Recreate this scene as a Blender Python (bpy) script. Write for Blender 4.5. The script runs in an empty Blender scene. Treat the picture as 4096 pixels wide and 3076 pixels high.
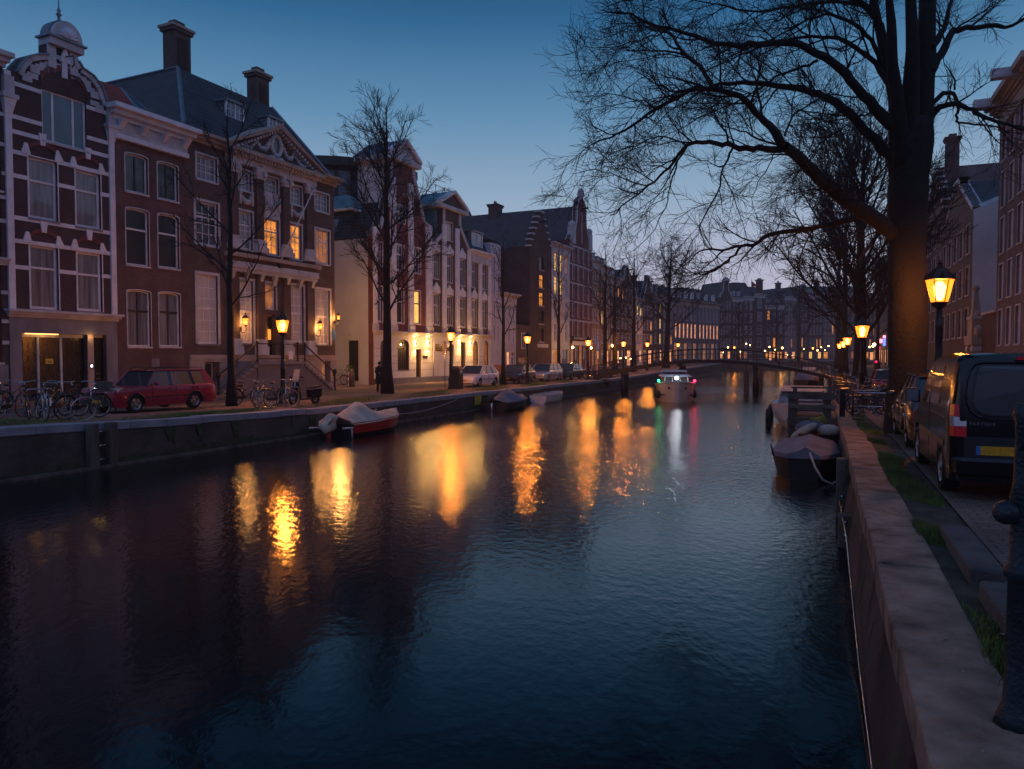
import bpy, bmesh, math, random
from math import radians, sin, cos, tan, pi, atan2, sqrt
from mathutils import Vector, Matrix
from mathutils.geometry import tessellate_polygon
S = bpy.context.scene
COL = S.collection
# ------------------------------------------------------------------ camera
YAW = radians(22.6); EYE = 2.0; FPX = 3000.0
PITCH = math.atan(108 / FPX)
cd = bpy.data.cameras.new('camera'); cam = bpy.data.objects.new('camera', cd); COL.objects.link(cam)
cd.sensor_width = 36; cd.lens = 36 * FPX / 4096; cd.clip_end = 3000; cd.clip_start = 0.05
cam.location = (0, 0, EYE); cam.rotation_euler = (pi / 2 - PITCH, 0, YAW)
S.camera = cam
# ------------------------------------------------------------------ sky
def lin(r, g, b):
    f = lambda c: (c / 255 / 12.92) if c / 255 <= .04045 else ((c / 255 + .055) / 1.055) ** 2.4
    return (f(r), f(g), f(b), 1)
W = bpy.data.worlds.new('World'); S.world = W; W.use_nodes = True
nt = W.node_tree; nt.nodes.clear(); N = nt.nodes.new; L = nt.links.new
out = N('ShaderNodeOutputWorld'); bg = N('ShaderNodeBackground'); L(bg.outputs[0], out.inputs[0])
tc = N('ShaderNodeTexCoord'); sp = N('ShaderNodeSeparateXYZ'); L(tc.outputs['Generated'], sp.inputs[0])
rp = N('ShaderNodeValToRGB'); L(sp.outputs['Z'], rp.inputs[0])
stops = [(0.0, (168, 150, 166)), (.05, (162, 155, 172)), (.11, (149, 151, 169)), (.2, (118, 138, 158)),
         (.3, (76, 112, 141)), (.4, (34, 79, 114)), (.48, (18, 44, 72)), (1, (9, 24, 46))]
el = rp.color_ramp.elements
el[0].position = stops[0][0]; el[0].color = lin(*stops[0][1]); el[1].position = 1; el[1].color = lin(*stops[-1][1])
for p, c in stops[1:-1]:
    e = el.new(p); e.color = lin(*c)
nk = N('ShaderNodeTexSky'); nk.sky_type = 'NISHITA'; nk.sun_disc = False
nk.sun_elevation = radians(-3.5); nk.sun_rotation = radians(-10)
sc = N('ShaderNodeMixRGB'); sc.blend_type = 'ADD'; sc.inputs[0].default_value = .02
L(rp.outputs[0], sc.inputs[1]); L(nk.outputs[0], sc.inputs[2])
# unseen sky behind the view, its colour and brightness shaped to light the fronts
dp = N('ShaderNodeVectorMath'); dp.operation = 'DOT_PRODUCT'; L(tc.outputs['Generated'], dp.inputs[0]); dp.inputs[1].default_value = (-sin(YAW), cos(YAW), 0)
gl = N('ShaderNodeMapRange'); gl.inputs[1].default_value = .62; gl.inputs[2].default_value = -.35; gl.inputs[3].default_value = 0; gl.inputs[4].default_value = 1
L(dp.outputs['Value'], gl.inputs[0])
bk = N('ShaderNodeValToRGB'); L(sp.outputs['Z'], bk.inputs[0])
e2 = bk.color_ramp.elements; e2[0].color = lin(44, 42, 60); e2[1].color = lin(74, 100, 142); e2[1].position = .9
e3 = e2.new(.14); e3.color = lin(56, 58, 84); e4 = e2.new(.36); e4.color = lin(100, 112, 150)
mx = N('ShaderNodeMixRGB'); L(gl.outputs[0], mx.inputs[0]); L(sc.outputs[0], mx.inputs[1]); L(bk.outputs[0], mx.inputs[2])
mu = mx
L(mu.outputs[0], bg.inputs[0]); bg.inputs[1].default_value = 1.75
S.view_settings.view_transform = 'Standard'; S.view_settings.look = 'None'
S.view_settings.exposure = 0; S.view_settings.gamma = 1
S.render.engine = 'CYCLES'
# ------------------------------------------------------------------ pixel -> world
_R = Matrix.Rotation(YAW, 3, 'Z') @ Matrix.Rotation(pi / 2 - PITCH, 3, 'X')
C0 = Vector((0, 0, EYE))
def ray(u, v): return _R @ Vector(((u - 2048) / FPX, -(v - 1538) / FPX, -1))
def gz(u, v, z): d = ray(u, v); return C0 + d * ((z - EYE) / d.z)
def gx(u, v, x): d = ray(u, v); return C0 + d * (x / d.x)
FW = Vector((-sin(YAW), cos(YAW), 0)); RT = Vector((cos(YAW), sin(YAW), 0))
def gd(u, v, Z): d = ray(u, v); return C0 + d * (Z / d.dot(FW))
def interp(t, pts):
    if t <= pts[0][0]: return pts[0][1]
    for (a, x), (b, y) in zip(pts, pts[1:]):
        if t <= b: return x + (y - x) * (t - a) / (b - a)
    return pts[-1][1]
def zl(y): return interp(y, [(0, .42), (12, .31), (17, .14), (25, 0), (70, 0), (150, 1.0)])
def zr(y): return interp(y, [(0, .2), (18, .2), (32, -.2), (80, -.2), (150, .6)])
WZ = -1.0
HAZE = .0009
# ------------------------------------------------------------------ materials
def _new(name):
    m = bpy.data.materials.new(name); m.use_nodes = True
    nt = m.node_tree; b = nt.nodes['Principled BSDF']; return m, nt, b
def _noise(nt, scale, detail=4, coord='Object', stretch=None):
    t = nt.nodes.new('ShaderNodeTexCoord'); n = nt.nodes.new('ShaderNodeTexNoise')
    n.inputs['Scale'].default_value = scale; n.inputs['Detail'].default_value = detail
    if stretch:
        mp = nt.nodes.new('ShaderNodeMapping'); mp.inputs['Scale'].default_value = stretch
        nt.links.new(t.outputs[coord], mp.inputs[0]); nt.links.new(mp.outputs[0], n.inputs[0])
    else: nt.links.new(t.outputs[coord], n.inputs[0])
    return n
def _vary(nt, b, col, amt, n):
    r = nt.nodes.new('ShaderNodeMapRange'); r.inputs[1].default_value = .3; r.inputs[2].default_value = .7
    r.inputs[3].default_value = 1 - amt; r.inputs[4].default_value = 1 + amt
    nt.links.new(n.outputs[0], r.inputs[0])
    m = nt.nodes.new('ShaderNodeVectorMath'); m.operation = 'SCALE'
    if isinstance(col, tuple): m.inputs[0].default_value = col[:3]
    else: nt.links.new(col, m.inputs[0])
    nt.links.new(r.outputs[0], m.inputs[3]); nt.links.new(m.outputs[0], b.inputs['Base Color'])
def mat(name, col, rough=.6, metal=0, scale=3, amt=.25, bump=0, bscale=None, coat=0, stretch=None):
    m, nt, b = _new(name)
    b.inputs['Roughness'].default_value = rough; b.inputs['Metallic'].default_value = metal
    b.inputs['Coat Weight'].default_value = coat
    n = _noise(nt, scale, stretch=stretch); _vary(nt, b, col, amt, n)
    if bump:
        n2 = _noise(nt, bscale or scale * 6, 5); bp = nt.nodes.new('ShaderNodeBump'); bp.inputs['Strength'].default_value = bump
        bp.inputs['Distance'].default_value = .05
        nt.links.new(n2.outputs[0], bp.inputs['Height']); nt.links.new(bp.outputs[0], b.inputs['Normal'])
    return m
def brick(name, c1, c2, mortar, bw=.24, rh=.075, plane='xz', amt=.3, msize=.012):
    m, nt, b = _new(name); b.inputs['Roughness'].default_value = .85
    t = nt.nodes.new('ShaderNodeTexCoord'); s = nt.nodes.new('ShaderNodeSeparateXYZ'); nt.links.new(t.outputs['Object'], s.inputs[0])
    cmb = nt.nodes.new('ShaderNodeCombineXYZ')
    if plane == 'xz':
        ad = nt.nodes.new('ShaderNodeMath'); nt.links.new(s.outputs[0], ad.inputs[0]); nt.links.new(s.outputs[1], ad.inputs[1])
        nt.links.new(ad.outputs[0], cmb.inputs[0]); nt.links.new(s.outputs[2], cmb.inputs[1])
    else:
        nt.links.new(s.outputs[0], cmb.inputs[0]); nt.links.new(s.outputs[1], cmb.inputs[1])
    br = nt.nodes.new('ShaderNodeTexBrick'); nt.links.new(cmb.outputs[0], br.inputs[0])
    br.inputs['Color1'].default_value = (*c1, 1); br.inputs['Color2'].default_value = (*c2, 1); br.inputs['Mortar'].default_value = (*mortar, 1)
    br.inputs['Scale'].default_value = 1; br.inputs['Mortar Size'].default_value = msize; br.inputs['Brick Width'].default_value = bw; br.inputs['Row Height'].default_value = rh
    n = _noise(nt, .9, 6); _vary(nt, b, br.outputs[0], amt, n)
    bp = nt.nodes.new('ShaderNodeBump'); bp.inputs['Strength'].default_value = .4; bp.inputs['Distance'].default_value = .01
    nt.links.new(br.outputs['Fac'], bp.inputs['Height']); bp.invert = True; nt.links.new(bp.outputs[0], b.inputs['Normal'])
    return m
def tiles(name, c, period=.3, axis='X', rough=.6):
    m, nt, b = _new(name); b.inputs['Roughness'].default_value = rough
    t = nt.nodes.new('ShaderNodeTexCoord'); w = nt.nodes.new('ShaderNodeTexWave')
    w.bands_direction = axis; w.inputs['Scale'].default_value = 2 * pi / 20 / period; w.inputs['Distortion'].default_value = .3
    w.inputs['Detail'].default_value = 1
    nt.links.new(t.outputs['Object'], w.inputs[0])
    n = _noise(nt, 1.5, 6); _vary(nt, b, c, .35, n)
    bp = nt.nodes.new('ShaderNodeBump'); bp.inputs['Strength'].default_value = .9; bp.inputs['Distance'].default_value = .06
    nt.links.new(w.outputs[1], bp.inputs['Height']); nt.links.new(bp.outputs[0], b.inputs['Normal'])
    return m
def emis(name, col, st, amt=0, scale=2, base=None, stretch=None):
    m, nt, b = _new(name)
    b.inputs['Base Color'].default_value = (*(base or col)[:3], 1); b.inputs['Roughness'].default_value = .3
    b.inputs['Emission Strength'].default_value = st
    if amt:
        n = _noise(nt, scale, 3, stretch=stretch); r = nt.nodes.new('ShaderNodeMapRange'); r.inputs[1].default_value = .35; r.inputs[2].default_value = .65
        r.inputs[3].default_value = 1 - amt; r.inputs[4].default_value = 1 + amt * .5
        nt.links.new(n.outputs[0], r.inputs[0]); v = nt.nodes.new('ShaderNodeVectorMath'); v.operation = 'SCALE'
        v.inputs[0].default_value = col[:3]; nt.links.new(r.outputs[0], v.inputs[3]); nt.links.new(v.outputs[0], b.inputs['Emission Color'])
    else: b.inputs['Emission Color'].default_value = (*col[:3], 1)
    return m
def glass(name, col, rough=.04, amt=.5, scale=1.5, stretch=(1, 1, .25), spec=.8):
    m, nt, b = _new(name); b.inputs['Roughness'].default_value = .5; b.inputs['Coat Weight'].default_value = 1; b.inputs['Coat Roughness'].default_value = rough
    b.inputs['Coat IOR'].default_value = 1.6
    _vary(nt, b, col, amt, _noise(nt, scale, 3, stretch=stretch))
    n = _noise(nt, .8, 2); bp = nt.nodes.new('ShaderNodeBump'); bp.inputs['Strength'].default_value = .06; bp.inputs['Distance'].default_value = .1
    nt.links.new(n.outputs[0], bp.inputs['Height']); nt.links.new(bp.outputs[0], b.inputs['Coat Normal'])
    return m
M = {}
M['white'] = mat('white_paint', (.66, .68, .75), .55, scale=2, amt=.14, bump=.15)
M['offwhite'] = mat('weathered_white_stone', (.46, .47, .51), .7, scale=1.6, amt=.22, bump=.25)
M['stucco'] = mat('white_stucco', (.58, .59, .62), .8, scale=.5, amt=.14, bump=.25, bscale=18)
M['bluestucco'] = mat('grey_blue_stucco', (.42, .46, .55), .8, scale=.7, amt=.12, bump=.15)
M['darkstucco'] = mat('dark_grey_stucco', (.14, .13, .15), .8, scale=.7, amt=.2, bump=.15)
M['sand'] = mat('sandstone', (.36, .30, .26), .8, scale=1.2, amt=.2, bump=.3)
M['bluestone'] = mat('blue_grey_stone', (.16, .17, .21), .6, scale=1.3, amt=.3, bump=.2, stretch=(1, 1, .4))
M['brickdark'] = brick('dark_purple_brick', (.055, .026, .03), (.085, .036, .034), (.06, .05, .05))
M['brickred'] = brick('red_brown_brick', (.095, .044, .042), (.13, .06, .054), (.10, .075, .072))
M['brickbrown'] = brick('brown_grey_brick', (.08, .05, .042), (.115, .068, .056), (.09, .07, .062))
M['brickcrimson'] = brick('crimson_brick', (.14, .034, .034), (.19, .048, .042), (.12, .055, .055))
M['bricktan'] = brick('tan_brick', (.24, .15, .09), (.30, .19, .11), (.22, .17, .12))
M['brickpurple'] = brick('mauve_brick', (.16, .11, .12), (.21, .14, .14), (.17, .14, .14))
M['slate'] = tiles('dark_slate', (.032, .042, .05), .28, 'Z')
M['pan'] = tiles('dark_pantiles', (.055, .05, .055), .25, 'Y')
M['panx'] = tiles('dark_pantile_courses', (.05, .048, .052), .25, 'X')
M['redtile'] = tiles('red_pantiles', (.28, .045, .03), .25, 'X')
M['lead'] = mat('lead_sheet', (.16, .21, .25), .45, .3, scale=2, amt=.3)
M['copper'] = mat('blue_green_copper', (.10, .27, .33), .5, .2, scale=2, amt=.3)
M['darkwood'] = mat('black_green_door_paint', (.012, .016, .016), .25, scale=3, amt=.3)
M['frame_dark'] = mat('dark_frame_paint', (.02, .022, .025), .4, scale=3)
M['iron'] = mat('black_iron', (.018, .018, .02), .4, .4, scale=6, amt=.3)
M['iron_blue'] = mat('blue_grey_iron', (.025, .037, .047), .45, .3, scale=8, amt=.35, bump=.3)
M['steel'] = mat('bright_steel', (.5, .52, .55), .25, 1, scale=6, amt=.15)
M['bark'] = mat('tree_bark', (.011, .009, .008), .95, scale=3, amt=.45, bump=1, bscale=9, stretch=(1, 1, .2))
M['twig'] = mat('twig_bark', (.024, .018, .018), .95, scale=3, amt=.25)
M['cap'] = mat('canal_coping_stone', (.25, .16, .115), .85, scale=2.6, amt=.62, bump=1, bscale=11)
M['capblue'] = mat('blue_grey_coping_stone', (.24, .26, .30), .8, scale=1.5, amt=.25, bump=.4)
M['quay'] = brick('mossy_quay_brick', (.06, .04, .036), (.085, .055, .048), (.05, .05, .04), amt=.55)
M['paving'] = brick('clinker_paving', (.17, .11, .085), (.23, .145, .105), (.09, .07, .06), .22, .11, 'xy', .35)
M['asphalt'] = mat('asphalt', (.06, .055, .055), .8, scale=1.5, amt=.3, bump=.5, bscale=60)
M['soil'] = mat('soil', (.06, .05, .035), .95, scale=4, amt=.5, bump=.8)
M['grass'] = mat('grass_blades', (.11, .15, .03), .8, scale=2, amt=.5)
M['concrete'] = mat('concrete_block', (.09, .08, .075), .85, scale=3, amt=.3, bump=.6, bscale=25)
M['wood'] = mat('weathered_timber', (.10, .078, .065), .85, scale=3, amt=.5, bump=.7, bscale=14, stretch=(1, 1, .2))
M['woodlight'] = mat('pale_timber', (.19, .14, .11), .85, scale=3, amt=.4, bump=.5, stretch=(.3, 1, 1))
M['g_dark'] = glass('dark_window_glass', (.012, .016, .02, 1))
M['g_blue'] = glass('blue_tinted_window_glass', (.05, .12, .16, 1), amt=.3)
M['g_curtain'] = glass('curtained_window_glass', (.15, .165, .19, 1), amt=.6, scale=5, stretch=(1.4, 1, .08))
M['g_curtainlit'] = emis('warm_curtained_glass', (1, .60, .52), .05, .35, 5, base=(.38, .34, .34), stretch=(1.5, 1, .1))
M['g_lit'] = emis('lit_window_glass', (1, .33, .04), .95, .55, 1.6, base=(.3, .15, .05))
M['g_lityellow'] = emis('bright_yellow_window', (1, .56, .12), 1.2, .25, 1.2, base=(.3, .2, .05))
M['g_litdim'] = emis('dim_lit_glass', (1, .34, .10), .3, .5, 1.8, base=(.2, .1, .06))
M['g_litpink'] = emis('pinkish_lit_glass', (1, .38, .15), 1.2, .45, 1.5, base=(.3, .15, .1))
M['rubber'] = mat('tyre_rubber', (.015, .015, .016), .85, amt=.2)
M['rim'] = mat('wheel_rim', (.35, .35, .37), .35, .8, amt=.1)
M['red'] = mat('red_car_paint', (.28, .004, .03), .3, .1, scale=1, amt=.08, coat=.8)
M['silver'] = mat('silver_car_paint', (.48, .48, .52), .3, .5, scale=1, amt=.06, coat=.8)
M['whitecar'] = mat('white_car_paint', (.62, .62, .66), .3, .1, scale=1, amt=.06, coat=.8)
M['navy'] = mat('navy_car_paint', (.015, .02, .045), .25, .2, scale=1, amt=.1, coat=1)
M['greencar'] = mat('dark_green_car_paint', (.015, .04, .04), .25, .2, scale=1, amt=.1, coat=1)
M['blackcar'] = mat('black_car_paint', (.006, .006, .008), .14, 0, scale=1, amt=.1, coat=0)
M['bronze'] = mat('dark_bronze_car_paint', (.03, .02, .018), .25, .3, scale=1, amt=.1, coat=1)
M['carglass'] = glass('car_window_glass', (.008, .011, .014, 1), amt=.2)
M['plastic'] = mat('black_plastic', (.016, .016, .018), .5, amt=.15)
M['lamp_clear'] = mat('clear_lamp_lens', (.55, .52, .48), .15, .3, amt=.2, scale=20, coat=1)
M['lamp_red'] = mat('red_lamp_lens', (.75, .004, .012), .3, 0, amt=.2, scale=20, coat=.4)
M['lamp_orange'] = mat('orange_lamp_lens', (.6, .16, .01), .2, 0, amt=.2, scale=20, coat=1)
M['plate'] = mat('yellow_plate', (.62, .30, .01), .5, scale=30, amt=.25)
M['sack'] = mat('olive_yellow_sack', (.26, .22, .03), .8, scale=5, amt=.4, bump=.8)
M['algae'] = mat('dark_algae', (.018, .026, .012), .6, scale=4, amt=.6, bump=.6)
M['yellow'] = mat('yellow_sign', (.6, .48, .03), .6, scale=6, amt=.2)
M['bluesign'] = mat('blue_sign', (.03, .16, .42), .5, amt=.1)
M['whitesign'] = mat('white_enamel', (.75, .75, .75), .4, amt=.05)
M['redsign'] = mat('red_enamel', (.5, .02, .03), .5, amt=.1)
M['tarp'] = mat('cream_tarpaulin', (.52, .43, .34), .8, scale=2.2, amt=.25, bump=.6, bscale=5)
M['tarpgrey'] = mat('grey_tarpaulin', (.15, .15, .19), .75, scale=2.2, amt=.3, bump=.6, bscale=5)
M['hullred'] = mat('red_hull_paint', (.48, .03, .02), .35, scale=2, amt=.2)
M['hulldark'] = mat('dark_hull_paint', (.014, .013, .014), .45, scale=2, amt=.3)
M['hullcream'] = mat('cream_hull_paint', (.58, .48, .40), .45, scale=1.5, amt=.12)
M['hullwhite'] = mat('white_hull_paint', (.55, .55, .58), .45, scale=1.5, amt=.2)
M['rope'] = mat('mooring_rope', (.42, .37, .35), .9, scale=40, amt=.3)
M['bikered'] = mat('red_bicycle_paint', (.35, .03, .05), .35, amt=.2)
M['bikeblack'] = mat('black_bicycle_paint', (.018, .018, .02), .3, amt=.2)
M['bikesilver'] = mat('silver_bicycle_paint', (.4, .42, .45), .3, .8, amt=.2)
M['leather'] = mat('dark_saddle', (.03, .02, .016), .5, amt=.3)
M['coat'] = mat('black_overcoat', (.012, .012, .014), .9, amt=.3)
M['skin'] = mat('skin', (.42, .26, .2), .6, amt=.1)
M['orangebox'] = mat('orange_brown_panel', (.32, .11, .045), .7, amt=.3)
M['moss'] = mat('moss_green', (.035, .055, .015), .9, scale=5, amt=.6, bump=.8)
M['flag'] = mat('red_flag', (.5, .02, .04), .8, amt=.1)
M['crown'] = mat('dark_leaves', (.03, .04, .02), .8, amt=.4)
# water
def water():
    m, nt, b = _new('canal_water')
    b.inputs['Base Color'].default_value = (.006, .008, .010, 1); b.inputs['Roughness'].default_value = .065; b.inputs["IOR"].default_value = 1.42
    t = nt.nodes.new('ShaderNodeTexCoord')
    def layer(sx, sy, rot, scale, detail):
        mr_ = nt.nodes.new('ShaderNodeMapping'); mr_.inputs['Rotation'].default_value = (0, 0, radians(rot)); mp = nt.nodes.new('ShaderNodeMapping'); mp.inputs['Scale'].default_value = (sx, sy, 1)
        nt.links.new(t.outputs['Object'], mr_.inputs[0]); nt.links.new(mr_.outputs[0], mp.inputs[0]); n = nt.nodes.new('ShaderNodeTexNoise'); n.inputs['Scale'].default_value = scale; n.inputs['Detail'].default_value = detail
        nt.links.new(mp.outputs[0], n.inputs[0]); return n
    a = layer(1.75, 1.15, -32, 4.6, 6); c = layer(.5, 1.1, -14, .8, 2); mask = layer(.3, .6, 0, .16, 2)
    mr = nt.nodes.new('ShaderNodeMapRange'); mr.inputs[1].default_value = .35; mr.inputs[2].default_value = .65; mr.inputs[3].default_value = .45; mr.inputs[4].default_value = 1.0
    nt.links.new(mask.outputs[0], mr.inputs[0])
    b1 = nt.nodes.new('ShaderNodeBump'); b1.inputs['Distance'].default_value = WAVE_A
    nt.links.new(a.outputs[0], b1.inputs['Height']); spz = nt.nodes.new('ShaderNodeSeparateXYZ'); nt.links.new(t.outputs['Object'], spz.inputs[0])
    sh = nt.nodes.new('ShaderNodeMapRange'); sh.inputs[1].default_value = 6; sh.inputs[2].default_value = 27; sh.inputs[3].default_value = .22; sh.inputs[4].default_value = 1
    nt.links.new(spz.outputs[1], sh.inputs[0]); ml = nt.nodes.new('ShaderNodeMath'); ml.operation = 'MULTIPLY'; nt.links.new(mr.outputs[0], ml.inputs[0]); nt.links.new(sh.outputs[0], ml.inputs[1])
    nt.links.new(ml.outputs[0], b1.inputs['Strength'])
    b2 = nt.nodes.new('ShaderNodeBump'); b2.inputs['Distance'].default_value = WAVE_B; b2.inputs['Strength'].default_value = 1
    nt.links.new(c.outputs[0], b2.inputs['Height']); nt.links.new(b1.outputs[0], b2.inputs['Normal'])
    nt.links.new(b2.outputs[0], b.inputs['Normal'])
    return m
WAVE_A = .034; WAVE_B = .004
M['water'] = water()
def panes_mat(name, col, st, fac):
    m = bpy.data.materials.new(name); m.use_nodes = True; nt = m.node_tree; nt.nodes.clear()
    o = nt.nodes.new('ShaderNodeOutputMaterial'); mx = nt.nodes.new('ShaderNodeMixShader'); tr = nt.nodes.new('ShaderNodeBsdfTransparent'); e = nt.nodes.new('ShaderNodeEmission')
    e.inputs[0].default_value = col; e.inputs[1].default_value = st; mx.inputs[0].default_value = fac
    nt.links.new(tr.outputs[0], mx.inputs[1]); nt.links.new(e.outputs[0], mx.inputs[2]); nt.links.new(mx.outputs[0], o.inputs[0]); return m
M['pane_lit'] = panes_mat('lit_lantern_glass', (1, .17, .008, 1), 7, .36); M['bulb'] = panes_mat('glowing_lamp_bulb', (1, .38, .07, 1), 26, .42)
M['bulbs'] = emis('small_glowing_bulb', (1, .62, .2), 14)
M['e_green'] = emis('green_navigation_lamp', (.03, 1, .35), 6)
M['e_red'] = emis('red_navigation_lamp', (1, .02, .08), 9)
M['e_white'] = emis('white_cabin_lamp', (.85, .9, 1), 16)
M['e_neonblue'] = emis('blue_neon', (.12, .2, 1), 3, .8, 8)
M['e_neonpink'] = emis('pink_neon', (1, .25, .3), 3)
M['e_neonred'] = emis('red_neon', (1, .02, .12), 2)
M['e_amber'] = emis('amber_shop_light', (1, .45, .12), 5)
# ------------------------------------------------------------------ mesh builder
class MB:
    def __init__(s): s.v = []; s.f = []; s.m = []; s.mats = []; s.sm = []
    def mi(s, m):
        m = M[m] if isinstance(m, str) else m
        if m not in s.mats: s.mats.append(m)
        return s.mats.index(m)
    def face(s, pts, m, smooth=False):
        i = len(s.v); s.v += [tuple(p) for p in pts]; s.f.append(tuple(range(i, i + len(pts)))); s.m.append(s.mi(m)); s.sm.append(smooth)
    def idx(s, verts, faces, m, smooth=False):
        i = len(s.v); s.v += [tuple(p) for p in verts]; k = s.mi(m)
        for f in faces: s.f.append(tuple(i + a for a in f)); s.m.append(k); s.sm.append(smooth)
    def box(s, x0, x1, y0, y1, z0, z1, m, taper=None):
        if x0 > x1: x0, x1 = x1, x0
        if y0 > y1: y0, y1 = y1, y0
        if z0 > z1: z0, z1 = z1, z0
        v = [(x0, y0, z0), (x1, y0, z0), (x1, y1, z0), (x0, y1, z0), (x0, y0, z1), (x1, y0, z1), (x1, y1, z1), (x0, y1, z1)]
        s.idx(v, [(0, 3, 2, 1), (4, 5, 6, 7), (0, 1, 5, 4), (1, 2, 6, 5), (2, 3, 7, 6), (3, 0, 4, 7)], m); return s
    def hexa(s, b, t, m):
        s.idx(list(b) + list(t), [(0, 3, 2, 1), (4, 5, 6, 7), (0, 1, 5, 4), (1, 2, 6, 5), (2, 3, 7, 6), (3, 0, 4, 7)], m); return s
    def tube(s, pts, r, m, n=6, cap=True, smooth=True):
        pts = [Vector(p) for p in pts]; rs = r if isinstance(r, (list, tuple)) else [r] * len(pts)
        rings = []; prev = None
        for i, p in enumerate(pts):
            d = (pts[min(i + 1, len(pts) - 1)] - pts[max(i - 1, 0)])
            if d.length < 1e-9: d = Vector((0, 0, 1))
            d.normalize()
            if prev is None:
                a = d.cross(Vector((0, 0, 1)))
                if a.length < .1: a = d.cross(Vector((0, 1, 0)))
                a.normalize()
            else:
                a = prev - d * prev.dot(d)
                if a.length < 1e-6: a = d.orthogonal()
                a.normalize()
            prev = a; b = d.cross(a)
            rings.append([p + (a * cos(2 * pi * k / n) + b * sin(2 * pi * k / n)) * rs[i] for k in range(n)])
        v = [q for rg in rings for q in rg]; f = []
        for i in range(len(rings) - 1):
            for k in range(n): f.append((i * n + k, i * n + (k + 1) % n, (i + 1) * n + (k + 1) % n, (i + 1) * n + k))
        if cap: f.append(tuple(range(n - 1, -1, -1))); f.append(tuple((len(rings) - 1) * n + k for k in range(n)))
        s.idx(v, f, m, smooth); return s
    def bar(s, p, q, w, m): return s.tube([p, q], w * .707, m, 4, True, False)
    def lathe(s, prof, m, n=12, c=(0, 0, 0), smooth=True, rot=0):
        v = []; f = []
        for r, z in prof:
            for k in range(n):
                a = 2 * pi * k / n + rot; v.append((c[0] + r * cos(a), c[1] + r * sin(a), c[2] + z))
        for i in range(len(prof) - 1):
            for k in range(n): f.append((i * n + k, i * n + (k + 1) % n, (i + 1) * n + (k + 1) % n, (i + 1) * n + k))
        f.append(tuple(range(n - 1, -1, -1))); f.append(tuple((len(prof) - 1) * n + k for k in range(n)))
        s.idx(v, f, m, smooth); return s
    def sheet(s, outer, holes, y, m, flip=False):      # polygon in local XZ at depth y
        loops = [[Vector((a, z, 0)) for a, z in outer]] + [[Vector((a, z, 0)) for a, z in h] for h in holes]
        tris = tessellate_polygon(loops); fl = [p for lp in loops for p in lp]
        v = [(p.x, y, p.y) for p in fl]; s.idx(v, [tuple(t) for t in tris], m); return s
    def strip(s, loop, y0, y1, m):
        n = len(loop)
        for i in range(n):
            a, b = loop[i], loop[(i + 1) % n]
            s.face([(a[0], y0, a[1]), (b[0], y0, b[1]), (b[0], y1, b[1]), (a[0], y1, a[1])], m)
        return s
    def prism(s, loop, y0, y1, m, holes=()):
        s.sheet(loop, holes, y0, m); s.sheet(loop, holes, y1, m); s.strip(loop, y0, y1, m)
        for h in holes: s.strip(h, y0, y1, m)
        return s
    def ball(s, c, r, m, n=10, sc=(1, 1, 1)):
        prof = [(max(.001, sin(pi * i / n)), -cos(pi * i / n)) for i in range(n + 1)]
        v = []; f = []; k2 = n * 2
        for a, z in prof:
            for k in range(k2): t = 2 * pi * k / k2; v.append((c[0] + r * a * cos(t) * sc[0], c[1] + r * a * sin(t) * sc[1], c[2] + r * z * sc[2]))
        for i in range(n):
            for k in range(k2): f.append((i * k2 + k, i * k2 + (k + 1) % k2, (i + 1) * k2 + (k + 1) % k2, (i + 1) * k2 + k))
        s.idx(v, f, m, True); return s
    def build(s, name, parent=None, kind=None, loc=None, recalc=True):
        me = bpy.data.meshes.new(name); me.from_pydata(s.v, [], s.f)
        for m in s.mats: me.materials.append(m)
        me.polygons.foreach_set('material_index', s.m); me.polygons.foreach_set('use_smooth', s.sm)
        if recalc:
            bm = bmesh.new(); bm.from_mesh(me); bmesh.ops.recalc_face_normals(bm, faces=bm.faces); bm.to_mesh(me); bm.free()
        me.update()
        o = bpy.data.objects.new(name, me); COL.objects.link(o)
        if parent: o.parent = parent
        if kind: o['kind'] = kind
        if loc is not None: o.location = loc
        return o
def tag(o, label=None, cat=None, group=None, kind=None):
    if label: o['label'] = label
    if cat: o['category'] = cat
    if group: o['group'] = group
    if kind: o['kind'] = kind
    return o
def thing(name, label, cat, loc=(0, 0, 0), rz=0, group=None):
    o = bpy.data.objects.new(name, None); COL.objects.link(o); o.location = loc; o.rotation_euler = (0, 0, rz)
    o.empty_display_size = .2
    return tag(o, label, cat, group)
def kids(o): return list(o.children)
def dup(o, loc=None, rz=None, label=None, group=None, parent=None):
    c = o.copy(); COL.objects.link(c)
    if parent is not None: c.parent = parent
    if loc is not None: c.location = loc
    if rz is not None: c.rotation_euler = (c.rotation_euler.x, c.rotation_euler.y, rz)
    if label: c['label'] = label
    if group: c['group'] = group
    for k in kids(o): dup(k, parent=c)
    return c
def swapmat(o, a, b):
    for k in [o] + kids(o):
        if k.type == 'MESH' and any(m == M[a] for m in k.data.materials):
            k.data = k.data.copy()
            for i, m in enumerate(k.data.materials):
                if m == M[a]: k.data.materials[i] = M[b]
        if k is not o: swapmat(k, a, b)
def plight(parent, loc, power, col=(1, .5, .14), r=.08, typ='POINT', rot=None, size=None):
    l = bpy.data.lights.new('light', typ); l.energy = power; l.color = col; l.shadow_soft_size = r
    if typ == 'SPOT': l.spot_size = size; l.spot_blend = .7
    o = bpy.data.objects.new('light', l); COL.objects.link(o); o.parent = parent; o.location = loc
    if rot: o.rotation_euler = rot
    return o
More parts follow.
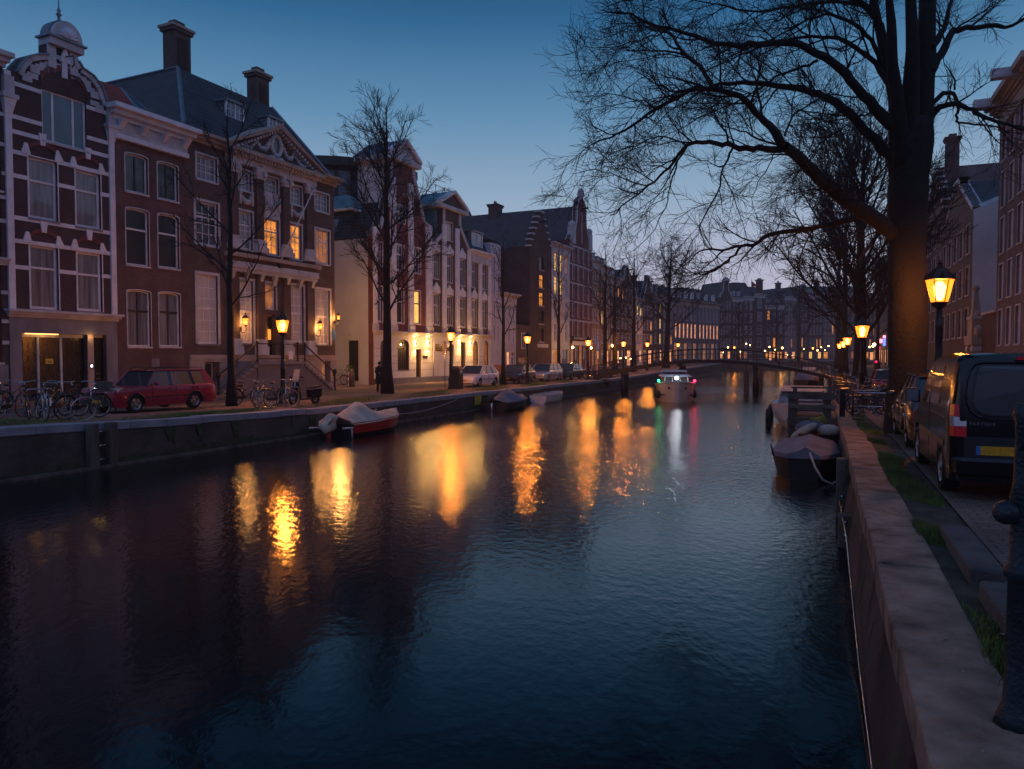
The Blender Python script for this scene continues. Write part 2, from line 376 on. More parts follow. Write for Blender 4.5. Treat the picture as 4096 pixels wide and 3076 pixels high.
# ================================================================== the setting
def strip_xy(name, x0, x1, y0, y1, zf, m, step=4, dz=0, kind='structure', thick=None, nx=1):
    mb = MB(); n = max(1, int((y1 - y0) / step)); V = []; F = []
    for i in range(n + 1):
        y = y0 + (y1 - y0) * i / n
        for j in range(nx + 1): V.append((x0 + (x1 - x0) * j / nx, y, zf(y) + dz))
    for i in range(n):
        for j in range(nx): a = i * (nx + 1) + j; F.append((a, a + 1, a + nx + 2, a + nx + 1))
    mb.idx(V, F, m)
    if thick:
        for i in range(n):
            ya, yb = y0 + (y1 - y0) * i / n, y0 + (y1 - y0) * (i + 1) / n
            za, zb = zf(ya) + dz, zf(yb) + dz
            for x in (x0, x1): mb.face([(x, ya, za), (x, yb, zb), (x, yb, zb - thick), (x, ya, za - thick)], m)
        for y in (y0, y1): z = zf(y) + dz; mb.face([(x0, y, z), (x1, y, z), (x1, y, z - thick), (x0, y, z - thick)], m)
    return mb.build(name, kind=kind, recalc=False)
LX = -18.3; RX = .45
g = MB(); g.face([(-900, -900, -2.4), (900, -900, -2.4), (900, 1500, -2.4), (-900, 1500, -2.4)], 'soil'); g.build('ground', kind='structure')
w = MB(); w.face([(LX - .3, -14, WZ), (RX + .1, -14, WZ), (RX + .1, 150, WZ), (LX - .3, 150, WZ)], 'water')
w.face([(LX - .3, 150, WZ), (RX + .1, 150, WZ), (120, 270, WZ), (20, 270, WZ)], 'water'); w.build('water', kind='structure')
# streets
strip_xy('left_street', -60, LX - .55, -10, 160, zl, 'paving')
strip_xy('left_carriageway', -27.6, -24.2, -10, 150, zl, 'asphalt', dz=.006)
strip_xy('left_pavement', -31.5, -27.8, -10, 34, zl, 'paving', dz=.12, thick=.12)
strip_xy('right_street', 1.45, 60, -10, 160, zr, 'paving')
strip_xy('verge', .95, 1.45, -10, 150, zr, 'soil', dz=-.02)
# far land closing the canal behind the bend
def farpt(u, Z): p = gd(u, 1430, Z); return p.x, p.y
fl = MB()
pa = (LX - .55, 150); pb = farpt(2885, 186); pc = farpt(3420, 196)
poly = [(-120, 150), pa, pb, pc, (pc[0] + 60, pc[1] - 20), (160, 420), (-160, 420)]
fl.face([(x, y, 1.0) for x, y in poly], 'paving'); fl.build('far_street', kind='structure')
fq = MB()
for a, b in ((pa, pb), (pb, pc), (pc, (pc[0] + 60, pc[1] - 20))):
    fq.face([(a[0], a[1], 1.0), (b[0], b[1], 1.0), (b[0], b[1], -2), (a[0], a[1], -2)], 'quay')
tag(fq.build('quay_wall', recalc=False), 'distant brick quay wall closing off the canal beyond the footbridge', 'quay wall')
# left quay wall: battered brick, coping stones
def qwall(name, x, zf, y0, y1, sgn, label, batter=.12, brickm='quay', capm='capblue', capw=.55, caph=.22, stone=1.35):
    t = thing(name, label, 'quay wall', (x, 0, 0))
    mb = MB(); n = int((y1 - y0) / 3)
    for i in range(n):
        a, b = y0 + (y1 - y0) * i / n, y0 + (y1 - y0) * (i + 1) / n
        mb.face([(-sgn * .04, a, zf(a) - caph), (-sgn * .04, b, zf(b) - caph), (sgn * batter, b, -1.9), (sgn * batter, a, -1.9)], brickm)
    mb.build('brick_face', t, recalc=False)
    cp = MB(); y = y0; random.seed(4)
    while y < y1:
        e = y + stone * random.uniform(.85, 1.15); za, zb = zf(y), zf(e); j = random.uniform(-.008, .008)
        x0, x1 = (0 + j, -sgn * capw)
        k = .02 if capm == 'cap' else .012; dzc = random.uniform(-.012, .012); za += dzc; zb = zb + dzc if False else zb + dzc
        cp.hexa([(x0, y + k, za - caph), (x1, y + k, za - caph), (x1, e, zb - caph), (x0, e, zb - caph)],
                [(x0, y + k, za), (x1, y + k, za), (x1, e, zb), (x0, e, zb)], capm); y = e
    o = cp.build('coping', t)
    bv = o.modifiers.new('b', 'BEVEL'); bv.width = .02; bv.segments = 2
    return t
ql = qwall('quay_wall', LX, zl, -12, 150, 1, 'long left quay wall of mossy dark brick under pale coping stones')
qr = qwall('quay_wall', RX, zr, -6, 150, -1, 'right quay wall of dark brick topped by broad sandy coping stones', batter=.22, capm='cap', capw=.5, caph=.25, stone=1.9)
# waterline timber sill along left wall, moss streaks
mb = MB(); mb.box(.1, .32, -12, 150, -1.15, -.93, 'wood'); mb.build('waterline_beam', ql)
random.seed(14)
for q_, sg, y1_ in ((ql, 1, 150), (qr, -1, 60)):
    mb = MB(); y = -5
    while y < y1_:
        e = y + random.uniform(.5, 1.6); hh = random.uniform(.12, .34)
        a_ = .13 if sg > 0 else .06; mb.face([(sg * (a_ + .03), y, -1.1), (sg * (a_ + .03), e, -1.1), (sg * (a_ - .02), e, -1 + hh * random.uniform(.7, 1.2)), (sg * (a_ - .02), y, -1 + hh)], 'algae'); y = e
    mb.build('algae_band', q_, recalc=False)
mb = MB(); random.seed(9)
for i in range(46):
    y = random.uniform(10, 90); h = random.uniform(.2, .75); wd = random.uniform(.05, .22); z = zl(y) - .23
    mb.face([(.03, y - wd, z), (.03, y + wd, z), (.06, y + wd * .3, z - h), (.06, y - wd * .5, z - h)], 'moss')
mb.build('moss_streaks', ql, recalc=False)
mb = MB(); random.seed(10)
for i in range(24):
    y = 3 + i * 1.7 + random.uniform(-.4, .4); h = random.uniform(.3, .9); wd = random.uniform(.03, .1)
    mb.face([(-.06, y - wd, zr(y) - .3), (-.06, y + wd, zr(y) - .3), (-.13, y + wd * .5, zr(y) - .3 - h), (-.13, y - wd * .4, zr(y) - .3 - h)], 'moss')
mb.build('moss_streaks', qr, recalc=False)
# hanging cable on the right wall
mb = MB(); pts = [(.3, 15.5, -.7), (.3, 10.6, -.35), (.32, 8.9, -.62), (.34, 7.6, -.85), (.36, 6, -.95), (.37, 3, -.97)]
mb.tube(pts, .012, 'steel', 5); tag(mb.build('cable', loc=None), 'thin pale cable hanging down along the right quay wall', 'cable')
# grass: real blades on strips
def grass_patch(name, pts_fn, count, hmin, hmax, m='grass', seed=1):
    random.seed(seed); mb = MB(); V = []; F = []
    for i in range(count):
        x, y, z, k = pts_fn(); a = random.uniform(0, pi * 2); h = random.uniform(hmin, hmax) * k; wd = random.uniform(.004, .009)
        dx, dy = cos(a) * wd, sin(a) * wd; lx, ly = random.uniform(-.5, .5) * h, random.uniform(-.5, .5) * h
        j = len(V); V += [(x - dx, y - dy, z), (x + dx, y + dy, z), (x + lx, y + ly, z + h)]; F.append((j, j + 1, j + 2))
    mb.idx(V, F, m); o = mb.build(name, kind='stuff', recalc=False); return o
def gp_right():
    while True:
        y = random.uniform(3.5, 40) if random.random() < .4 else random.uniform(5, 18); x = random.uniform(.9, 1.45)
        dens = max(0, sin(y * 1.3 + sin(y * .7) * 2 + x * 3))
        edge = 1 - abs(x - (1.08 + .1 * sin(y * 1.3))) / .22
        if random.random() < dens * max(0, edge) ** .6: return x, y, zr(y) - .02, .5 + random.random() * dens
tag(grass_patch('grass', gp_right, 45000, .02, .08), 'short green grass along the verge beside the right coping', 'grass')
def gp_left():
    while True:
        y = random.uniform(12, 60); x = random.uniform(LX - 3.2, LX - .5)
        if 14 < y < 24: x = random.uniform(LX - 1.6, LX - .5)
        d = .5 + .5 * sin(y * .8 + x * 1.7)
        if random.random() < d * (1 if y < 30 else .6): return x, y, zl(y), .6 + .6 * random.random()
tag(grass_patch('grass', gp_left, 24000, .04, .12, seed=5), 'thin grass between the paving along the left quay', 'grass')
# small litter / leaves on right coping
random.seed(77)
lv = MB()
for i in range(420):
    y = random.uniform(2.5, 30); x = random.uniform(.5, 2.2); z = zr(y) + (.004 if x < .95 else .01); s = random.uniform(.008, .022); a = random.uniform(0, 6)
    lv.face([(x + cos(a) * s, y + sin(a) * s, z), (x - sin(a) * s, y + cos(a) * s * .6, z + .006), (x - cos(a) * s, y - sin(a) * s, z), (x + sin(a) * s, y - cos(a) * s * .6, z + .004)], random.choice(['concrete', 'tarp', 'woodlight', 'wood']))
tag(lv.build('litter', recalc=False), 'scattered dead leaves and litter on the right coping', 'litter', kind='stuff')
# vertical fender timbers and kerb blocks on the right quay
def post_fender(u, v, label, h0, h1, y=None, w=.2):
    pass
kb = []
for (y0, y1, lb) in ((6.9, 8.6, 'weathered concrete kerb block beside the coping, farther of the two'), (4.9, 6.55, 'weathered concrete kerb block nearest the camera')):
    mb = MB(); mb.box(1.1, 1.36, y0, y1, .1, .32, 'concrete'); o = mb.build('kerb_block'); bv = o.modifiers.new('b', 'BEVEL'); bv.width = .03; bv.segments = 3
    tag(o, lb, 'kerb block', 'concrete kerb blocks on the right quay')
random.seed(3)
tfa = []
for y, top in ((13.0, -.5), (15.4, .1)):
    mb = MB(); mb.box(.24, .45, y - .14, y + .14, -2, top, 'wood')
    for z in (-.6, -.8): mb.ball((.34, y - .15, z), .03, 'steel', 5)
    o = mb.build('fender_timber'); bv = o.modifiers.new('b', 'BEVEL'); bv.width = .02; bv.segments = 2; tfa.append(o)
tag(tfa[0], 'nearer bolted fender timber standing against the right quay wall', 'fender timber', 'fender timbers on the right quay wall')
tag(tfa[1], 'farther bolted fender timber against the right quay wall by the covered boat', 'fender timber', 'fender timbers on the right quay wall')
# ================================================================== facades
class Row:                                   # vertical plane of a row of fronts, in plan
    def __init__(s, p, d): s.p = Vector((p[0], p[1], 0)); s.d = Vector((d[0], d[1], 0)).normalized(); s.n = Vector((-s.d.y, s.d.x, 0))
    def at(s, u, v=1430):
        r = ray(u, v); t = (s.p - C0).dot(s.n) / r.dot(s.n); return C0 + r * t
class House:
    def __init__(s, row, u0, u1, label, cat='house', group=None, zb=0.0, name='house', off=0, u_v=1430):
        s.row = row if not off else Row(row.p - row.n * off, row.d)
        p0, p1 = s.row.at(u0, u_v), s.row.at(u1, u_v); s.w = (p1 - p0).dot(s.row.d); s.zb = zb
        s.o = Vector((p0.x, p0.y, zb)); s.t = thing(name, label, cat, s.o, atan2(s.row.d.y, s.row.d.x), group)
        s.holes = []; s.wins = []
    def hit(s, u, v, y=0):                   # pixel -> local (a, z) on the plane y behind the front
        r = ray(u, v); p0 = s.row.p + s.row.n * y; t = (p0 - C0).dot(s.row.n) / r.dot(s.row.n); p = C0 + r * t
        return (p - s.o).dot(s.row.d), p.z - s.zb
    def pt(s, u, v, y=0): a, z = s.hit(u, v, y); return (a, z)
    def win(s, u0, u1, vt, vb, **k):
        a0, z1 = s.hit(u0, vt); a1 = s.hit(u1, vt)[0]; z0 = s.hit(u0, vb)[1]
        return s.winl(a0, a1, z0, z1, **k)
    def winl(s, a0, a1, z0, z1, rise=0, **k):
        if rise:
            n = 8; mid = (a0 + a1) / 2; hw = (a1 - a0) / 2
            pts = [(a0, z0), (a1, z0)] + [(mid + hw * cos(pi * i / n), z1 - rise + rise * sin(pi * i / n)) for i in range(n + 1)]
        else: pts = [(a0, z0), (a1, z0), (a1, z1), (a0, z1)]
        s.holes.append(pts); s.wins.append((pts, (a0, a1, z0, z1, rise), k)); return (a0, a1, z0, z1)
    def wall(s, outline, m, depth=10, name='wall', reveal=.16, y=0, revm=None):
        mb = MB(); mb.sheet(outline, s.holes, y, m); mb.strip(outline, y, depth, m); mb.sheet(outline, [], depth, m)
        for h in s.holes: mb.strip(h, y, y + reveal + .06, revm or m)
        s.wallobj = mb.build(name, s.t, recalc=False); s.flush(); return s.wallobj
    def flush(s):
        for pts, (a0, a1, z0, z1, rise), k in s.wins: s._win(pts, a0, a1, z0, z1, rise, **k)
        s.holes = []; s.wins = []
    def _win(s, pts, a0, a1, z0, z1, rise, frame='white', pane='g_dark', nx=1, nz=1, fw=.07, rec=.1, sill='offwhite', case=None, name='window', split=None, bars=None, bw=.03, vs=None, sash=None):
        mb = MB(); ca, cz = (a0 + a1) / 2, (z0 + z1) / 2; w, h = a1 - a0, z1 - z0
        fx, fz = (w - 2 * fw) / w, (h - 2 * fw) / h
        ins = [(ca + (a - ca) * fx, cz + (z - cz) * fz) for a, z in pts]; n = len(pts)
        def ring(P, Q, y, m, y2=None):
            for i in range(n):
                j = (i + 1) % n; mb.face([(P[i][0], y, P[i][1]), (P[j][0], y, P[j][1]), (Q[j][0], y, Q[j][1]), (Q[i][0], y, Q[i][1])], m)
                if y2 is not None: mb.face([(Q[i][0], y, Q[i][1]), (Q[j][0], y, Q[j][1]), (Q[j][0], y2, Q[j][1]), (Q[i][0], y2, Q[i][1])], m)
        ring(pts, ins, rec, frame, rec + .06)
        ix0, ix1, iz0, iz1 = a0 + fw, a1 - fw, z0 + fw, z1 - fw
        bm_ = bars or frame
        xs = vs if vs else [i / nx for i in range(1, nx)]
        for f in xs: x = ix0 + (ix1 - ix0) * f; mb.box(x - bw / 2, x + bw / 2, rec + .012, rec + .05, iz0, iz1 - rise * .3, bm_)
        for i in range(1, nz): z = iz0 + (iz1 - iz0) * i / nz; mb.box(ix0, ix1, rec + .015, rec + .052, z - bw / 2, z + bw / 2, bm_)
        if split: z = iz0 + (iz1 - iz0) * split; mb.box(ix0, ix1, rec - .01, rec + .056, z - .045, z + .045, sash or frame)
        if sill: mb.box(a0 - .06, a1 + .06, -.07, rec - .002, z0 - .09, z0 - .003, sill)
        if case:
            cw, cm = case; ex, ez = (w + 2 * cw) / w, (h + 2 * cw) / h
            E = [(ca + (a - ca) * ex, cz + (z - cz) * ez) for a, z in pts]
            E = [(a, max(z, z0 + .001)) for a, z in E]
            ring(E, pts, -.035, cm)
            for i in range(n):
                j = (i + 1) % n; mb.face([(E[i][0], -.035, E[i][1]), (E[j][0], -.035, E[j][1]), (E[j][0], .01, E[j][1]), (E[i][0], .01, E[i][1])], cm)
        f = mb.build(name, s.t, recalc=False)
        pm = MB(); pm.sheet(ins, [], rec + .045, pane); pm.build('pane', f, recalc=False)
        return f
    def part(s, name, parent=None, **k):
        mb = MB(); mb._n = name; mb._p = parent or s.t; return mb
    def bands(s, zs, h, m, spans, a0=0, a1=None, y=-.03):       # stone bands broken by openings
        a1 = a1 if a1 is not None else s.w
        for z in zs:
            mb = MB()
            cuts = sorted((x0 - .0, x1 + .0) for x0, x1, z0, z1 in spans if z0 - .05 < z < z1 + .05); x = a0
            for c0, c1 in cuts:
                if c0 > x: mb.box(x, c0, y, .01, z - h / 2, z + h / 2, m)
                x = max(x, c1)
            if x < a1: mb.box(x, a1, y, .01, z - h / 2, z + h / 2, m)
            mb.build('stone_band', s.t)
def cornice(mb, a0, a1, z, h, m, out=.45, steps=3, yb=.02):
    for i in range(steps):
        f = (i + 1) / steps; mb.box(a0 - out * f * .5, a1 + out * f * .5, -out * f, yb, z + h * i / steps, z + h * (i + 1) / steps - (0 if i == steps - 1 else .0), m)
def build(mb, name, parent): return mb.build(name, parent)

ROW1 = Row((-30.6, 20), (.0428, 1)); ROW2 = Row((-30.2, 46), (.0428, 1))
# ------------------------------------------------------------------ house 0 : left edge, banded brick
h = House(ROW1, -420, 38, 'brick house with white stone bands cut off by the left edge', 'house')
b0 = h.w
sp = []
for ua, ub, vt, vb, pn in ((-110, 2, 880, 1020, 'g_curtain'), (-110, 2, 1120, 1450, 'g_dark'), (-110, 2, 560, 740, 'g_blue')):
    sp.append(h.win(ua, ub, vt, vb, pane=pn, nx=2, split=.65))
for da in (2.2, 4.6):
    for z0, z1 in ((1.6, 4.6), (6.6, 8.2), (9.3, 11.1)): sp.append(h.winl(b0 - da - 1.6, b0 - da - .5, z0, z1, pane='g_dark', nx=2, split=.65))
zt = h.hit(20, 275)[1]
h.wall([(0, 0), (b0, 0), (b0, zt), (0, zt)], 'brickdark')
h.bands([h.hit(20, v)[1] for v in (380, 460, 580, 695, 790, 885, 1170, 1285, 1370)], .15, 'offwhite', sp)
mb = MB(); cornice(mb, 0, b0 - .05, zt, .55, 'offwhite', .5); mb.build('cornice', h.t); mb = MB(); cornice(mb, 0, b0 - .05, h.hit(20, 1062)[1], .3, 'offwhite', .2); mb.build('cornice', h.t)
mb = MB(); mb.box(0, b0 - .1, -.08, .01, 0, h.hit(20, 1460)[1], 'bluestone'); mb.build('plinth', h.t)
mb = MB(); mb.box(0, b0, .5, 9.5, zt + .55, zt + .7, 'lead'); mb.build('roof', h.t)

# ------------------------------------------------------------------ house 1 : tall banded neck gable over dark garage doors
h = House(ROW1, 38, 468, 'tall dark brick house with white bands, curly neck gable and black garage doors')
P = lambda u, v: h.pt(u, v); w = h.w
wins = []
big = h.win(165, 343, 350, 558, pane='g_blue', vs=[.24, .74], fw=.09, bw=.1); wins.append(big)
for (u0, u1, vt, vb, sp_) in ((111, 226, 622, 868, .63), (300, 399, 675, 903, .66), (117, 230, 976, 1234, .66), (306, 405, 1003, 1242, .63)):
    wins.append(h.win(u0, u1, vt, vb, pane='g_curtain', split=sp_, fw=.11, bars='frame_dark', sill='bluestone', case=(.05, 'white')))
# ground floor openings
g0, gz1 = P(84, 1331); g1 = P(347, 1331)[0]; d0 = P(371, 1342)[0]; d1 = P(423, 1342)[0]
h.holes.append([(g0, .02), (g1, .02), (g1, gz1), (g0, gz1)]); h.holes.append([(d0, .02), (d1, .02), (d1, gz1), (d0, gz1)])
# gable outline, left to right
sh = P(50, 290)[1]
gl_ = [(60, 287), (76, 255), (108, 222), (146, 214), (172, 214), (187, 217), (187, 198)]
gr_ = [(306, 198), (309, 244), (325, 271), (369, 303), (401, 347), (420, 401), (428, 420)]
outl = [(0, 0), (w, 0), (w, P(455, 470)[1])] + [P(*q) for q in reversed(gr_)] + [P(*q) for q in reversed(gl_)] + [(0, P(45, 290)[1])]
zneck = P(187, 198)[1]; zn2 = P(306, 198)[1]; zn = (zneck + zn2) / 2
outl = [(a, (zn if abs(z - zneck) < .01 or abs(z - zn2) < .01 else z)) for a, z in outl]
h.wall(outl, 'brickdark', .55)
mb = MB(); mb.box(.02, w - .02, .55, 11, 0, sh - 1.8, 'brickdark')
zr_ = P(240, 215)[1]; c = w / 2
mb.build('rear_wall', h.t)
mb = MB(); mb.idx([(0, .5, sh - 1.8), (w, .5, sh - 1.8), (w, 11, sh - 1.8), (0, 11, sh - 1.8), (c, .5, sh + 1.1), (c, 11, sh + 1.1)], [(0, 4, 5, 3), (1, 2, 5, 4), (0, 1, 4), (2, 3, 5)], 'slate'); mb.build('roof', h.t)
# white coping along the gable edge (thick lead-topped band, proud)
mb = MB()
def coping_band(mb, pts, tw, m, y0=-.12, y1=.7, inward=None):
    for a, b in zip(pts, pts[1:]):
        A = Vector((a[0], 0, a[1])); B = Vector((b[0], 0, b[1])); d = (B - A); n = Vector((d.z, 0, -d.x)).normalized() * tw
        if inward is not None and n.dot(Vector((inward[0], 0, inward[1])) - A) < 0: n = -n
        mb.hexa([(A.x, y0, A.z), (B.x, y0, B.z), (B.x, y1, B.z), (A.x, y1, A.z)], [(A.x + n.x, y0, A.z + n.z), (B.x + n.x, y0, B.z + n.z), (B.x + n.x, y1, B.z + n.z), (A.x + n.x, y1, A.z + n.z)], m)
cc = (c, P(240, 350)[1])
for qq in ([P(*q) for q in gl_[:6]], [P(*q) for q in gr_[1:]]): mb = MB(); coping_band(mb, qq, .26, 'offwhite', inward=cc); coping_band(mb, qq, -.06, 'lead', -.2, .8, inward=cc); mb.build('gable_coping', h.t)
# stepped stone blocks inside the curve
mb = MB()
for q in gl_[1:5] + gr_[2:6]:
    a, z = P(*q); sgn = 1 if a < c else -1
    mb.box(a + sgn * .1, a + sgn * .5, -.05, .01, z - .62, z - .3, 'offwhite'); mb.box(a + sgn * .3, a + sgn * .75, -.048, .01, z - .42, z - .2, 'offwhite')
mb.build('stepped_stones', h.t)
# dome cap
mb = MB(); aL = P(186, 137)[0]; aR = P(322, 183)[0]; za = zn + .02
mb.box(aL, aR, -.25, .55, za, za + .3, 'offwhite'); mb.box(aL - .1, aR + .1, -.33, .62, za + .3, za + .38, 'lead')
ca = (aL + aR) / 2; rr = (aR - aL) / 2 - .1; nh = P(244, 86)[1] - za - .4
arc = [(ca + rr * cos(pi * i / 14), za + .38 + nh * sin(pi * i / 14)) for i in range(15)]
arc2 = [(ca + rr * .78 * cos(pi * i / 14), za + .38 + nh * .8 * sin(pi * i / 14)) for i in range(15)]
mb.prism(arc, -.3, -.05, 'offwhite'); mb.prism(arc2, -.31, -.2, 'offwhite')
arc3 = [(ca + (rr + .07) * cos(pi * i / 14), za + .38 + (nh + .07) * sin(pi * i / 14)) for i in range(15)]
mb.prism(arc3, -.05, .5, 'lead')
for i in range(9):
    t = pi * (i + .5) / 9; mb.tube([(ca, -.33, za + .42), (ca + rr * .62 * cos(t), -.33, za + .4 + nh * .62 * sin(t))], [.03, .07], 'white', 5)
mb.build('segmental_pediment', h.t)
mb = MB(); mb.lathe([(.16, 0), (.07, .2), (.06, .35), (.13, .42), (.05, .52), (.09, .62), (.03, .7), (.012, 1.15)], 'lead', 8, (ca, .3, za + .36 + nh)); mb.build('finial', h.t)
# neck pilasters, hoist stone
mb = MB(); nz0 = P(187, 217)[1]
for a in (P(187, 200)[0], P(306, 200)[0] - .36): mb.box(a, a + .36, -.08, .01, nz0 - .5, zn, 'offwhite')
mb.hexa([(ca - .25, -.1, nz0 - .1), (ca + .25, -.1, nz0 - .1), (ca + .25, .01, nz0 - .1), (ca - .25, .01, nz0 - .1)], [(ca - .05, -.1, nz0 + .5), (ca + .05, -.1, nz0 + .5), (ca + .05, .01, nz0 + .5), (ca - .05, .01, nz0 + .5)], 'white')
mb.box(P(187, 200)[0], P(306, 200)[0], -.05, .01, nz0 - .05, nz0 + .12, 'offwhite')
mb.tube([(ca, -.1, nz0 + .15), (ca, -.6, nz0 + .1), (ca, -.65, nz0 - .25), (ca, -.5, nz0 - .35)], .03, 'iron', 6)
mb.build('hoist_stone', h.t)
zc = P(54, 1262)[1]
# corner pilasters with corbels
for a, z in ((.13, P(45, 400)[1]), (w - .13, P(455, 520)[1])):
    mb = MB(); mb.box(a - .13, a + .13, -.1, .01, zc, sh if a < 1 else P(455, 470)[1], 'white')
    mb.box(a - .32, a + .32, -.3, .01, z, z + .18, 'offwhite'); mb.hexa([(a - .14, -.12, z - .6), (a + .14, -.12, z - .6), (a + .14, .01, z - .6), (a - .14, .01, z - .6)], [(a - .26, -.26, z), (a + .26, -.26, z), (a + .26, .01, z), (a - .26, .01, z)], 'white')
    mb.box(a - .2, a + .2, -.2, .3, z + .18, z + .9, 'offwhite'); mb.build('corner_pilaster', h.t)
h.bands([P(45, v)[1] for v in (330, 463, 523, 604, 699, 867, 960, 1065, 1243)], .17, 'white', wins, .26, w - .26)
# arch stones over windows
for (a0, a1, z0, z1) in wins[1:]:
    mb = MB()
    for a, t in ((a0 - .1, -1), (a1 + .1, 1)):
        mb.hexa([(a - .2, -.06, z1 + .05), (a + .2, -.06, z1 + .05), (a + .2, .01, z1 + .05), (a - .2, .01, z1 + .05)], [(a - .1 - t * .05, -.06, z1 + .5), (a + .02 - t * .05, -.06, z1 + .5), (a + .02 - t * .05, .01, z1 + .5), (a - .1 - t * .05, .01, z1 + .5)], 'white')
    m_ = (a0 + a1) / 2
    mb.hexa([(m_ - .1, -.07, z1 + .55), (m_ + .1, -.07, z1 + .55), (m_ + .1, .01, z1 + .55), (m_ - .1, .01, z1 + .55)], [(m_ - .16, -.07, z1 + 1.05), (m_ + .16, -.07, z1 + 1.05), (m_ + .16, .01, z1 + 1.05), (m_ - .16, .01, z1 + 1.05)], 'white')
    n = 8; ri = (a1 - a0) / 2 * 1.08; pr = [(m_ + ri * cos(pi * i / n), z1 + .04 + .5 * sin(pi * i / n)) for i in range(n + 1)]
    for p_, q_ in zip(pr, pr[1:]): mb.hexa([(p_[0], -.05, p_[1]), (q_[0], -.05, q_[1]), (q_[0], .01, q_[1]), (p_[0], .01, p_[1])], [(p_[0], -.05, p_[1] + .2), (q_[0], -.05, q_[1] + .2), (q_[0], .01, q_[1] + .2), (p_[0], .01, p_[1] + .2)], 'brickcrimson')
    mb.build('window_arch', h.t)
mb = MB(); a0, a1, z0, z1 = big; m_ = (a0 + a1) / 2; ri = (a1 - a0) / 2 * 1.05; n = 12
pr = [(m_ + ri * cos(pi * i / n), z1 + .08 + .85 * sin(pi * i / n)) for i in range(n + 1)]
for p_, q_ in zip(pr, pr[1:]): mb.hexa([(p_[0], -.05, p_[1]), (q_[0], -.05, q_[1]), (q_[0], .01, q_[1]), (p_[0], .01, p_[1])], [(p_[0], -.05, p_[1] + .28), (q_[0], -.05, q_[1] + .28), (q_[0], .01, q_[1] + .28), (p_[0], .01, p_[1] + .28)], 'brickcrimson')
mb.box(m_ - .12, m_ + .12, -.08, .01, z1 + .7, z1 + 1.5, 'white')
mb.build('window_arch', h.t)
mb = MB(); cornice(mb, 0, w, zc - .05, .32, 'offwhite', .35); mb.build('cornice', h.t)
# stone surround of ground floor (three vertical slabs and lintel)
mb = MB(); mb.box(0, w, -.05, .01, gz1, zc - .05, 'bluestone')
for a, b in ((0, g0), (g1, d0), (d1, w)): mb.box(a, b, -.055, .01, 0, gz1, 'bluestone' if a != g1 else 'sand')
mb.build('stone_surround', h.t)
mb = MB(); mb.box(g0, g1, .28, .34, .02, gz1, 'darkwood')
for i in range(13): x = g0 + (g1 - g0) * i / 13; mb.box(x, x + .02, .265, .3, .02, gz1 - .3, 'frame_dark')
for u in (165, 257): a = P(u, 1400)[0]; mb.box(a - .045, a + .045, .2, .34, .02, gz1 - .12, 'offwhite')
mb.box(g0, g1, .18, .34, gz1 - .16, gz1 - .003, 'offwhite'); dr = mb.build('garage_door', h.t)
mb = MB(); ax, zx = P(212, 1445); mb.box(ax - .17, ax + .17, .24, .262, zx - .11, zx + .11, 'yellow'); mb.box(ax - .1, ax + .1, .235, .241, zx - .02, zx + .01, 'frame_dark'); mb.box(ax - .03, ax + .12, .236, .24, zx - .06, zx - .035, 'frame_dark'); mb.build('sign', dr)
mb = MB(); mb.box(d0, d1, .28, .34, .02, gz1, 'darkwood'); mb.box(d0 + .3, d0 + .55, .26, .29, 1.0, 1.05, 'steel'); mb.box(d0 + .3, d0 + .55, .26, .29, 1.25, 1.29, 'steel'); mb.box(d0, d1, .18, .34, gz1 - .12, gz1 - .003, 'offwhite'); mb.build('door', h.t)
mb = MB(); ax, zx = P(361, 1462); mb.box(ax - .06, ax + .06, -.1, -.05, zx - .12, zx + .12, 'e_white' if False else 'steel'); mb.box(ax - .03, ax + .03, -.112, -.1, zx - .06, zx + .02, 'e_white'); mb.build('doorbell_panel', h.t)
# soffit lights over the garage
mb = MB(); mb.box(g0 + .2, g0 + 1.6, .02, .08, gz1 - .04, gz1 - .01, 'e_amber'); o = mb.build('soffit_lamp', h.t)
plight(o, (g0 + 1, .0, gz1 - .15), 1.2, r=.1); plight(o, (g1 + .1, -.25, gz1 - .1), 3.5, r=.05)
H1 = h

# ------------------------------------------------------------------ house 2 : red brick, white cornice
h = House(ROW1, 468, 757, 'narrow red brown brick house with a heavy white cornice')
P = h.pt; w = h.w
cz = P(482, 434)[1]; c2 = P(470, 545)[1]
for u0, u1, vt, vb in ((499, 588, 606, 760), (628, 709, 642, 790)): h.win(u0, u1, vt, vb, pane='g_dark', frame='white', bars='frame_dark', nx=2, bw=.08, case=(.05, 'offwhite'), rise=.1)
for u0, u1, vt, vb in ((501, 592, 826, 1055), (630, 713, 850, 1066)): h.win(u0, u1, vt, vb, pane='g_dark', frame='white', split=.64, sash='white', bars='frame_dark', nx=1, case=(.05, 'offwhite'), rise=.1)
for u0, u1, vt, vb in ((507, 600, 1157, 1385), (634, 718, 1166, 1385)): h.win(u0, u1, vt, vb, pane='g_curtain', frame='white', split=.64, sash='frame_dark', bars='frame_dark', nx=2, bw=.07, case=(.05, 'offwhite'), rise=.1)
for u0, u1 in ((510, 600), (640, 722)): h.win(u0, u1, 1473, 1530, pane='g_dark', frame='sand', rise=.2)
h.wall([(0, 0), (w, 0), (w, cz - .2), (0, cz - .2)], 'brickred', 9)
mb = MB(); mb.box(.02, w - .02, -.14, .01, c2, cz - .6, 'offwhite'); mb.box(0, w, -.22, .01, c2 - .12, c2 + .1, 'white'); cornice(mb, 0, w, cz - .6, .62, 'white', .75)
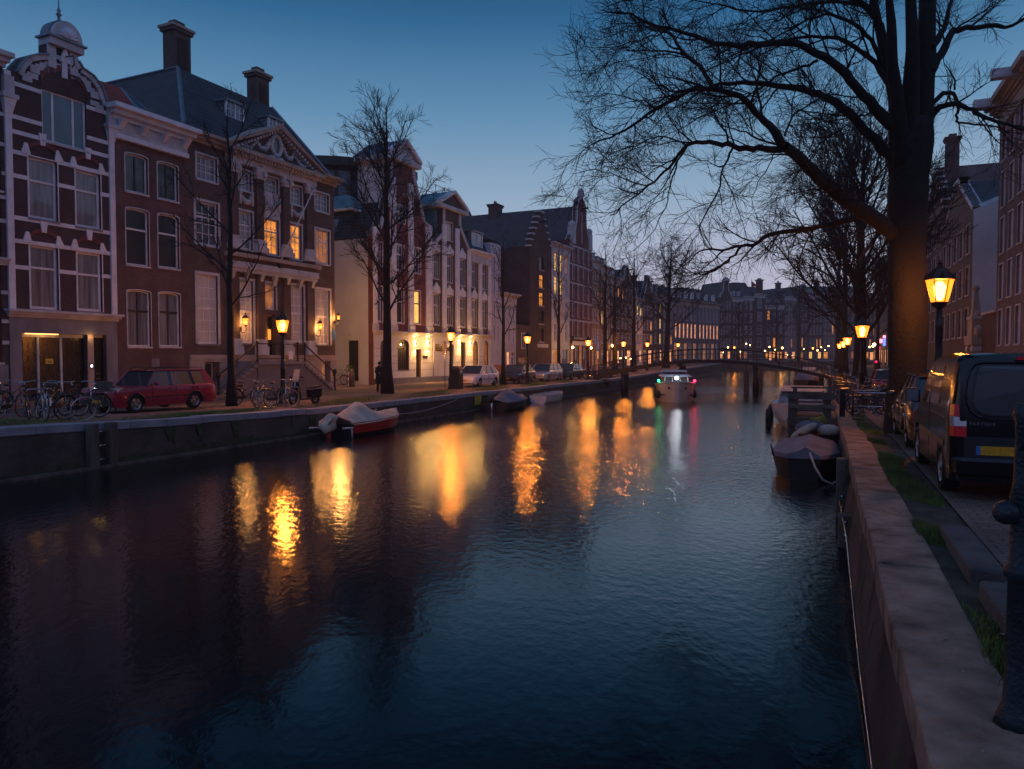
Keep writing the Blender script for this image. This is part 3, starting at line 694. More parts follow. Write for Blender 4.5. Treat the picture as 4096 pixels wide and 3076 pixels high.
for i in range(4):
    a = .12 + (w - .5) * i / 3
    mb.hexa([(a, -.2, c2 + .3), (a + .26, -.2, c2 + .3), (a + .26, -.14, c2 + .3), (a, -.14, c2 + .3)], [(a, -.6, cz - .6), (a + .26, -.6, cz - .6), (a + .26, -.14, cz - .6), (a, -.14, cz - .6)], 'white')
mb.box(P(559, 520)[0], P(580, 520)[0], -.15, -.14, P(559, 535)[1], P(559, 517)[1], 'frame_dark')
mb.build('cornice', h.t)
mb = MB(); mb.box(0, w, -.6, 8.5, cz + .02, cz + .1, 'lead')
y1 = 4.2; zt2 = cz + 1.7; mb.idx([(0, .4, cz + .1), (1.9, .4, cz + .1), (1.9, y1 * .45, zt2), (0, y1 * .45, zt2), (0, 8, cz + .1), (1.9, 8, cz + .1)], [(0, 1, 2, 3), (3, 2, 5, 4), (1, 5, 2), (0, 3, 4)], 'redtile'); mb.build('roof', h.t)
mb = MB(); mb.idx([(1.95, .4, cz + .1), (1.95, 1.9, zt2 - .05), (3.3, .5, cz + .1), (2.1, 1.9, zt2 - .1)], [(0, 2, 3, 1)], 'g_blue'); mb.bar((1.95, .4, cz + .12), (1.97, 1.9, zt2), .08, 'lead'); mb.bar((3.3, .5, cz + .12), (2.1, 1.9, zt2 - .08), .07, 'lead'); mb.build('skylight', h.t)
mb = MB(); a, z = P(622, 1450); mb.box(a - .22, a + .22, -.02, .01, z - .2, z + .2, 'bluestone'); mb.build('wall_plaque', h.t)
plinth = MB(); plinth.box(0, w, -.06, .01, 0, .5, 'bluestone'); plinth.build('plinth', h.t)

# ------------------------------------------------------------------ house 3 : grand pedimented house
h = House(ROW1, 757, 1341, 'grand brown brick mansion with garlanded pediment, twin stairs and a dark slate roof', 'mansion')
P = h.pt; w = h.w; H3 = h
ZC = P(776, 539)[1] - .1           # eaves
gp = dict(frame='white', nx=4, nz=4, fw=.09, bw=.035, case=(.12, 'offwhite'))
for u0, u1, vt, vb in ((786, 866, 614, 712), (940, 1003, 672, 752), (1047, 1110, 699, 775), (1151, 1205, 737, 810), (1260, 1313, 767, 840)):
    h.win(u0, u1, vt, vb, pane='g_curtain', frame='white', nx=4, nz=3, vs=[.24, .5, .76], fw=.09, bw=.035, case=(.12, 'offwhite'))
for i, (u0, u1, vt, vb) in enumerate(((782, 870, 800, 973), (941, 1007, 838, 990), (1047, 1113, 868, 1012), (1151, 1204, 892, 1032), (1261, 1316, 915, 1050))):
    h.win(u0, u1, vt, vb, pane=['g_dark', 'g_curtain', 'g_lit', 'g_lit', 'g_litdim'][i], frame='white', nx=3, nz=4, split=.66, fw=.09, bw=.035, case=(.14, 'offwhite'))
for i, (u0, u1, vt, vb) in enumerate(((788, 868, 1095, 1375), (943, 1010, 1118, 1372), (1156, 1212, 1140, 1368), (1264, 1318, 1157, 1378))):
    h.win(u0, u1, vt, vb, pane='g_curtainlit', frame='white', nx=3, nz=6, split=.52, fw=.09, bw=.04, case=(.16, 'offwhite'), sill='bluestone')
# centre door and oval light
dA, dT = P(1057, 1256); dB = P(1102, 1256)[0]; dz = P(1080, 1437)[1]
h.holes.append([(dA, dz), (dB, dz), (dB, dT), (dA, dT)])
ov = h.win(1053, 1101, 1130, 1238, pane='g_litdim', frame='white', fw=.1, case=(.12, 'offwhite'), sill=None, name='transom_window')
for u0, u1, vt, vb, pn in ((793, 856, 1450, 1560, 'g_dark'), (962, 988, 1446, 1500, 'g_dark'), (998, 1020, 1446, 1500, 'g_dark'), (1270, 1305, 1445, 1540, 'g_litdim')):
    h.win(u0, u1, vt, vb, pane=pn, frame='sand' if pn == 'g_dark' else 'white', nx=1 if pn == 'g_dark' else 3, nz=1 if pn == 'g_dark' else 3, name='cellar_window')
h.wall([(0, 0), (w, 0), (w, ZC), (0, ZC)], 'brickbrown', 16, reveal=.2)
# oval ring
mb = MB(); oa, ob = (ov[0] + ov[1]) / 2, (ov[2] + ov[3]) / 2; n = 20; pr = [(oa + (ov[1] - ov[0]) * .44 * cos(2 * pi * i / n), .09, ob + (ov[3] - ov[2]) * .46 * sin(2 * pi * i / n)) for i in range(n)]
mb.tube(pr + [pr[0], pr[1]], .045, 'white', 5); mb.build('oval_tracery', h.t)
mb = MB(); mb.box(dA, dB, .32, .38, dz, dT, 'darkwood'); mb.box(dA, dB, .2, .38, dT - .1, dT - .003, 'sand')
dd = mb.build('door', h.t); mb = MB()
for x in (.22, .78):
    for zz in (.25, .55): a = dA + (dB - dA) * x; mb.box(a - .12, a + .12, .29, .318, dz + .9 + zz, dz + 1.1 + zz + .12, 'g_lit')
mb.build('door_pane', dd)
# plinth of sandstone
zp = P(765, 1419)[1]; mb = MB()
cell = [(P(790, 1450)[0], P(859, 1450)[0])]
A = [(P(793, 0)[0], P(856, 0)[0]), (P(962, 0)[0], P(988, 0)[0]), (P(998, 0)[0], P(1020, 0)[0]), (P(1270, 0)[0], P(1305, 0)[0])]
zc_t = P(793, 1448)[1]; mb.box(0, w, -.12, .01, zp - .25, zp, 'sand'); mb.box(0, w, -.09, .01, zc_t, zp - .25, 'sand'); x = 0
for a, b in A: mb.box(x, a, -.09, .01, 0, zc_t, 'sand'); x = b
mb.box(x, w, -.09, .01, 0, zc_t, 'sand'); mb.build('plinth', h.t)
# giant pilasters (two storeys) with ionic capitals and bases, lower pilasters
pil = [P(930, 800)[0], P(1034, 800)[0], P(1139, 800)[0], P(1231, 800)[0]]; pw = .27
ztopc = P(949, 640)[1]; zb1 = P(919, 985)[1] - .1; zcap = ztopc - .75; zent = P(923, 1062)[1]
for a in pil:
    mb = MB(); mb.box(a - pw, a + pw, -.16, .01, zb1 + .75, zcap, 'brickbrown'); mb.build('pilaster', h.t)
    mb = MB(); mb.box(a - pw, a + pw, -.16, .01, zp + .9, zent - .3, 'brickbrown'); mb.build('pilaster', h.t)
for a in pil:
    mb = MB(); mb.box(a - pw - .08, a + pw + .08, -.26, .01, zcap, zcap + .12, 'offwhite'); mb.box(a - pw - .14, a + pw + .14, -.3, .01, zcap + .4, zcap + .55, 'offwhite'); mb.box(a - pw, a + pw, -.22, .01, zcap + .12, zcap + .4, 'offwhite')
    for sgn in (-1, 1): mb.tube([(a + sgn * (pw + .02), -.32, zcap + .27), (a + sgn * (pw + .02), -.02, zcap + .27)], .16, 'offwhite', 12)
    mb.build('capital', h.t)
    mb = MB(); z0 = zb1
    mb.box(a - pw - .16, a + pw + .16, -.36, .01, z0, z0 + .3, 'offwhite'); mb.box(a - pw - .1, a + pw + .1, -.28, .01, z0 + .3, z0 + .58, 'offwhite'); mb.box(a - pw - .04, a + pw + .04, -.22, .01, z0 + .58, z0 + .75, 'offwhite'); mb.build('pilaster_base', h.t); mb = MB()
    mb.box(a - pw - .14, a + pw + .14, -.3, .01, zp, zp + .5, 'offwhite'); mb.box(a - pw - .06, a + pw + .06, -.24, .01, zp + .5, zp + .9, 'offwhite')
    mb.build('pilaster_base', h.t)
aL, aR = pil[0] - .5, pil[3] + .5
mb = MB(); mb.box(aL, aR, -.3, .01, ztopc - .2, ztopc + .35, 'offwhite'); mb.box(aL, aR, -.26, .01, ztopc + .35, ZC - .2, 'brickbrown'); mb.build('architrave', h.t)
mb = MB(); cornice(mb, 0, aL + .1, ZC - .25, .5, 'offwhite' if False else 'sand', .6); mb.build('cornice', h.t); mb = MB(); cornice(mb, aR - .1, w, ZC - .25, .5, 'sand', .6); mb.build('cornice', h.t)
# pediment
pa_ = aL - .35; pb_ = aR + .35; zz0 = ZC + .05; apex = P(1109, 512)[1]; pc_ = (pa_ + pb_) / 2
mb = MB(); mb.box(pa_, pb_, -.75, .3, zz0 - .22, zz0, 'sand')
mb.prism([(pa_ + .2, zz0), (pb_ - .2, zz0), (pc_, apex - .2)], -.25, 1.5, 'brickbrown')
for s0, e0 in (((pa_, zz0), (pc_, apex)), ((pb_, zz0), (pc_, apex))):
    A_ = Vector((s0[0], 0, s0[1])); B_ = Vector((e0[0], 0, e0[1])); mb.hexa([(A_.x, -.75, A_.z), (B_.x, -.75, B_.z - .28), (B_.x, 1.6, B_.z - .28), (A_.x, 1.6, A_.z)], [(A_.x, -.8, A_.z + .12), (B_.x, -.8, B_.z), (B_.x, 1.6, B_.z), (A_.x, 1.6, A_.z + .12)], 'sand')
mb.build('pediment', h.t)
mb = MB(); n = 30                                 # dentils
for i in range(n):
    a = pa_ + .3 + (pb_ - pa_ - .6) * i / (n - 1); mb.box(a - .06, a + .06, -.6, -.25, zz0 - .38, zz0 - .22, 'offwhite')
for i in range(17):
    f = (i + .5) / 17
    for sx in (-1, 1):
        a = pc_ + sx * (pb_ - pa_) / 2 * (1 - f); z = zz0 + (apex - zz0) * f - .33
        if f > .06: mb.box(a - .06, a + .06, -.6, -.25, z - .08, z + .06, 'offwhite')
mb.build('dentils', h.t)
mb = MB(); zo = zz0 + (apex - zz0) * .42; n = 18                     # oval oculus and garlands
pr = [(pc_ + .38 * cos(2 * pi * i / n), -.33, zo + .58 * sin(2 * pi * i / n)) for i in range(n)]
mb.tube(pr + [pr[0], pr[1]], .13, 'offwhite', 6); mb.sheet([(pc_ + .3 * cos(2 * pi * i / n), zo + .5 * sin(2 * pi * i / n)) for i in range(n)], [], -.3, 'g_dark')
random.seed(5)
def garland(mb, a0, z0, a1, z1, sag, y, r, n=9, m='offwhite'):
    for i in range(n):
        t = i / (n - 1); a = a0 + (a1 - a0) * t; z = z0 + (z1 - z0) * t - sag * 4 * t * (1 - t); k = .6 + .8 * 4 * t * (1 - t) * .5
        mb.ball((a, y, z + random.uniform(-.04, .04)), r * k * random.uniform(.8, 1.2), m, 4)
for sx in (-1, 1):
    garland(mb, pc_ + sx * .5, zo + .2, pc_ + sx * 1.5, zo - .1, .5, -.3, .16); garland(mb, pc_ + sx * 1.5, zo - .1, pc_ + sx * 2.6, zo - .55, .25, -.3, .13)
    mb.ball((pc_ + sx * .35, -.32, zo - .75), .2, 'offwhite', 5, (1.6, .8, .7))
mb.build('relief', h.t)
for k in range(3):
    mb = MB(); a0 = pil[k] + .45; a1 = pil[k + 1] - .45; z = (P((1075), 775)[1] + P(1080, 868)[1]) / 2
    z = [P(970, 752)[1] + P(970, 838)[1], P(1080, 775)[1] + P(1080, 868)[1], P(1178, 810)[1] + P(1178, 892)[1]][k] / 2
    if k == 1: mb.box(a0, a1, -.03, .01, z - .75, z + .75, 'offwhite')
    garland(mb, a0 + .1, z + .3, a1 - .1, z + .3, .45, -.06, .14); mb.box(a0, a0 + .14, -.1, .01, z - .3, z + .5, 'offwhite'); mb.box(a1 - .14, a1, -.1, .01, z - .3, z + .5, 'offwhite'); mb.build('garland', h.t)
# mid entablature / balcony ledge with consoles
z1 = P(936, 1019)[1]; mb = MB()
mb.box(aL - .15, aR + .15, -.5, .01, z1 - .12, z1 + .1, 'sand'); mb.box(aL, aR, -.3, .01, z1 - .45, z1 - .12, 'brickbrown'); mb.build('ledge', h.t)
mb = MB(); mb.box(aL, aR, -.42, .01, zent - .1, zent + .25, 'offwhite'); mb.box(aL + .02, aR - .02, -.32, .01, zent - .3, zent - .1, 'offwhite')
for i in range(7):
    a = aL + .3 + (aR - aL - .6) * i / 6; mb.hexa([(a - .1, -.1, zent - .85), (a + .1, -.1, zent - .85), (a + .1, .01, zent - .85), (a - .1, .01, zent - .85)], [(a - .12, -.3, zent - .3), (a + .12, -.3, zent - .3), (a + .12, .01, zent - .3), (a - .12, .01, zent - .3)], 'offwhite')
mb.build('console_cornice', h.t)
# roof: truncated hip
rz = ZC + .3; q0 = 3.3; ztop = P(710, 271, 4.6)[1]
al = P(712, 271, 4.6)[0]; ar = w - .6; mb = MB()
base = [(0, .1, rz), (w, .1, rz), (w, 16, rz), (0, 16, rz)]; top = [(al, 4.6, ztop), (ar, 4.6, ztop), (ar, 15, ztop), (al, 15, ztop)]
mb.hexa(base, top, 'slate'); mb.build('roof', h.t)
mb = MB(); mb.bar((0, .1, rz + .05), (al, 4.6, ztop + .03), .16, 'lead'); mb.bar((al, 4.6, ztop + .03), (al, 15, ztop + .03), .16, 'lead'); mb.build('roof_flashing', h.t); mb = MB(); mb.bar((w, .1, rz + .05), (ar, 4.6, ztop + .03), .12, 'lead'); mb.build('roof_flashing', h.t)
def chimney(parent, a, y, z0, sx, sy, z1, m='brickbrown', pots=0):
    mb = MB(); mb.box(a - sx / 2, a + sx / 2, y - sy / 2, y + sy / 2, z0, z1 - .35, m); mb.box(a - sx / 2 - .12, a + sx / 2 + .12, y - sy / 2 - .12, y + sy / 2 + .12, z1 - .35, z1 - .15, m)
    mb.box(a - sx / 2 - .2, a + sx / 2 + .2, y - sy / 2 - .2, y + sy / 2 + .2, z1 - .15, z1, 'sand' if m == 'brickbrown' else m)
    for sgn in (-1, 1):
        mb.box(a - sx * .32, a + sx * .32, y - sy / 2 - .03, y - sy / 2, z0 + .8, z1 - .7, m)
    for i in range(pots): mb.lathe([(.14, 0), (.11, .5)], 'redtile', 8, (a + (i - (pots - 1) / 2) * .42, y, z1))
    mb.box(a - sx * .3, a + sx * .3, y - sy * .3, y + sy * .3, z1, z1 + (.35 if not pots else .05), m)
    return mb.build('chimney', parent)
ca_, cz_ = P(712, 95, 5.0); chimney(h.t, ca_ + .25, 5.4, ztop - 1.2, 1.2, .9, cz_ - .1)
ca_, cz_ = P(1050, 292, 5.0); chimney(h.t, ca_, 5.4, ztop - 1.2, 1.15, .85, cz_)
def dormer(parent, a, z0, wd, ht, y0, y1, m='white', pane='g_curtain', nx=4, roofm='lead', name='dormer'):
    mb = MB(); mb.box(a - wd / 2, a + wd / 2, y0 + .06, y1, z0, z0 + ht, 'lead'); mb.box(a - wd / 2 - .1, a + wd / 2 + .1, y0 - .1, y1, z0 + ht, z0 + ht + .14, roofm)
    mb.box(a - wd / 2 - .04, a - wd / 2 + .08, y0 - .02, y0 + .1, z0, z0 + ht, m); mb.box(a + wd / 2 - .08, a + wd / 2 + .04, y0 - .02, y0 + .1, z0, z0 + ht, m); mb.box(a - wd / 2, a + wd / 2, y0 - .04, y0 + .1, z0 - .1, z0 + .08, m)
    for i in range(nx + 1): x = a - wd / 2 + wd * i / nx; mb.box(x - .02, x + .02, y0 + .0, y0 + .05, z0, z0 + ht, m)
    for i in range(1, 4): z = z0 + ht * i / 4; mb.box(a - wd / 2, a + wd / 2, y0 + .005, y0 + .045, z - .018, z + .018, m)
    mb.box(a - .05, a + .05, y0 - .02, y0 + .06, z0, z0 + ht, m)
    o = mb.build(name, parent); p = MB(); p.box(a - wd / 2 + .05, a + wd / 2 - .05, y0 + .03, y0 + .05, z0 + .05, z0 + ht - .02, pane); p.build('pane', o); return o
for u0, u1, vt, vb in ((905, 974, 400, 520), (1075, 1132, 468, 528)):
    a0_, z1_ = P(u0, vt, 2.2); a1_ = P(u1, vt, 2.2)[0]; z0_ = P(u0, vb, 2.2)[1]; dormer(h.t, (a0_ + a1_) / 2, z0_, a1_ - a0_, z1_ - z0_, 2.2, 4.5)
# drainpipe, flagpole, street plate
mb = MB(); p0 = (P(1098, 1064)[0], -.3, P(1098, 1064)[1]); a1_, z1_ = P(1254, 758, -1.8); mb.tube([p0, (a1_, -1.8, z1_)], [.045, .03], 'white', 6); mb.box(p0[0] - .12, p0[0] + .12, -.5, -.3, p0[2] - .15, p0[2] + .1, 'iron'); mb.build('flagpole', h.t)
mb = MB(); mb.tube([(aL + .1, -.08, zp), (aL + .1, -.08, zent - .4)], .05, 'offwhite', 6); mb.build('drainpipe', h.t)
mb = MB(); a, z = P(1333, 1340); mb.box(a - .14, a + .14, -.04, .01, z - .35, z + .35, 'bluesign'); mb.build('street_plate', h.t)
# double stairs
zL = P(1080, 1445, -2.2)[1]; sA = P(1052, 1445, -2.2)[0] - .3; sB = P(1225, 1445, -2.2)[0]
mb = MB(); mb.box(sA, sB, -2.2, -.05, zL - .18, zL, 'bluestone'); mb.box(sA + .05, sB - .05, -2.1, -.1, 0, zL - .18, 'darkstucco')
ns = 9
for side, x0 in ((-1, sA), (1, sB)):
    for i in range(ns):
        x = x0 + side * i * .3; z = zL - (i + 1) * zL / (ns + 1); mb.box(x, x + side * .33, -2.15, -1.0, z - .16, z, 'bluestone'); mb.box(x, x + side * .3, -2.05, -1.05, 0, z - .16, 'darkstucco')
st = mb.build('stairs', h.t)
mb = MB(); fl_ = ns * .3
for (x0, z0, x1, z1_) in ((sA, zL, sA - fl_, .2), (sB, zL, sB + fl_, .2)):
    mb.tube([(x0, -2.1, z0 + .95), (x1, -2.1, z1_ + .9), (x1 - .12, -2.1, z1_ + .7)], .045, 'iron', 6); mb.tube([(x0, -2.1, z0 + .15), (x1, -2.1, z1_ + .15)], .02, 'iron', 5); mb.lathe([(.1, 0), (.06, .3), (.06, 1.0), (.13, 1.05), (.13, 1.2), (.02, 1.3)], 'iron', 8, (x1, -2.1, 0))
mb.tube([(sA, -2.1, zL + .95), (sB, -2.1, zL + .95)], .035, 'iron', 6); mb.tube([(sA, -2.1, zL + .15), (sB, -2.1, zL + .15)], .02, 'iron', 5)
for x in (sA, (sA + sB) / 2, sB, sB - .6): mb.lathe([(.08, 0), (.05, .1), (.05, .95), (.1, 1.0), (.02, 1.1)], 'iron', 8, (x, -2.1, zL))
mb.build('railing', st)
mb = MB(); mb.box(sB - 1.4, sB - 1.05, -2.16, -2.13, zL + .1, zL + .55, 'whitesign'); mb.build('notice', st)

# wall lanterns (top-level things hanging on the mansion)
def wall_lantern(label, loc, out, power=110, s=1.0, arm=True, litm='pane_lit'):
    t = thing('wall_lantern', label, 'wall lantern', loc, atan2(out[1], out[0]), None)
    mb = MB()
    if arm: mb.tube([(0, 0, -.25 * s), (.12 * s, 0, -.42 * s), (.35 * s, 0, -.42 * s), (.42 * s, 0, -.22 * s), (.38 * s, 0, -.1 * s)], .022 * s, 'iron', 6); mb.box(-.02, .03, -.06, .06, -.35 * s, -.1 * s, 'iron')
    c = .38 * s if arm else .15
    mb.lathe([(.03, -.1), (.09, -.04), (.1, 0)], 'iron', 6, (c, 0, 0)); mb.build('bracket', t)
    mb = MB(); mb.lathe([(.1 * s, 0), (.17 * s, .36 * s)], litm, 6, (c, 0, 0), False); mb.build('glass', t)
    mb = MB(); mb.lathe([(.2 * s, .36 * s), (.19 * s, .4 * s), (.08 * s, .54 * s), (.03 * s, .56 * s), (.04 * s, .62 * s), (.01, .68 * s)], 'iron', 6, (c, 0, 0), False)
    for k in range(6): a = 2 * pi * k / 6; mb.bar((c + .1 * s * cos(a), .1 * s * sin(a), 0), (c + .17 * s * cos(a), .17 * s * sin(a), .36 * s), .014, 'iron')
    mb.build('frame', t)
    mb = MB(); mb.ball((c, 0, .15 * s), .045 * s, 'bulb', 5); o = mb.build('bulb', t); plight(o, (c + .0, 0, .1 * s), power, (1, .42, .1), r=.07 if power < 300 else .3); return t
n3 = -h.row.n
def on3(u, v): a, z = h.hit(u, v); p = h.o + h.row.d * a; return (p.x, p.y, z + h.zb)
wall_lantern('black wall lantern glowing on the mansion front left of its door', on3(962, 1300), (n3.x, n3.y))
wall_lantern('black wall lantern glowing on the mansion front right of its door', on3(1262, 1318), (n3.x, n3.y))

# ------------------------------------------------------------------ house 4, 5, 6 : red and brown brick with white pilasters over one white base
h = House(ROW2, 1497, 1727, 'red brick gabled house with white pilasters on a white arched ground floor')
P = h.pt; w = h.w; H4 = h
for u0, u1, vt, vb in ((1583, 1618, 818, 885), (1509, 1527, 968, 1062), (1583, 1613, 978, 1078), (1654, 1680, 990, 1090)):
    h.win(u0, u1, vt, vb, pane='g_dark', nx=2, split=.65, case=(.1, 'white'))
for u0, u1, vt, vb, pn in ((1509, 1528, 1145, 1285, 'g_curtain'), (1585, 1613, 1153, 1290, 'g_dark'), (1654, 1680, 1162, 1293, 'g_lityellow')): h.win(u0, u1, vt, vb, pane=pn, nx=2 if pn != 'g_lityellow' else 1, split=.62, bars='frame_dark', sash='frame_dark' if pn == 'g_lityellow' else None, case=(.08, 'white'))
for u0, u1 in ((1518, 1562), (1587, 1634)): h.win(u0, u1, 1357, 1481, pane='g_dark', frame='frame_dark', nx=5, nz=1, rise=.45, sill='bluestone')
dA_, dT_ = P(1661, 1397); dB_ = P(1683, 1397)[0]; h.holes.append([(dA_, .05), (dB_, .05), (dB_, dT_), (dA_, dT_)])
zg = P(1470, 1322)[1]
zcapb = P(1585, 645)[1]; nL = P(1562, 700)[0]; nR = P(1657, 700)[0]
sh4 = P(1724, 905)[1]; zs = P(1504, 925)[1]
outl = [(0, 0), (w, 0), (w, sh4), (P(1700, 893)[0], sh4 + .2), (nR, P(1657, 702)[1]), (nR, zcapb), (nL, zcapb), (nL, P(1562, 690)[1] - 1.2), (.35, zs), (0, zs)]
h.wall(outl, 'brickcrimson', .5)
mb = MB(); mb.prism([(a, z) for a, z in [(0, 0), (w, 0), (w, zs - .5), (0, zs - .5)]], .5, 13, 'stucco'); mb.build('side_wall', h.t)
mb = MB(); mb.sheet([(-.012, .02), (w + .01, .02), (w + .01, zg), (-.012, zg)], [], -.001, 'stucco') if False else None
for u0, u1 in ((1490, 1503), (1560, 1580), (1632, 1650), (1702, 1724)):
    mb = MB(); a0 = max(-.1, P(u0, 1000)[0]); a1 = P(u1, 1000)[0]
    m_ = (a0 + a1) / 2; zt_ = zs + .3 if m_ < 1.2 else (sh4 if m_ > w - 1 else zcapb - 1.3)
    mb.box(a0, a1, -.14, .01, zg + .55, zt_, 'white'); mb.box(a0 - .08, a1 + .08, -.2, .01, zg, zg + .55, 'offwhite'); mb.build('pilaster', h.t)
mb = MB(); cc = (w / 2, zs)
coping_band(mb, [(0, zs), (.35, zs), (nL, P(1562, 690)[1] - 1.2), (nL, zcapb)], .34, 'offwhite', -.1, .6, cc); mb.build('gable_coping', h.t); mb = MB(); coping_band(mb, [(nR, zcapb), (nR, P(1657, 702)[1]), (P(1700, 893)[0], sh4 + .2), (w, sh4)], .34, 'offwhite', -.1, .6, cc); mb.build('gable_coping', h.t)
mb = MB(); aL_, aR_ = nL - .45, nR + .5; ap = P(1636, 572)[1]; m_ = (aL_ + aR_) / 2
mb.box(aL_, aR_, -.35, 3, zcapb, zcapb + .35, 'offwhite'); mb.prism([(aL_ + .2, zcapb + .35), (aR_ - .2, zcapb + .35), (m_, ap - .25)], -.15, 0.1, 'offwhite')
for s0 in (aL_, aR_): mb.hexa([(s0, -.45, zcapb + .35), (m_, -.45, ap - .2), (m_, .2, ap - .2), (s0, .2, zcapb + .35)], [(s0, -.45, zcapb + .6), (m_, -.45, ap + .05), (m_, .2, ap + .05), (s0, .2, zcapb + .6)], 'white')
mb.build('pediment', h.t)
mb = MB(); mb.prism([(aL_, zcapb + .35), (aR_, zcapb + .35), (m_, ap)], .2, 3.2, 'lead'); mb.box(nL, nR, .5, 3, zs - .5, zcapb, 'stucco'); mb.build('pediment_roof', h.t)
mb = MB(); mb.idx([(0, .5, zs - .5), (w, .5, zs - .5), (w, 13, zs - .5), (0, 13, zs - .5), (w / 2, .5, zcapb - .6), (w / 2, 13, zcapb - .6)], [(0, 4, 5, 3), (1, 2, 5, 4), (0, 1, 4), (2, 3, 5)], 'slate'); mb.build('roof', h.t)
# hoist beam
mb = MB(); mb.box(w / 2 - .1, w / 2 + .1, -1.0, .01, P(1620, 790)[1], P(1620, 790)[1] + .25, 'offwhite'); mb.build('hoist_beam', h.t)
def white_base(h, arches, zg, w):
    mb = MB(); hs = arches
    mb.sheet([(-.06, .45), (w, .45), (w, zg), (-.06, zg)], hs, -.07, 'stucco')
    for q in hs: mb.strip(q, -.07, .02, 'stucco')
    mb.strip([(-.06, .45), (w, .45), (w, zg), (-.06, zg)], -.07, .01, 'stucco'); o = mb.build('white_base', h.t, recalc=False)
    mb = MB(); x = 0
    for q in sorted([(min(p[0] for p in q), max(p[0] for p in q)) for q in hs if min(p[1] for p in q) < .45]): mb.box(x, q[0], -.1, .01, 0, .45, 'bluestone'); x = q[1]
    mb.box(x, w, -.1, .01, 0, .45, 'bluestone'); mb.build('plinth', h.t)
    mb = MB(); cornice(mb, 0, w, zg - .25, .3, 'offwhite', .35); mb.build('string_course', h.t)
    mb = MB()
    for z in (1.0, 1.55, 2.1, 2.65):
        x = 0
        for a0, a1 in sorted([(min(p[0] for p in q) - .03, max(p[0] for p in q) + .03) for q in hs]):
            if a0 > x: mb.box(x, a0, -.078, -.068, z, z + .025, 'bluestone')
            x = max(x, a1)
        if x < w: mb.box(x, w, -.078, -.068, z, z + .025, 'bluestone')
    mb.build('rustication', h.t)
def archpts(a0, a1, z0, z1, rise, n=8):
    m_, hw = (a0 + a1) / 2, (a1 - a0) / 2
    return [(a0, z0), (a1, z0)] + [(m_ + hw * cos(pi * i / n), z1 - rise + rise * sin(pi * i / n)) for i in range(n + 1)]
hs = []
for u0, u1 in ((1518, 1562), (1587, 1634)): a0, z1 = P(u0, 1357); a1 = P(u1, 1357)[0]; z0 = P(u0, 1481)[1]; hs.append(archpts(a0, a1, max(z0, .46), z1, .45))
hs.append([(dA_, .451), (dB_, .451), (dB_, dT_), (dA_, dT_)])
white_base(h, hs, zg, w)
mb = MB(); mb.box(dA_, dB_, .2, .28, .05, dT_, 'darkwood'); mb.build('door', h.t)
mb = MB(); a, z = P(1697, 1428); mb.box(a - .35, a + .35, -.1, -.072, z - .12, z + .12, 'darkwood'); mb.build('name_plate', h.t)
# sconces: up-and-down wall lights
def sconce(label, h, u, v, power=200):
    a, z = h.hit(u, v); p = h.o + h.row.d * a - h.row.n * .2; t = thing('wall_sconce', label, 'wall light', (p.x, p.y, z + h.zb), atan2(-h.row.n.y, -h.row.n.x), 'up and down wall lights on the white ground floor')
    mb = MB(); mb.lathe([(.05, -.16), (.06, 0), (.05, .16)], 'steel', 10); mb.build('body', t)
    mb = MB(); mb.lathe([(.045, .161), (.05, .19)], 'bulbs', 8); mb.lathe([(.05, -.19), (.045, -.161)], 'bulbs', 8); mb.box(-.13, -.06, -.03, .03, -.2, .2, 'bulbs'); o = mb.build('lamp', t)
    plight(o, (.12, 0, .26), power, (1, .5, .13), .03, 'SPOT', (pi, 0, 0), radians(110)); plight(o, (.12, 0, -.26), power, (1, .5, .13), .03, 'SPOT', (0, 0, 0), radians(110)); plight(o, (.75, 0, -.1), power * .55, (1, .48, .13), .05)
    return t
sconce('lit wall sconce left of the dark door under the red gabled house', h, 1656, 1373); sconce('lit wall sconce between the dark door and the pale garage door', h, 1706, 1373)
# side part of house 4: terrace, mansard and glass penthouse (on the alley side)
def sidept(u, v, y0=H4.o.y): r = ray(u, v); p = C0 + r * ((y0) / r.y); return p
pen = MB(); q = [P(1340, 890), P(1497, 890)]
# mansard set back behind the side wall
h.t_ = h.t
bk = 13.0
mb = MB(); z_a = zs - .5
mb.hexa([(-.02, 2.2, z_a), (w - .5, 2.2, z_a), (w - .5, bk, z_a), (-.02, bk, z_a)], [(.8, 2.6, z_a + 2.3), (w - .5, 2.6, z_a + 2.3), (w - .5, bk, z_a + 2.3), (.8, bk, z_a + 2.3)], 'slate')
mb.build('mansard', h.t)
mb = MB(); mb.box(.45, w - .3, 2.3, bk, z_a + 2.3, z_a + 2.45, 'white'); mb.hexa([(.5, 2.4, z_a + 2.45), (w, 2.4, z_a + 2.45), (w, bk, z_a + 2.45), (.5, bk, z_a + 2.45)], [(.9, 2.9, z_a + 3.5), (w, 2.9, z_a + 3.5), (w, bk, z_a + 3.5), (.9, bk, z_a + 3.5)], 'copper'); mb.build('terrace_roof', h.t)
mb = MB(); n = 14; cz0 = z_a + 3.5; R_ = 6.5; cx, cy = 7.2, 8.8
def arcp(r, k): t = pi * (.75 + .80 * k / n); return (cx + r * cos(t), cy + r * sin(t))
for k in range(n):
    (x0, y0), (x1, y1) = arcp(R_, k), arcp(R_, k + 1)
    mb.face([(x0, y0, cz0 + .4), (x1, y1, cz0 + .4), (x1, y1, cz0 + 2.5), (x0, y0, cz0 + 2.5)], 'g_blue'); mb.bar((x0, y0, cz0), (x0, y0, cz0 + 2.5), .28, 'frame_dark')
mb.build('penthouse_glazing', h.t, recalc=False)
mb = MB(); top = [arcp(R_ + .9, k) for k in range(n + 1)] + [(cx + 3, cy + 4)]
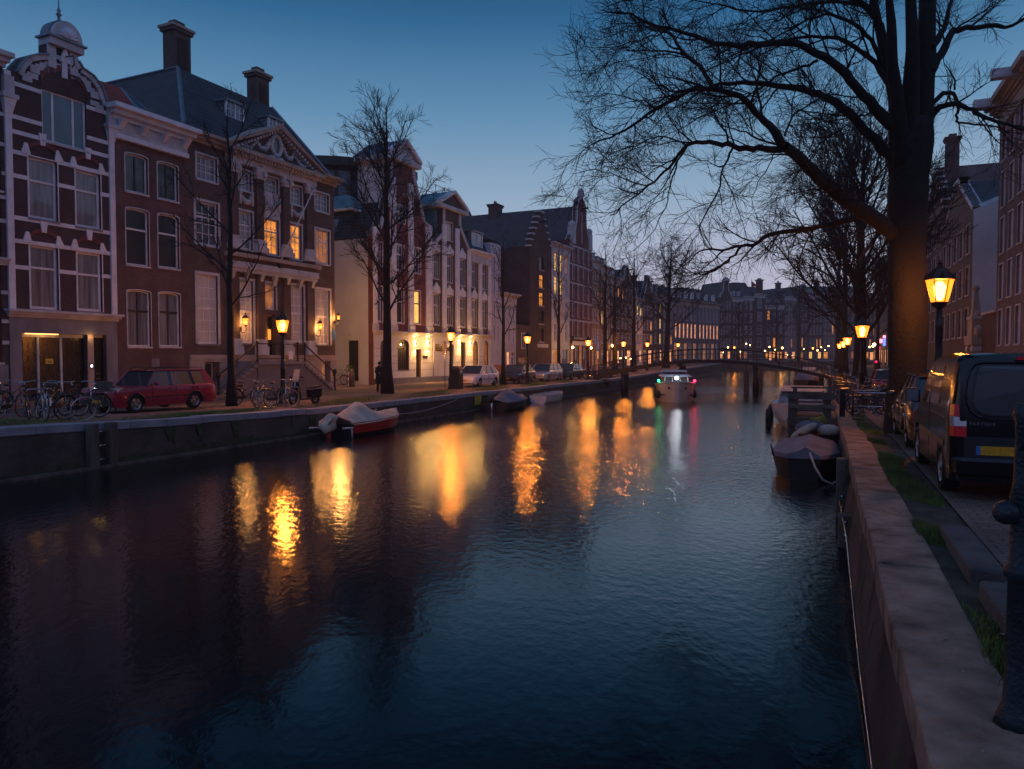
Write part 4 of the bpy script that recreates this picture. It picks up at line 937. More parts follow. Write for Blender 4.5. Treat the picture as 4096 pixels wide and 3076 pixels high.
for z in (cz0 + 2.5, cz0 + 3.15): mb.face([(x, y, z) for x, y in top], 'frame_dark')
for a, b in zip(top, top[1:]): mb.face([(a[0], a[1], cz0 + 2.5), (b[0], b[1], cz0 + 2.5), (b[0], b[1], cz0 + 3.15), (a[0], a[1], cz0 + 3.15)], 'frame_dark')
low = [arcp(R_ + .02, k) for k in range(n + 1)]
for a, b in zip(low, low[1:]): mb.face([(a[0], a[1], cz0), (b[0], b[1], cz0), (b[0], b[1], cz0 + .4), (a[0], a[1], cz0 + .4)], 'frame_dark')
mb.build('penthouse_roof', h.t, recalc=False)
# skylight in mansard, side door, camera
mb = MB()
def side(u, v): p = sidept(u, v); return -(p.x - H4.o.x), p.z       # local y (into the block), z
y0_, z0_ = side(1432, 1468); ya, za_ = side(1397, 1362)
mb.box(-.06, .02, min(y0_, ya), max(y0_, ya), .3, za_, 'g_dark'); dd_ = abs(ya - y0_)
for k in range(6): yy = min(y0_, ya) + dd_ * k / 5; mb.box(-.09, -.06, yy - .03, yy + .03, .3, za_, 'frame_dark')
mb.build('side_door', h.t)
mb = MB(); yy, zz = side(1395, 1340); mb.ball((-.15, yy, zz), .11, 'steel', 6); mb.box(-.12, 0, yy - .04, yy + .04, zz, zz + .15, 'steel'); mb.build('camera_dome', h.t)
mb = MB(); mb.hexa([(.15, 3.5, z_a + .6), (.15, 4.8, z_a + .6), (.25, 4.8, z_a + .6), (.25, 3.5, z_a + .6)], [(.5, 3.5, z_a + 1.7), (.5, 4.8, z_a + 1.7), (.6, 4.8, z_a + 1.7), (.6, 3.5, z_a + 1.7)], 'g_blue'); mb.build('roof_window', h.t)
mb = MB(); a, z = P(1738, 718, 3); mb.box(w - .3, w + .9, 2.4, 3.6, zs - 1, z, 'darkstucco'); mb.lathe([(.3, 0), (.26, .25), (.36, .3), (.36, .4)], 'frame_dark', 10, (w + .4, 3, z)); mb.build('chimney', h.t)
plt = thing('roof_plant', 'leafy potted plant on the roof terrace beside the dark chimney', 'plant', (H4.o + H4.row.d * (w - .9) + H4.row.n * 2.6 + Vector((0, 0, P(1738, 770, 3)[1]))))
random.seed(3); mb = MB()
for i in range(500):
    r = random.gauss(0, .45); a = random.uniform(0, 6.28); z = random.uniform(.2, 1.9); x, y = r * cos(a), r * sin(a) * .8; s = .09
    mb.face([(x, y, z), (x + s * random.uniform(-1, 1), y + s, z + s), (x + s, y - s * random.uniform(-1, 1), z + s * 1.4)], 'crown')
mb.build('foliage', plt, recalc=False); mb = MB(); mb.lathe([(.2, -.3), (.28, .2)], 'darkstucco', 8); mb.tube([(0, 0, 0), (.02, 0, 1.2)], .03, 'bark', 5); mb.build('pot', plt)
# mansion corner lantern hangs on house 3 corner
p_ = H3.o + H3.row.d * (H3.w - .05); a, z = H3.hit(1341, 1278)
wall_lantern('small bright lantern on the corner between mansion and white side wall', (p_.x + .05, p_.y, z), (.35, 1), 520, .7)

# house 5
h = House(ROW2, 1727, 1880, 'brown brick house with triangular pediment gable beside the red one')
P = h.pt; w = h.w
h.win(1782, 1808, 886, 957, pane='g_curtainlit', nx=3, nz=2, case=(.06, 'white'))
kk = dict(pane='g_dark', nx=3, nz=1, split=.65, case=(.06, 'white'))
w5 = [h.win(u0, u1, vt, vb, **kk) for u0, u1, vt, vb in ((1732, 1754, 1008, 1112), (1784, 1808, 1022, 1127), (1836, 1857, 1036, 1140), (1732, 1754, 1175, 1297), (1784, 1807, 1184, 1300), (1836, 1857, 1191, 1305))]
gA, gT = P(1738, 1377); gB = P(1812, 1377)[0]; h.holes.append([(gA, .03), (gB, .03), (gB, gT), (gA, gT)])
dA_, dT_ = P(1841, 1368); dB_ = P(1860, 1368)[0]; h.holes.append([(dA_, .03), (dB_, .03), (dB_, dT_), (dA_, dT_)])
zg5 = P(1728, 1333)[1]; zpb = P(1751, 825)[1]; nL, nR = P(1770, 860)[0], P(1841, 860)[0]; zs5 = P(1730, 975)[1]; zs6 = P(1874, 1002)[1]
outl = [(0, 0), (w, 0), (w, zs6), (nR, P(1841, 905)[1]), (nR, zpb), (nL, zpb), (nL, P(1770, 900)[1] - .6), (0, zs5)]
h.wall(outl, 'brickbrown', .5)
mb = MB(); mb.box(0, w, .5, 12, 0, zs6 - .6, 'brickbrown'); mb.build('rear_wall', h.t)
mb = MB(); mb.idx([(0, .5, zs6 - .6), (w, .5, zs6 - .6), (w, 12, zs6 - .6), (0, 12, zs6 - .6), (w / 2, .5, zpb - .4), (w / 2, 12, zpb - .4)], [(0, 4, 5, 3), (1, 2, 5, 4)], 'slate'); mb.build('roof', h.t)
mb = MB(); cc = (w / 2, zs5)
coping_band(mb, [(0, zs5), (nL, P(1770, 900)[1] - .6), (nL, zpb)], .3, 'offwhite', -.1, .6, cc); mb.build('gable_coping', h.t); mb = MB(); coping_band(mb, [(nR, zpb), (nR, P(1841, 905)[1]), (w, zs6)], .3, 'offwhite', -.1, .6, cc); mb.build('gable_coping', h.t)
mb = MB(); aL_, aR_ = P(1751, 850)[0], P(1862, 850)[0]; ap = P(1825, 772)[1]; m_ = (aL_ + aR_) / 2
mb.box(aL_, aR_, -.35, 2.5, zpb, zpb + .3, 'offwhite'); mb.prism([(aL_ + .2, zpb + .3), (aR_ - .2, zpb + .3), (m_, ap - .2)], -.12, .1, 'brickbrown')
for s0 in (aL_, aR_): mb.hexa([(s0, -.4, zpb + .3), (m_, -.4, ap - .2), (m_, .2, ap - .2), (s0, .2, zpb + .3)], [(s0, -.4, zpb + .55), (m_, -.4, ap + .05), (m_, .2, ap + .05), (s0, .2, zpb + .55)], 'white')
mb.build('pediment', h.t); mb = MB(); mb.prism([(aL_, zpb + .3), (aR_, zpb + .3), (m_, ap)], .2, 3, 'copper'); mb.box(nL - .3, nR, .5, 3, zs5, zpb, 'copper'); mb.build('pediment_roof', h.t)
def lintels(h, ws):
    for a0, a1, z0, z1 in ws:
        mb = MB(); m_ = (a0 + a1) / 2; mb.prism([(a0 - .12, z1 + .12), (a1 + .12, z1 + .12), (a1 + .12, z1 + .55), (m_ + .2, z1 + .75), (m_, z1 + 1.0), (m_ - .2, z1 + .75), (a0 - .12, z1 + .55)], -.12, .01, 'white'); mb.build('ornate_lintel', h.t)
lintels(h, w5)
def pils(h, us, zg, zt):
    for u0, u1 in us:
        mb = MB(); a0, a1 = P(u0, 1100)[0], P(u1, 1100)[0]; mb.box(a0, a1, -.14, .01, zg + .5, zt(a0) if callable(zt) else zt, 'white'); mb.box(a0 - .06, a1 + .06, -.18, .01, zg, zg + .5, 'offwhite'); mb.build('pilaster', h.t)
pils(h, ((1768, 1782), (1820, 1834), (1868, 1879)), zg5, lambda a: zs6 + (1.6 if a < w - 1.5 else 0))
hs = [[(gA, .451), (gB, .451), (gB, gT), (gA, gT)], [(dA_, .451), (dB_, .451), (dB_, dT_), (dA_, dT_)]]
white_base(h, hs, zg5, w)
mb = MB(); mb.box(gA, gB, .18, .24, .03, gT - .55, 'stucco'); mb.box(gA, gB, .1, .24, gT - .55, gT, 'darkwood')
for k in range(1, 5): z = .03 + (gT - .6) * k / 5; mb.box(gA, gB, .172, .18, z, z + .02, 'offwhite')
mb.build('garage_door', h.t)
mb = MB(); mb.box(dA_, dB_, .2, .26, .03, dT_, 'darkwood'); mb.build('door', h.t)
mb = MB(); mb.tube([(.02, -.16, 0), (.02, -.16, zg5 + .4)], .05, 'offwhite', 6); mb.build('drainpipe', h.t)
sconce('lit wall sconce left of the narrow arched door beside the lamp post', h, 1833, 1371); sconce('lit wall sconce at the far end of the white ground floor by its drainpipe', h, 1876, 1374)
# house 6
h = House(ROW2, 1880, 1962, 'narrow brown brick house with white cornice and dormered green mansard')
P = h.pt; w = h.w; zc6 = P(1883, 998)[1]
w6 = [h.win(u0, u1, vt, vb, **kk) for u0, u1, vt, vb in ((1886, 1903, 1047, 1148), (1927, 1943, 1058, 1155), (1887, 1904, 1198, 1308), (1928, 1943, 1205, 1312))]
for u0, u1 in ((1889, 1912), (1931, 1953)): h.win(u0, u1, 1363, 1462, pane='g_litdim', frame='frame_dark', nx=4, rise=.4, sill='bluestone')
h.wall([(0, 0), (w, 0), (w, zc6 - .4), (0, zc6 - .4)], 'brickbrown', 12); lintels(h, w6)
mb = MB(); mb.box(0, w, -.15, .01, zc6 - 1.1, zc6 - .3, 'offwhite'); cornice(mb, 0, w, zc6 - .4, .4, 'white', .5); mb.build('cornice', h.t)
pils(h, ((1913, 1924), (1951, 1961)), P(1881, 1338)[1], zc6 - 1.1)
zg6 = P(1881, 1338)[1]; hs = []
for u0, u1 in ((1889, 1912), (1931, 1953)): a0, z1 = P(u0, 1363); a1 = P(u1, 1363)[0]; z0 = P(u0, 1462)[1]; hs.append(archpts(a0, a1, max(.46, z0), z1, .4))
white_base(h, hs, zg6, w)
mb = MB(); zt6 = P(1860, 850, 3)[1]; mb.hexa([(0, .2, zc6), (w, .2, zc6), (w, 12, zc6), (0, 12, zc6)], [(0, 2.2, zt6), (w, 2.2, zt6), (w, 11, zt6), (0, 11, zt6)], 'copper' if False else 'slate'); mb.build('roof', h.t)
a0_, z1_ = P(1889, 925, .5); a1_ = P(1930, 925, .5)[0]; z0_ = P(1889, 980, .5)[1]; dormer(h.t, (a0_ + a1_) / 2, z0_, a1_ - a0_, z1_ - z0_, .5, 3, pane='g_blue', nx=2)
# scaffold on the roof beyond
sc_ = thing('scaffold', 'thin metal scaffold frame standing on the roofs against the sky', 'scaffold', (h.o + h.row.d * (w * .6) + h.row.n * 5 + Vector((0, 0, zt6 - .5))), atan2(h.row.d.y, h.row.d.x))
mb = MB()
for x in (0, 1.6, 3.4):
    for y in (0, 2): mb.tube([(x, y, 0), (x, y, 3.0)], .04, 'redsign' if x == 1.6 else 'steel', 4)
for z in (1.2, 2.2, 2.9):
    for y in (0, 2): mb.tube([(-.3, y, z), (3.8, y, z)], .035, 'steel', 4)
mb.tube([(0, 0, 1), (1.6, 0, 2.9)], .03, 'redsign', 4); mb.tube([(1.6, 0, 2.9), (3.4, 0, 1)], .03, 'steel', 4); mb.build('tube_frame', sc_)

# ------------------------------------------------------------------ generic helper for the smaller and farther houses
rngw = random.Random(99)
def gable(kind, w, zb, zt, cw=None):
    m_ = w / 2
    if kind == 'step':
        n = 6; L_ = []; 
        for i in range(n): x = m_ * .92 * i / n; L_ += [(x + .1, zb + (zt - zb) * i / n), (x + .1, zb + (zt - zb) * (i + 1) / n)]
        R_ = [(w - x, z) for x, z in reversed(L_)]; return R_ + list(reversed(L_)) if False else [(w, zb)] + [(w - x, z) for x, z in L_] + [(x, z) for x, z in reversed(L_)] + [(0, zb)]
    if kind == 'bell':
        pr = [(0, 0), (.06, .12), (.2, .22), (.28, .45), (.3, .72), (.38, .92), (.5, 1)]
    elif kind == 'neck':
        pr = [(0, 0), (.05, .14), (.22, .3), (.26, .36), (.27, .8), (.23, .84), (.5, 1)]
    elif kind == 'spout':
        pr = [(0, 0), (.4, .85), (.4, 1), (.5, 1)]
    else: return [(w, zb), (0, zb)]
    L_ = [(x * w, zb + z * (zt - zb)) for x, z in pr]
    return [(w - x, z) for x, z in L_] + [(x, z) for x, z in reversed(L_)][1:]
def simple_house(row, u0, u1, v_eave, label, m, cols, floors, v_top=None, kind='flat', ground=3.2, frame='white', lit=(), litm='g_lit', pane='g_dark', roofm='slate', u_ref=None, zb=0.0, depth=10, roofh=3, cat='house', group=None, dorm=0, capm='offwhite', wfrac=.62, hfrac=.68, shop=None, corn=True, nx=2, base=None, off=0, bands=False, ridge='along'):
    h = House(row, u0, u1, label, cat, group, zb, off=off); w = h.w; ur = u_ref or (u0 + u1) / 2
    ze = h.hit(ur, v_eave)[1]; zt = h.hit(ur, v_top)[1] if v_top else ze
    fh = (ze - .5 - ground) / floors; ws = []; idx = 0
    for f in range(floors):
        for c in range(cols):
            cw_ = (w - .5) / cols; a = .25 + cw_ * (c + .5); ww = min(cw_ * wfrac, 1.35); hh = fh * hfrac; z0 = ground + f * fh + fh * (1 - hfrac) * .5
            pn = pane if rngw.random() < .62 else rngw.choice(['g_dark', 'g_curtain', 'g_blue', 'g_curtain'])
            if idx in lit: pn = litm
            ws.append(h.winl(a - ww / 2, a + ww / 2, z0, z0 + hh, pane=pn, frame=frame, nx=nx, split=.62, fw=.07, case=(.06, frame))); idx += 1
    if shop:
        n = shop[0]; cw_ = (w - .4) / n
        for c in range(n):
            a = .2 + cw_ * (c + .5); ws.append(h.winl(a - cw_ * .38, a + cw_ * .38, .25 if c % 2 else .7, ground - .6, pane=shop[1][c % len(shop[1])], frame=base or frame, nx=2 if cw_ > 1.6 else 1, split=.75, fw=.09, sill=None, name='shop_window'))
    o = [(0, 0), (w, 0)] + (gable(kind, w, ze, zt) if kind != 'flat' else [(w, ze), (0, ze)])
    h.wall(o, m, .5 if kind != 'flat' else depth)
    if kind != 'flat':
        mb = MB(); mb.box(.01, w - .01, .5, depth, 0, ze, m); mb.build('side_wall', h.t)
        if ridge == 'along':
            mb = MB(); zr_ = ze + (zt - ze) * .8; mb.idx([(0, .45, ze - .1), (w, .45, ze - .1), (w, depth, ze - .1), (0, depth, ze - .1), (w / 2, .45, zr_), (w / 2, depth, zr_)], [(0, 4, 5, 3), (1, 2, 5, 4), (0, 1, 4), (2, 3, 5)], roofm); mb.build('roof', h.t)
        mb = MB(); pts = gable(kind, w, ze, zt)
        if kind == 'step':
            for (a, z), (b_, z2) in zip(pts, pts[1:]):
                if abs(z - z2) < .01 and abs(a - b_) > .02: mb = MB(); mb.box(min(a, b_) - .08, max(a, b_) + .08, -.08, .6, z, z + .16, capm); mb.build('step_cap', h.t)
            mb = MB()
        else: coping_band(mb, pts, .22, capm, -.08, .6, (w / 2, ze))
        if kind == 'neck': mb.prism([(w * .24, zt - (zt - ze) * .18), (w * .76, zt - (zt - ze) * .18), (w * .5, zt + .1)], -.2, .6, capm)
        if mb.v: mb.build('gable_coping', h.t)
        mb = MB(); mb.box(w / 2 - .08, w / 2 + .08, -.9, .01, ze + (zt - ze) * .72, ze + (zt - ze) * .72 + .2, 'darkwood'); mb.build('hoist_beam', h.t)
    else:
        if corn: mb = MB(); mb.box(0, w, -.1, .01, ze - .8, ze - .1, capm); cornice(mb, 0, w, ze - .1, .4, capm, .5); mb.build('cornice', h.t)
        zr_ = ze + roofh if not v_top else zt
        mb = MB(); d2 = min(3.5, depth / 2)
        mb.hexa([(0, .1, ze + .3), (w, .1, ze + .3), (w, depth, ze + .3), (0, depth, ze + .3)], [(.02, d2, zr_), (w - .02, d2, zr_), (w - .02, depth - .5, zr_), (.02, depth - .5, zr_)], roofm); mb.build('roof', h.t)
        for k in range(dorm):
            a = w * (k + .5) / dorm; dh = min(1.5, (zr_ - ze) * .6); dormer(h.t, a, ze + .55, min(1.3, w / dorm * .6), dh, .7, 3.0, nx=2)
    if bands:
        h.bands([ground + fh * k - .1 for k in range(floors + 1)], .2, 'offwhite', ws)
    mb = MB(); mb.box(0, w, -.04, .01, 0, .24, base or 'bluestone'); mb.build('plinth', h.t)
    h.ws = ws; h.ze = ze; h.zt = zt; return h
def chim(h, f, y, wd, ht, m='brickred', pots=2, base=None):
    z = base if base is not None else h.zt
    return chimney(h.t, h.w * f, y, z - 2, wd, wd * .8, z + ht, m, pots)
# H7a, H7b
zz = lambda u, row=ROW2: zl(row.at(u).y)
simple_house(ROW2, 1963, 2003, 975, 'narrow grey blue stucco house behind the slim tree', 'bluestucco', 2, 4, pane='g_dark', nx=1, roofh=1.5, wfrac=.45, corn=False)
h7 = simple_house(ROW2, 2003, 2064, 1186, 'low pale stucco house between taller brick neighbours', 'bluestucco', 3, 2, pane='g_dark', nx=1, roofh=.6, shop=(3, ['g_dark', 'g_litpink']), wfrac=.42)
# H8 dark stepped gable with side wall
h = simple_house(ROW2, 2121, 2206, 990, 'dark brick stepped gable house seen at its windowless flank', 'brickdark', 1, 5, v_top=838, kind='step', ground=3.5, pane='g_dark', nx=2, frame='frame_dark', lit=(2, 3), litm='g_lit', roofm='pan', depth=16, wfrac=.25, hfrac=.75, u_ref=2140)
mb = MB(); a, z = h.hit(2165, 1370); mb.box(h.w * .3, h.w * .8, -.1, .01, 3.1, 3.5, 'offwhite'); mb.build('door_lintel', h.t)
# wall part between H7b and H8 (flank continues): H8 starts at its flank
simple_house(ROW2, 2064, 2120, 1300, 'low plain brick annexe with a boarded door lit by the street lantern', 'brickbrown', 1, 1, ground=2.6, roofh=.3, pane='g_dark', wfrac=.3, corn=False, shop=(1, ['g_dark']), base='sand')
simple_house(ROW2, 2206, 2278, 990, 'pale pinkish stucco house with tall lit windows beside the stepped gable', 'stucco', 3, 4, pane='g_litdim', lit=(6, 7, 9, 10), litm='g_lityellow', roofh=2.5, ground=3.6, wfrac=.5, hfrac=.75, shop=(2, ['g_litdim', 'g_dark']), base='redsign' if False else 'sand')
# H9 tall ornate red gable
h = simple_house(ROW2, 2278, 2366, 965, 'very tall crimson brick gable with white scrolls and many stone bands', 'brickcrimson', 4, 5, v_top=770, kind='flat' if False else 'bell', ground=4.2, pane='g_dark', roofm='panx' if False else 'pan', depth=22, bands=True, wfrac=.3, hfrac=.72, zb=.2, shop=(5, ['g_litdim', 'g_dark']), u_ref=2300)
w = h.w; mb = MB()
for x in (.12, .88): mb = MB(); mb.box(w * x - .5, w * x + .5, -.25, .5, h.ze - .4, h.ze + 1.6, 'offwhite'); mb.ball((w * x, .1, h.ze + 1.9), .5, 'offwhite', 6); mb.build('scroll_stone', h.t)
mb = MB(); mb.ball((w / 2, .1, h.zt + .3), .45, 'offwhite', 6, (1, 1, 1.6)); mb.box(w * .5 - .06, w * .5 + .06, -.12, .01, h.ze, h.zt - 2, 'offwhite'); mb.build('top_stone', h.t)
mb = MB(); mb.box(.2, w - .2, -.5, .01, 4.0, 4.3, 'darkwood'); mb.box(.4, w - .4, -.3, -.2, 3.3, 3.8, 'whitesign'); mb.build('shop_fascia', h.t)
chim(h, .5, 12, 1.6, 1.1, 'brickred', 2, h.zt - (h.zt - h.ze) * .2)
# the row beyond, brown and warm-lit
L0 = [(2366, 2400, 1052, 1010, 'bricktan', 3, 4, 'flat', (2, 5, 8), 'g_lit', 'tan brick house with lit upper windows next to the crimson gable'),
      (2400, 2440, 1075, 1030, 'bricktan', 3, 4, 'flat', (1, 3, 7, 10), 'g_lityellow', 'tan brick house with four scattered lit windows behind bare trees'),
      (2440, 2482, 1118, 1075, 'brickbrown', 3, 4, 'flat', (4, 10, 11), 'g_lit', 'brown brick house with dormers, second from the tan pair'),
      (2482, 2528, 1135, 1060, 'brickbrown', 3, 4, 'bell', (9,), 'g_lit', 'brown bell gabled house behind the far left lanterns'),
      (2528, 2570, 1200, 1140, 'stucco', 3, 3, 'flat', (6, 7, 8), 'g_lityellow', 'cream stucco house with yellow lit attic windows'),
      (2570, 2612, 1205, 1100, 'brickdark', 3, 3, 'spout', (2, 5), 'g_lit', 'dark brick house with sharp spout gable and pink shutters'),
      (2612, 2650, 1190, 1120, 'brickdark', 2, 3, 'flat', (1, 3, 5), 'g_lityellow', 'dark house with red tiled roof and a column of yellow windows'),
      (2650, 2692, 1215, 1175, 'brickpurple', 3, 3, 'flat', (2,), 'g_lit', 'mauve brick house left of the long palace front')]
for i, (u0, u1, ve, vt, m, c_, f_, k_, lit, lm, lb) in enumerate(L0):
    p = ROW2.at((u0 + u1) / 2); h = simple_house(ROW2, u0, u1, ve, lb, m, c_, f_, v_top=vt, kind=k_, lit=lit, litm=lm, zb=zl(p.y), shop=(3, ['g_litdim', 'g_dark', 'g_litpink']) if i % 2 == 0 else (2, ['g_dark', 'g_litpink']), roofm='redtile' if i == 6 else 'slate', dorm=2 if k_ == 'flat' else 0, pane='g_litdim' if i in (4,) else 'g_dark')
    if i % 2 == 0: chim(h, .8, 5, 1.0, 1.2)
# long palace-like row turned towards us
p0 = ROW2.at(2692); ang = YAW - radians(90) + math.atan((4726 - 2048) / FPX)
vp = math.atan((4726 - 2048) / FPX) - YAW
ROW3 = Row((p0.x, p0.y), (sin(vp), cos(vp)))
h = simple_house(ROW3, 2692, 2790, 1207, 'long mauve stone front with eleven bays lit orange on the first floor', 'brickpurple', 6, 2, v_top=1150, kind='flat', ground=4.4, lit=range(0, 6), litm='g_litpink', zb=1.0, dorm=4, shop=(5, ['g_litdim', 'g_dark']), cat='building', capm='sand', wfrac=.5, hfrac=.82)
for f in (.15, .4, .65): chim(h, f, 6, 1.4, .6, 'bricktan', 0)
h = simple_house(ROW3, 2790, 2877, 1218, 'mauve stone front continuing the long lit palace row to the right', 'brickpurple', 6, 2, v_top=1150, kind='flat', ground=4.4, lit=range(0, 6), litm='g_litpink', zb=1.0, dorm=3, shop=(5, ['g_dark', 'g_litdim']), cat='building', capm='sand', wfrac=.5, hfrac=.82)
# frontal far row
def depthrow(uA, ZA, uB, ZB):
    a = gd(uA, 1430, ZA); b = gd(uB, 1430, ZB); return Row((a.x, a.y), (b.x - a.x, b.y - a.y))
ROW4 = depthrow(2877, 196, 3420, 214)
F0 = [(2877, 2926, 1190, 1108, 'brickdark', 4, 4, 'neck', (), 'dark narrow house with white neck gable closing the palace row', (3, ['g_litpink', 'g_dark'])),
      (2926, 2970, 1195, 1150, 'brickdark', 3, 4, 'flat', (), 'dark brick house with white cornice and white beam', (2, ['g_dark', 'g_litpink'])),
      (2970, 3014, 1190, 1125, 'brickdark', 2, 4, 'flat', (), 'tall dark house with two columns of white windows', (2, ['g_litdim', 'g_dark'])),
      (3014, 3058, 1180, 1142, 'brickdark', 1, 4, 'flat', (), 'unlit dark house under a red flag', (1, ['g_dark'])),
      (3058, 3135, 1226, 1155, 'brickdark', 3, 3, 'flat', (6, 1), 'dark corner cafe house with a lit white awning front', (5, ['g_lit', 'g_litpink'])),
      (3135, 3185, 1190, 1150, 'brickpurple', 4, 4, 'flat', (2,), 'mauve brick house with four window columns beside the corner cafe', (3, ['g_litpink', 'g_dark'])),
      (3185, 3232, 1170, 1135, 'brickdark', 3, 4, 'neck', (1,), 'dark neck gabled house half hidden by the far tree', (3, ['g_dark', 'g_litdim'])),
      (3232, 3290, 1185, 1150, 'brickbrown', 4, 4, 'flat', (2, 3), 'brown house with a pair of yellow lit windows', (3, ['g_lityellow', 'g_dark'])),
      (3290, 3340, 1175, 1140, 'brickpurple', 3, 4, 'flat', (5,), 'mauve house behind the string of far lanterns', (2, ['g_lit', 'g_dark'])),
      (3340, 3400, 1185, 1150, 'brickbrown', 4, 4, 'spout', (), 'brown spout gabled house behind the right quay lanterns', (3, ['g_litdim'])),
      (3400, 3455, 1175, 1140, 'brickpurple', 4, 4, 'flat', (3,), 'far mauve house left of the second right lantern', (3, ['g_litdim', 'g_lit'])),
      (3455, 3520, 1190, 1165, 'brickdark', 4, 4, 'flat', (1, 6), 'far dark house above the warm shop lamps', (3, ['g_lit', 'g_litpink']))]
for i, (u0, u1, ve, vt, m, c_, f_, k_, lit, lb, shop) in enumerate(F0):
    h = simple_house(ROW4, u0, u1, ve, lb, m, c_, f_, v_top=vt, kind=k_, lit=lit, zb=1.0, shop=shop, dorm=2 if i in (1, 4, 7) else 0, pane='g_dark', frame='offwhite' if i != 2 else 'white', wfrac=.45)
    if i in (3,): chimney(h.t, h.w * .8, 1.5, h.ze, 1.4, 1.2, h.hit(3045, 1116)[1], 'brickbrown', 0)
    if i == 3:
        fa, fz = h.hit(3026, 1118); mb = MB(); mb.tube([(fa, 2, h.zt), (fa, 2, fz + .3)], .06, 'steel', 5); mb.idx([(fa, 2, fz), (fa, 2, fz - 1.8), (fa + 2.3, 2.2, fz - 1.5), (fa + .4, 2.1, fz - .3)], [(0, 1, 2, 3)], 'flag'); mb.build('flag', h.t)
    if i in (5, 8): chim(h, .3, 4, 1.2, 1.6)
# ================================================================== right row of houses
ROWR = Row((9.0, 50), (0, -1))               # viewer sees far end on the left
def rh(y_far, y_near, ze, label, m, cols, floors, zt=None, kind='flat', **k):
    """right-hand house given by distances along the quay"""
    h_ = {}
    def u_of(y, x=9.0):
        X = x * cos(YAW) + y * sin(YAW); Z = -x * sin(YAW) + y * cos(YAW); return 2048 + X / Z * FPX
    u0, u1 = u_of(y_far), u_of(y_near); um = u_of((y_far + y_near) / 2); ym = (y_far + y_near) / 2
    Z = -9 * sin(YAW) + ym * cos(YAW); zb = zr(ym)
    # convert heights to pixels through the same projection (exact inverse of hit)
    def v_of(z):
        lo, hi = -3000, 3000
        R0 = Row((9.0, 50), (0, -1))
        for _ in range(60):
            mid = (lo + hi) / 2
            if R0.at(um, mid).z > z: lo = mid
            else: hi = mid
        return lo
    return simple_house(ROWR, u0, u1, v_of(ze), label, m, cols, floors, v_top=v_of(zt) if zt else None, kind=kind, zb=zb, u_ref=um, **k)
h = rh(50.2, 41.5, 15.6, 'tall mauve brick warehouse front with pale timber hoist cornice at the right edge', 'brickpurple', 4, 5, zt=17.3, pane='g_dark', ground=2.6, capm='sand', wfrac=.46, hfrac=.76, frame='white')
w = h.w
for f in (.2, .75): mb = MB(); mb.box(w * f - .25, w * f + .25, -1.6, .01, h.ze + .1, h.ze + .55, 'offwhite'); mb.build('hoist_beam', h.t)
mb = MB(); mb.box(0, w, -.8, .05, h.ze + .3, h.ze + .6, 'sand'); mb.build('eaves_board', h.t)
h = rh(41.5, 33.0, 15.2, 'dark blue grey brick front cut by the right edge of the view', 'darkstucco', 3, 5, zt=17, pane='g_dark', ground=2.6, wfrac=.38, hfrac=.74, frame='offwhite')
h = rh(33.0, 24.0, 15.0, 'plain brick house out beyond the right edge behind the van', 'brickbrown', 3, 5, zt=17, pane='g_dark', ground=2.8, frame='offwhite')
# low wall with stone baroque gate between white flank and warehouse
g = thing('stone_gateway', 'pale carved stone gateway with obelisk top beside a low brick wall', 'gateway', (8.85, 55.5, zr(55)), -pi / 2)
mb = MB()
mb.box(-1.1, -.6, -.3, .3, 0, 3.0, 'sand'); mb.box(.6, 1.1, -.3, .3, 0, 3.0, 'sand'); mb.box(-1.3, 1.3, -.4, .4, 3.0, 3.5, 'sand')
for z in (.5, 1.2, 1.9, 2.6): mb.box(-1.25, -.5, -.36, .36, z, z + .3, 'offwhite'); mb.box(.5, 1.25, -.36, .36, z, z + .3, 'offwhite')
mb.box(-.7, .7, -.3, .3, 3.5, 4.6, 'sand'); mb.box(-.9, .9, -.38, .38, 4.6, 4.8, 'offwhite'); mb.hexa([(-.4, -.25, 4.8), (.4, -.25, 4.8), (.4, .25, 4.8), (-.4, .25, 4.8)], [(-.12, -.1, 6.4), (.12, -.1, 6.4), (.12, .1, 6.4), (-.12, .1, 6.4)], 'sand'); mb.ball((0, 0, 6.6), .22, 'sand', 6)
for s in (-1, 1): mb.ball((s * 1.0, 0, 3.85), .25, 'sand', 6, (1, 1, 1.5)); mb.ball((s * .75, 0, 4.95), .18, 'sand', 5)
mb.build('stonework', g); mb = MB(); mb.box(-.6, .6, .1, .2, 0, 3, 'darkwood'); mb.build('gate_leaf', g)
mb = MB(); mb.box(9.0, 9.4, 50.2, 54.2, zr(52), 4.6, 'brickdark'); mb.box(8.9, 9.5, 50.2, 54.2, 4.6, 4.75, 'offwhite'); o = mb.build('garden_wall'); tag(o, 'low dark brick garden wall with pale capping right of the stone gateway', 'wall')
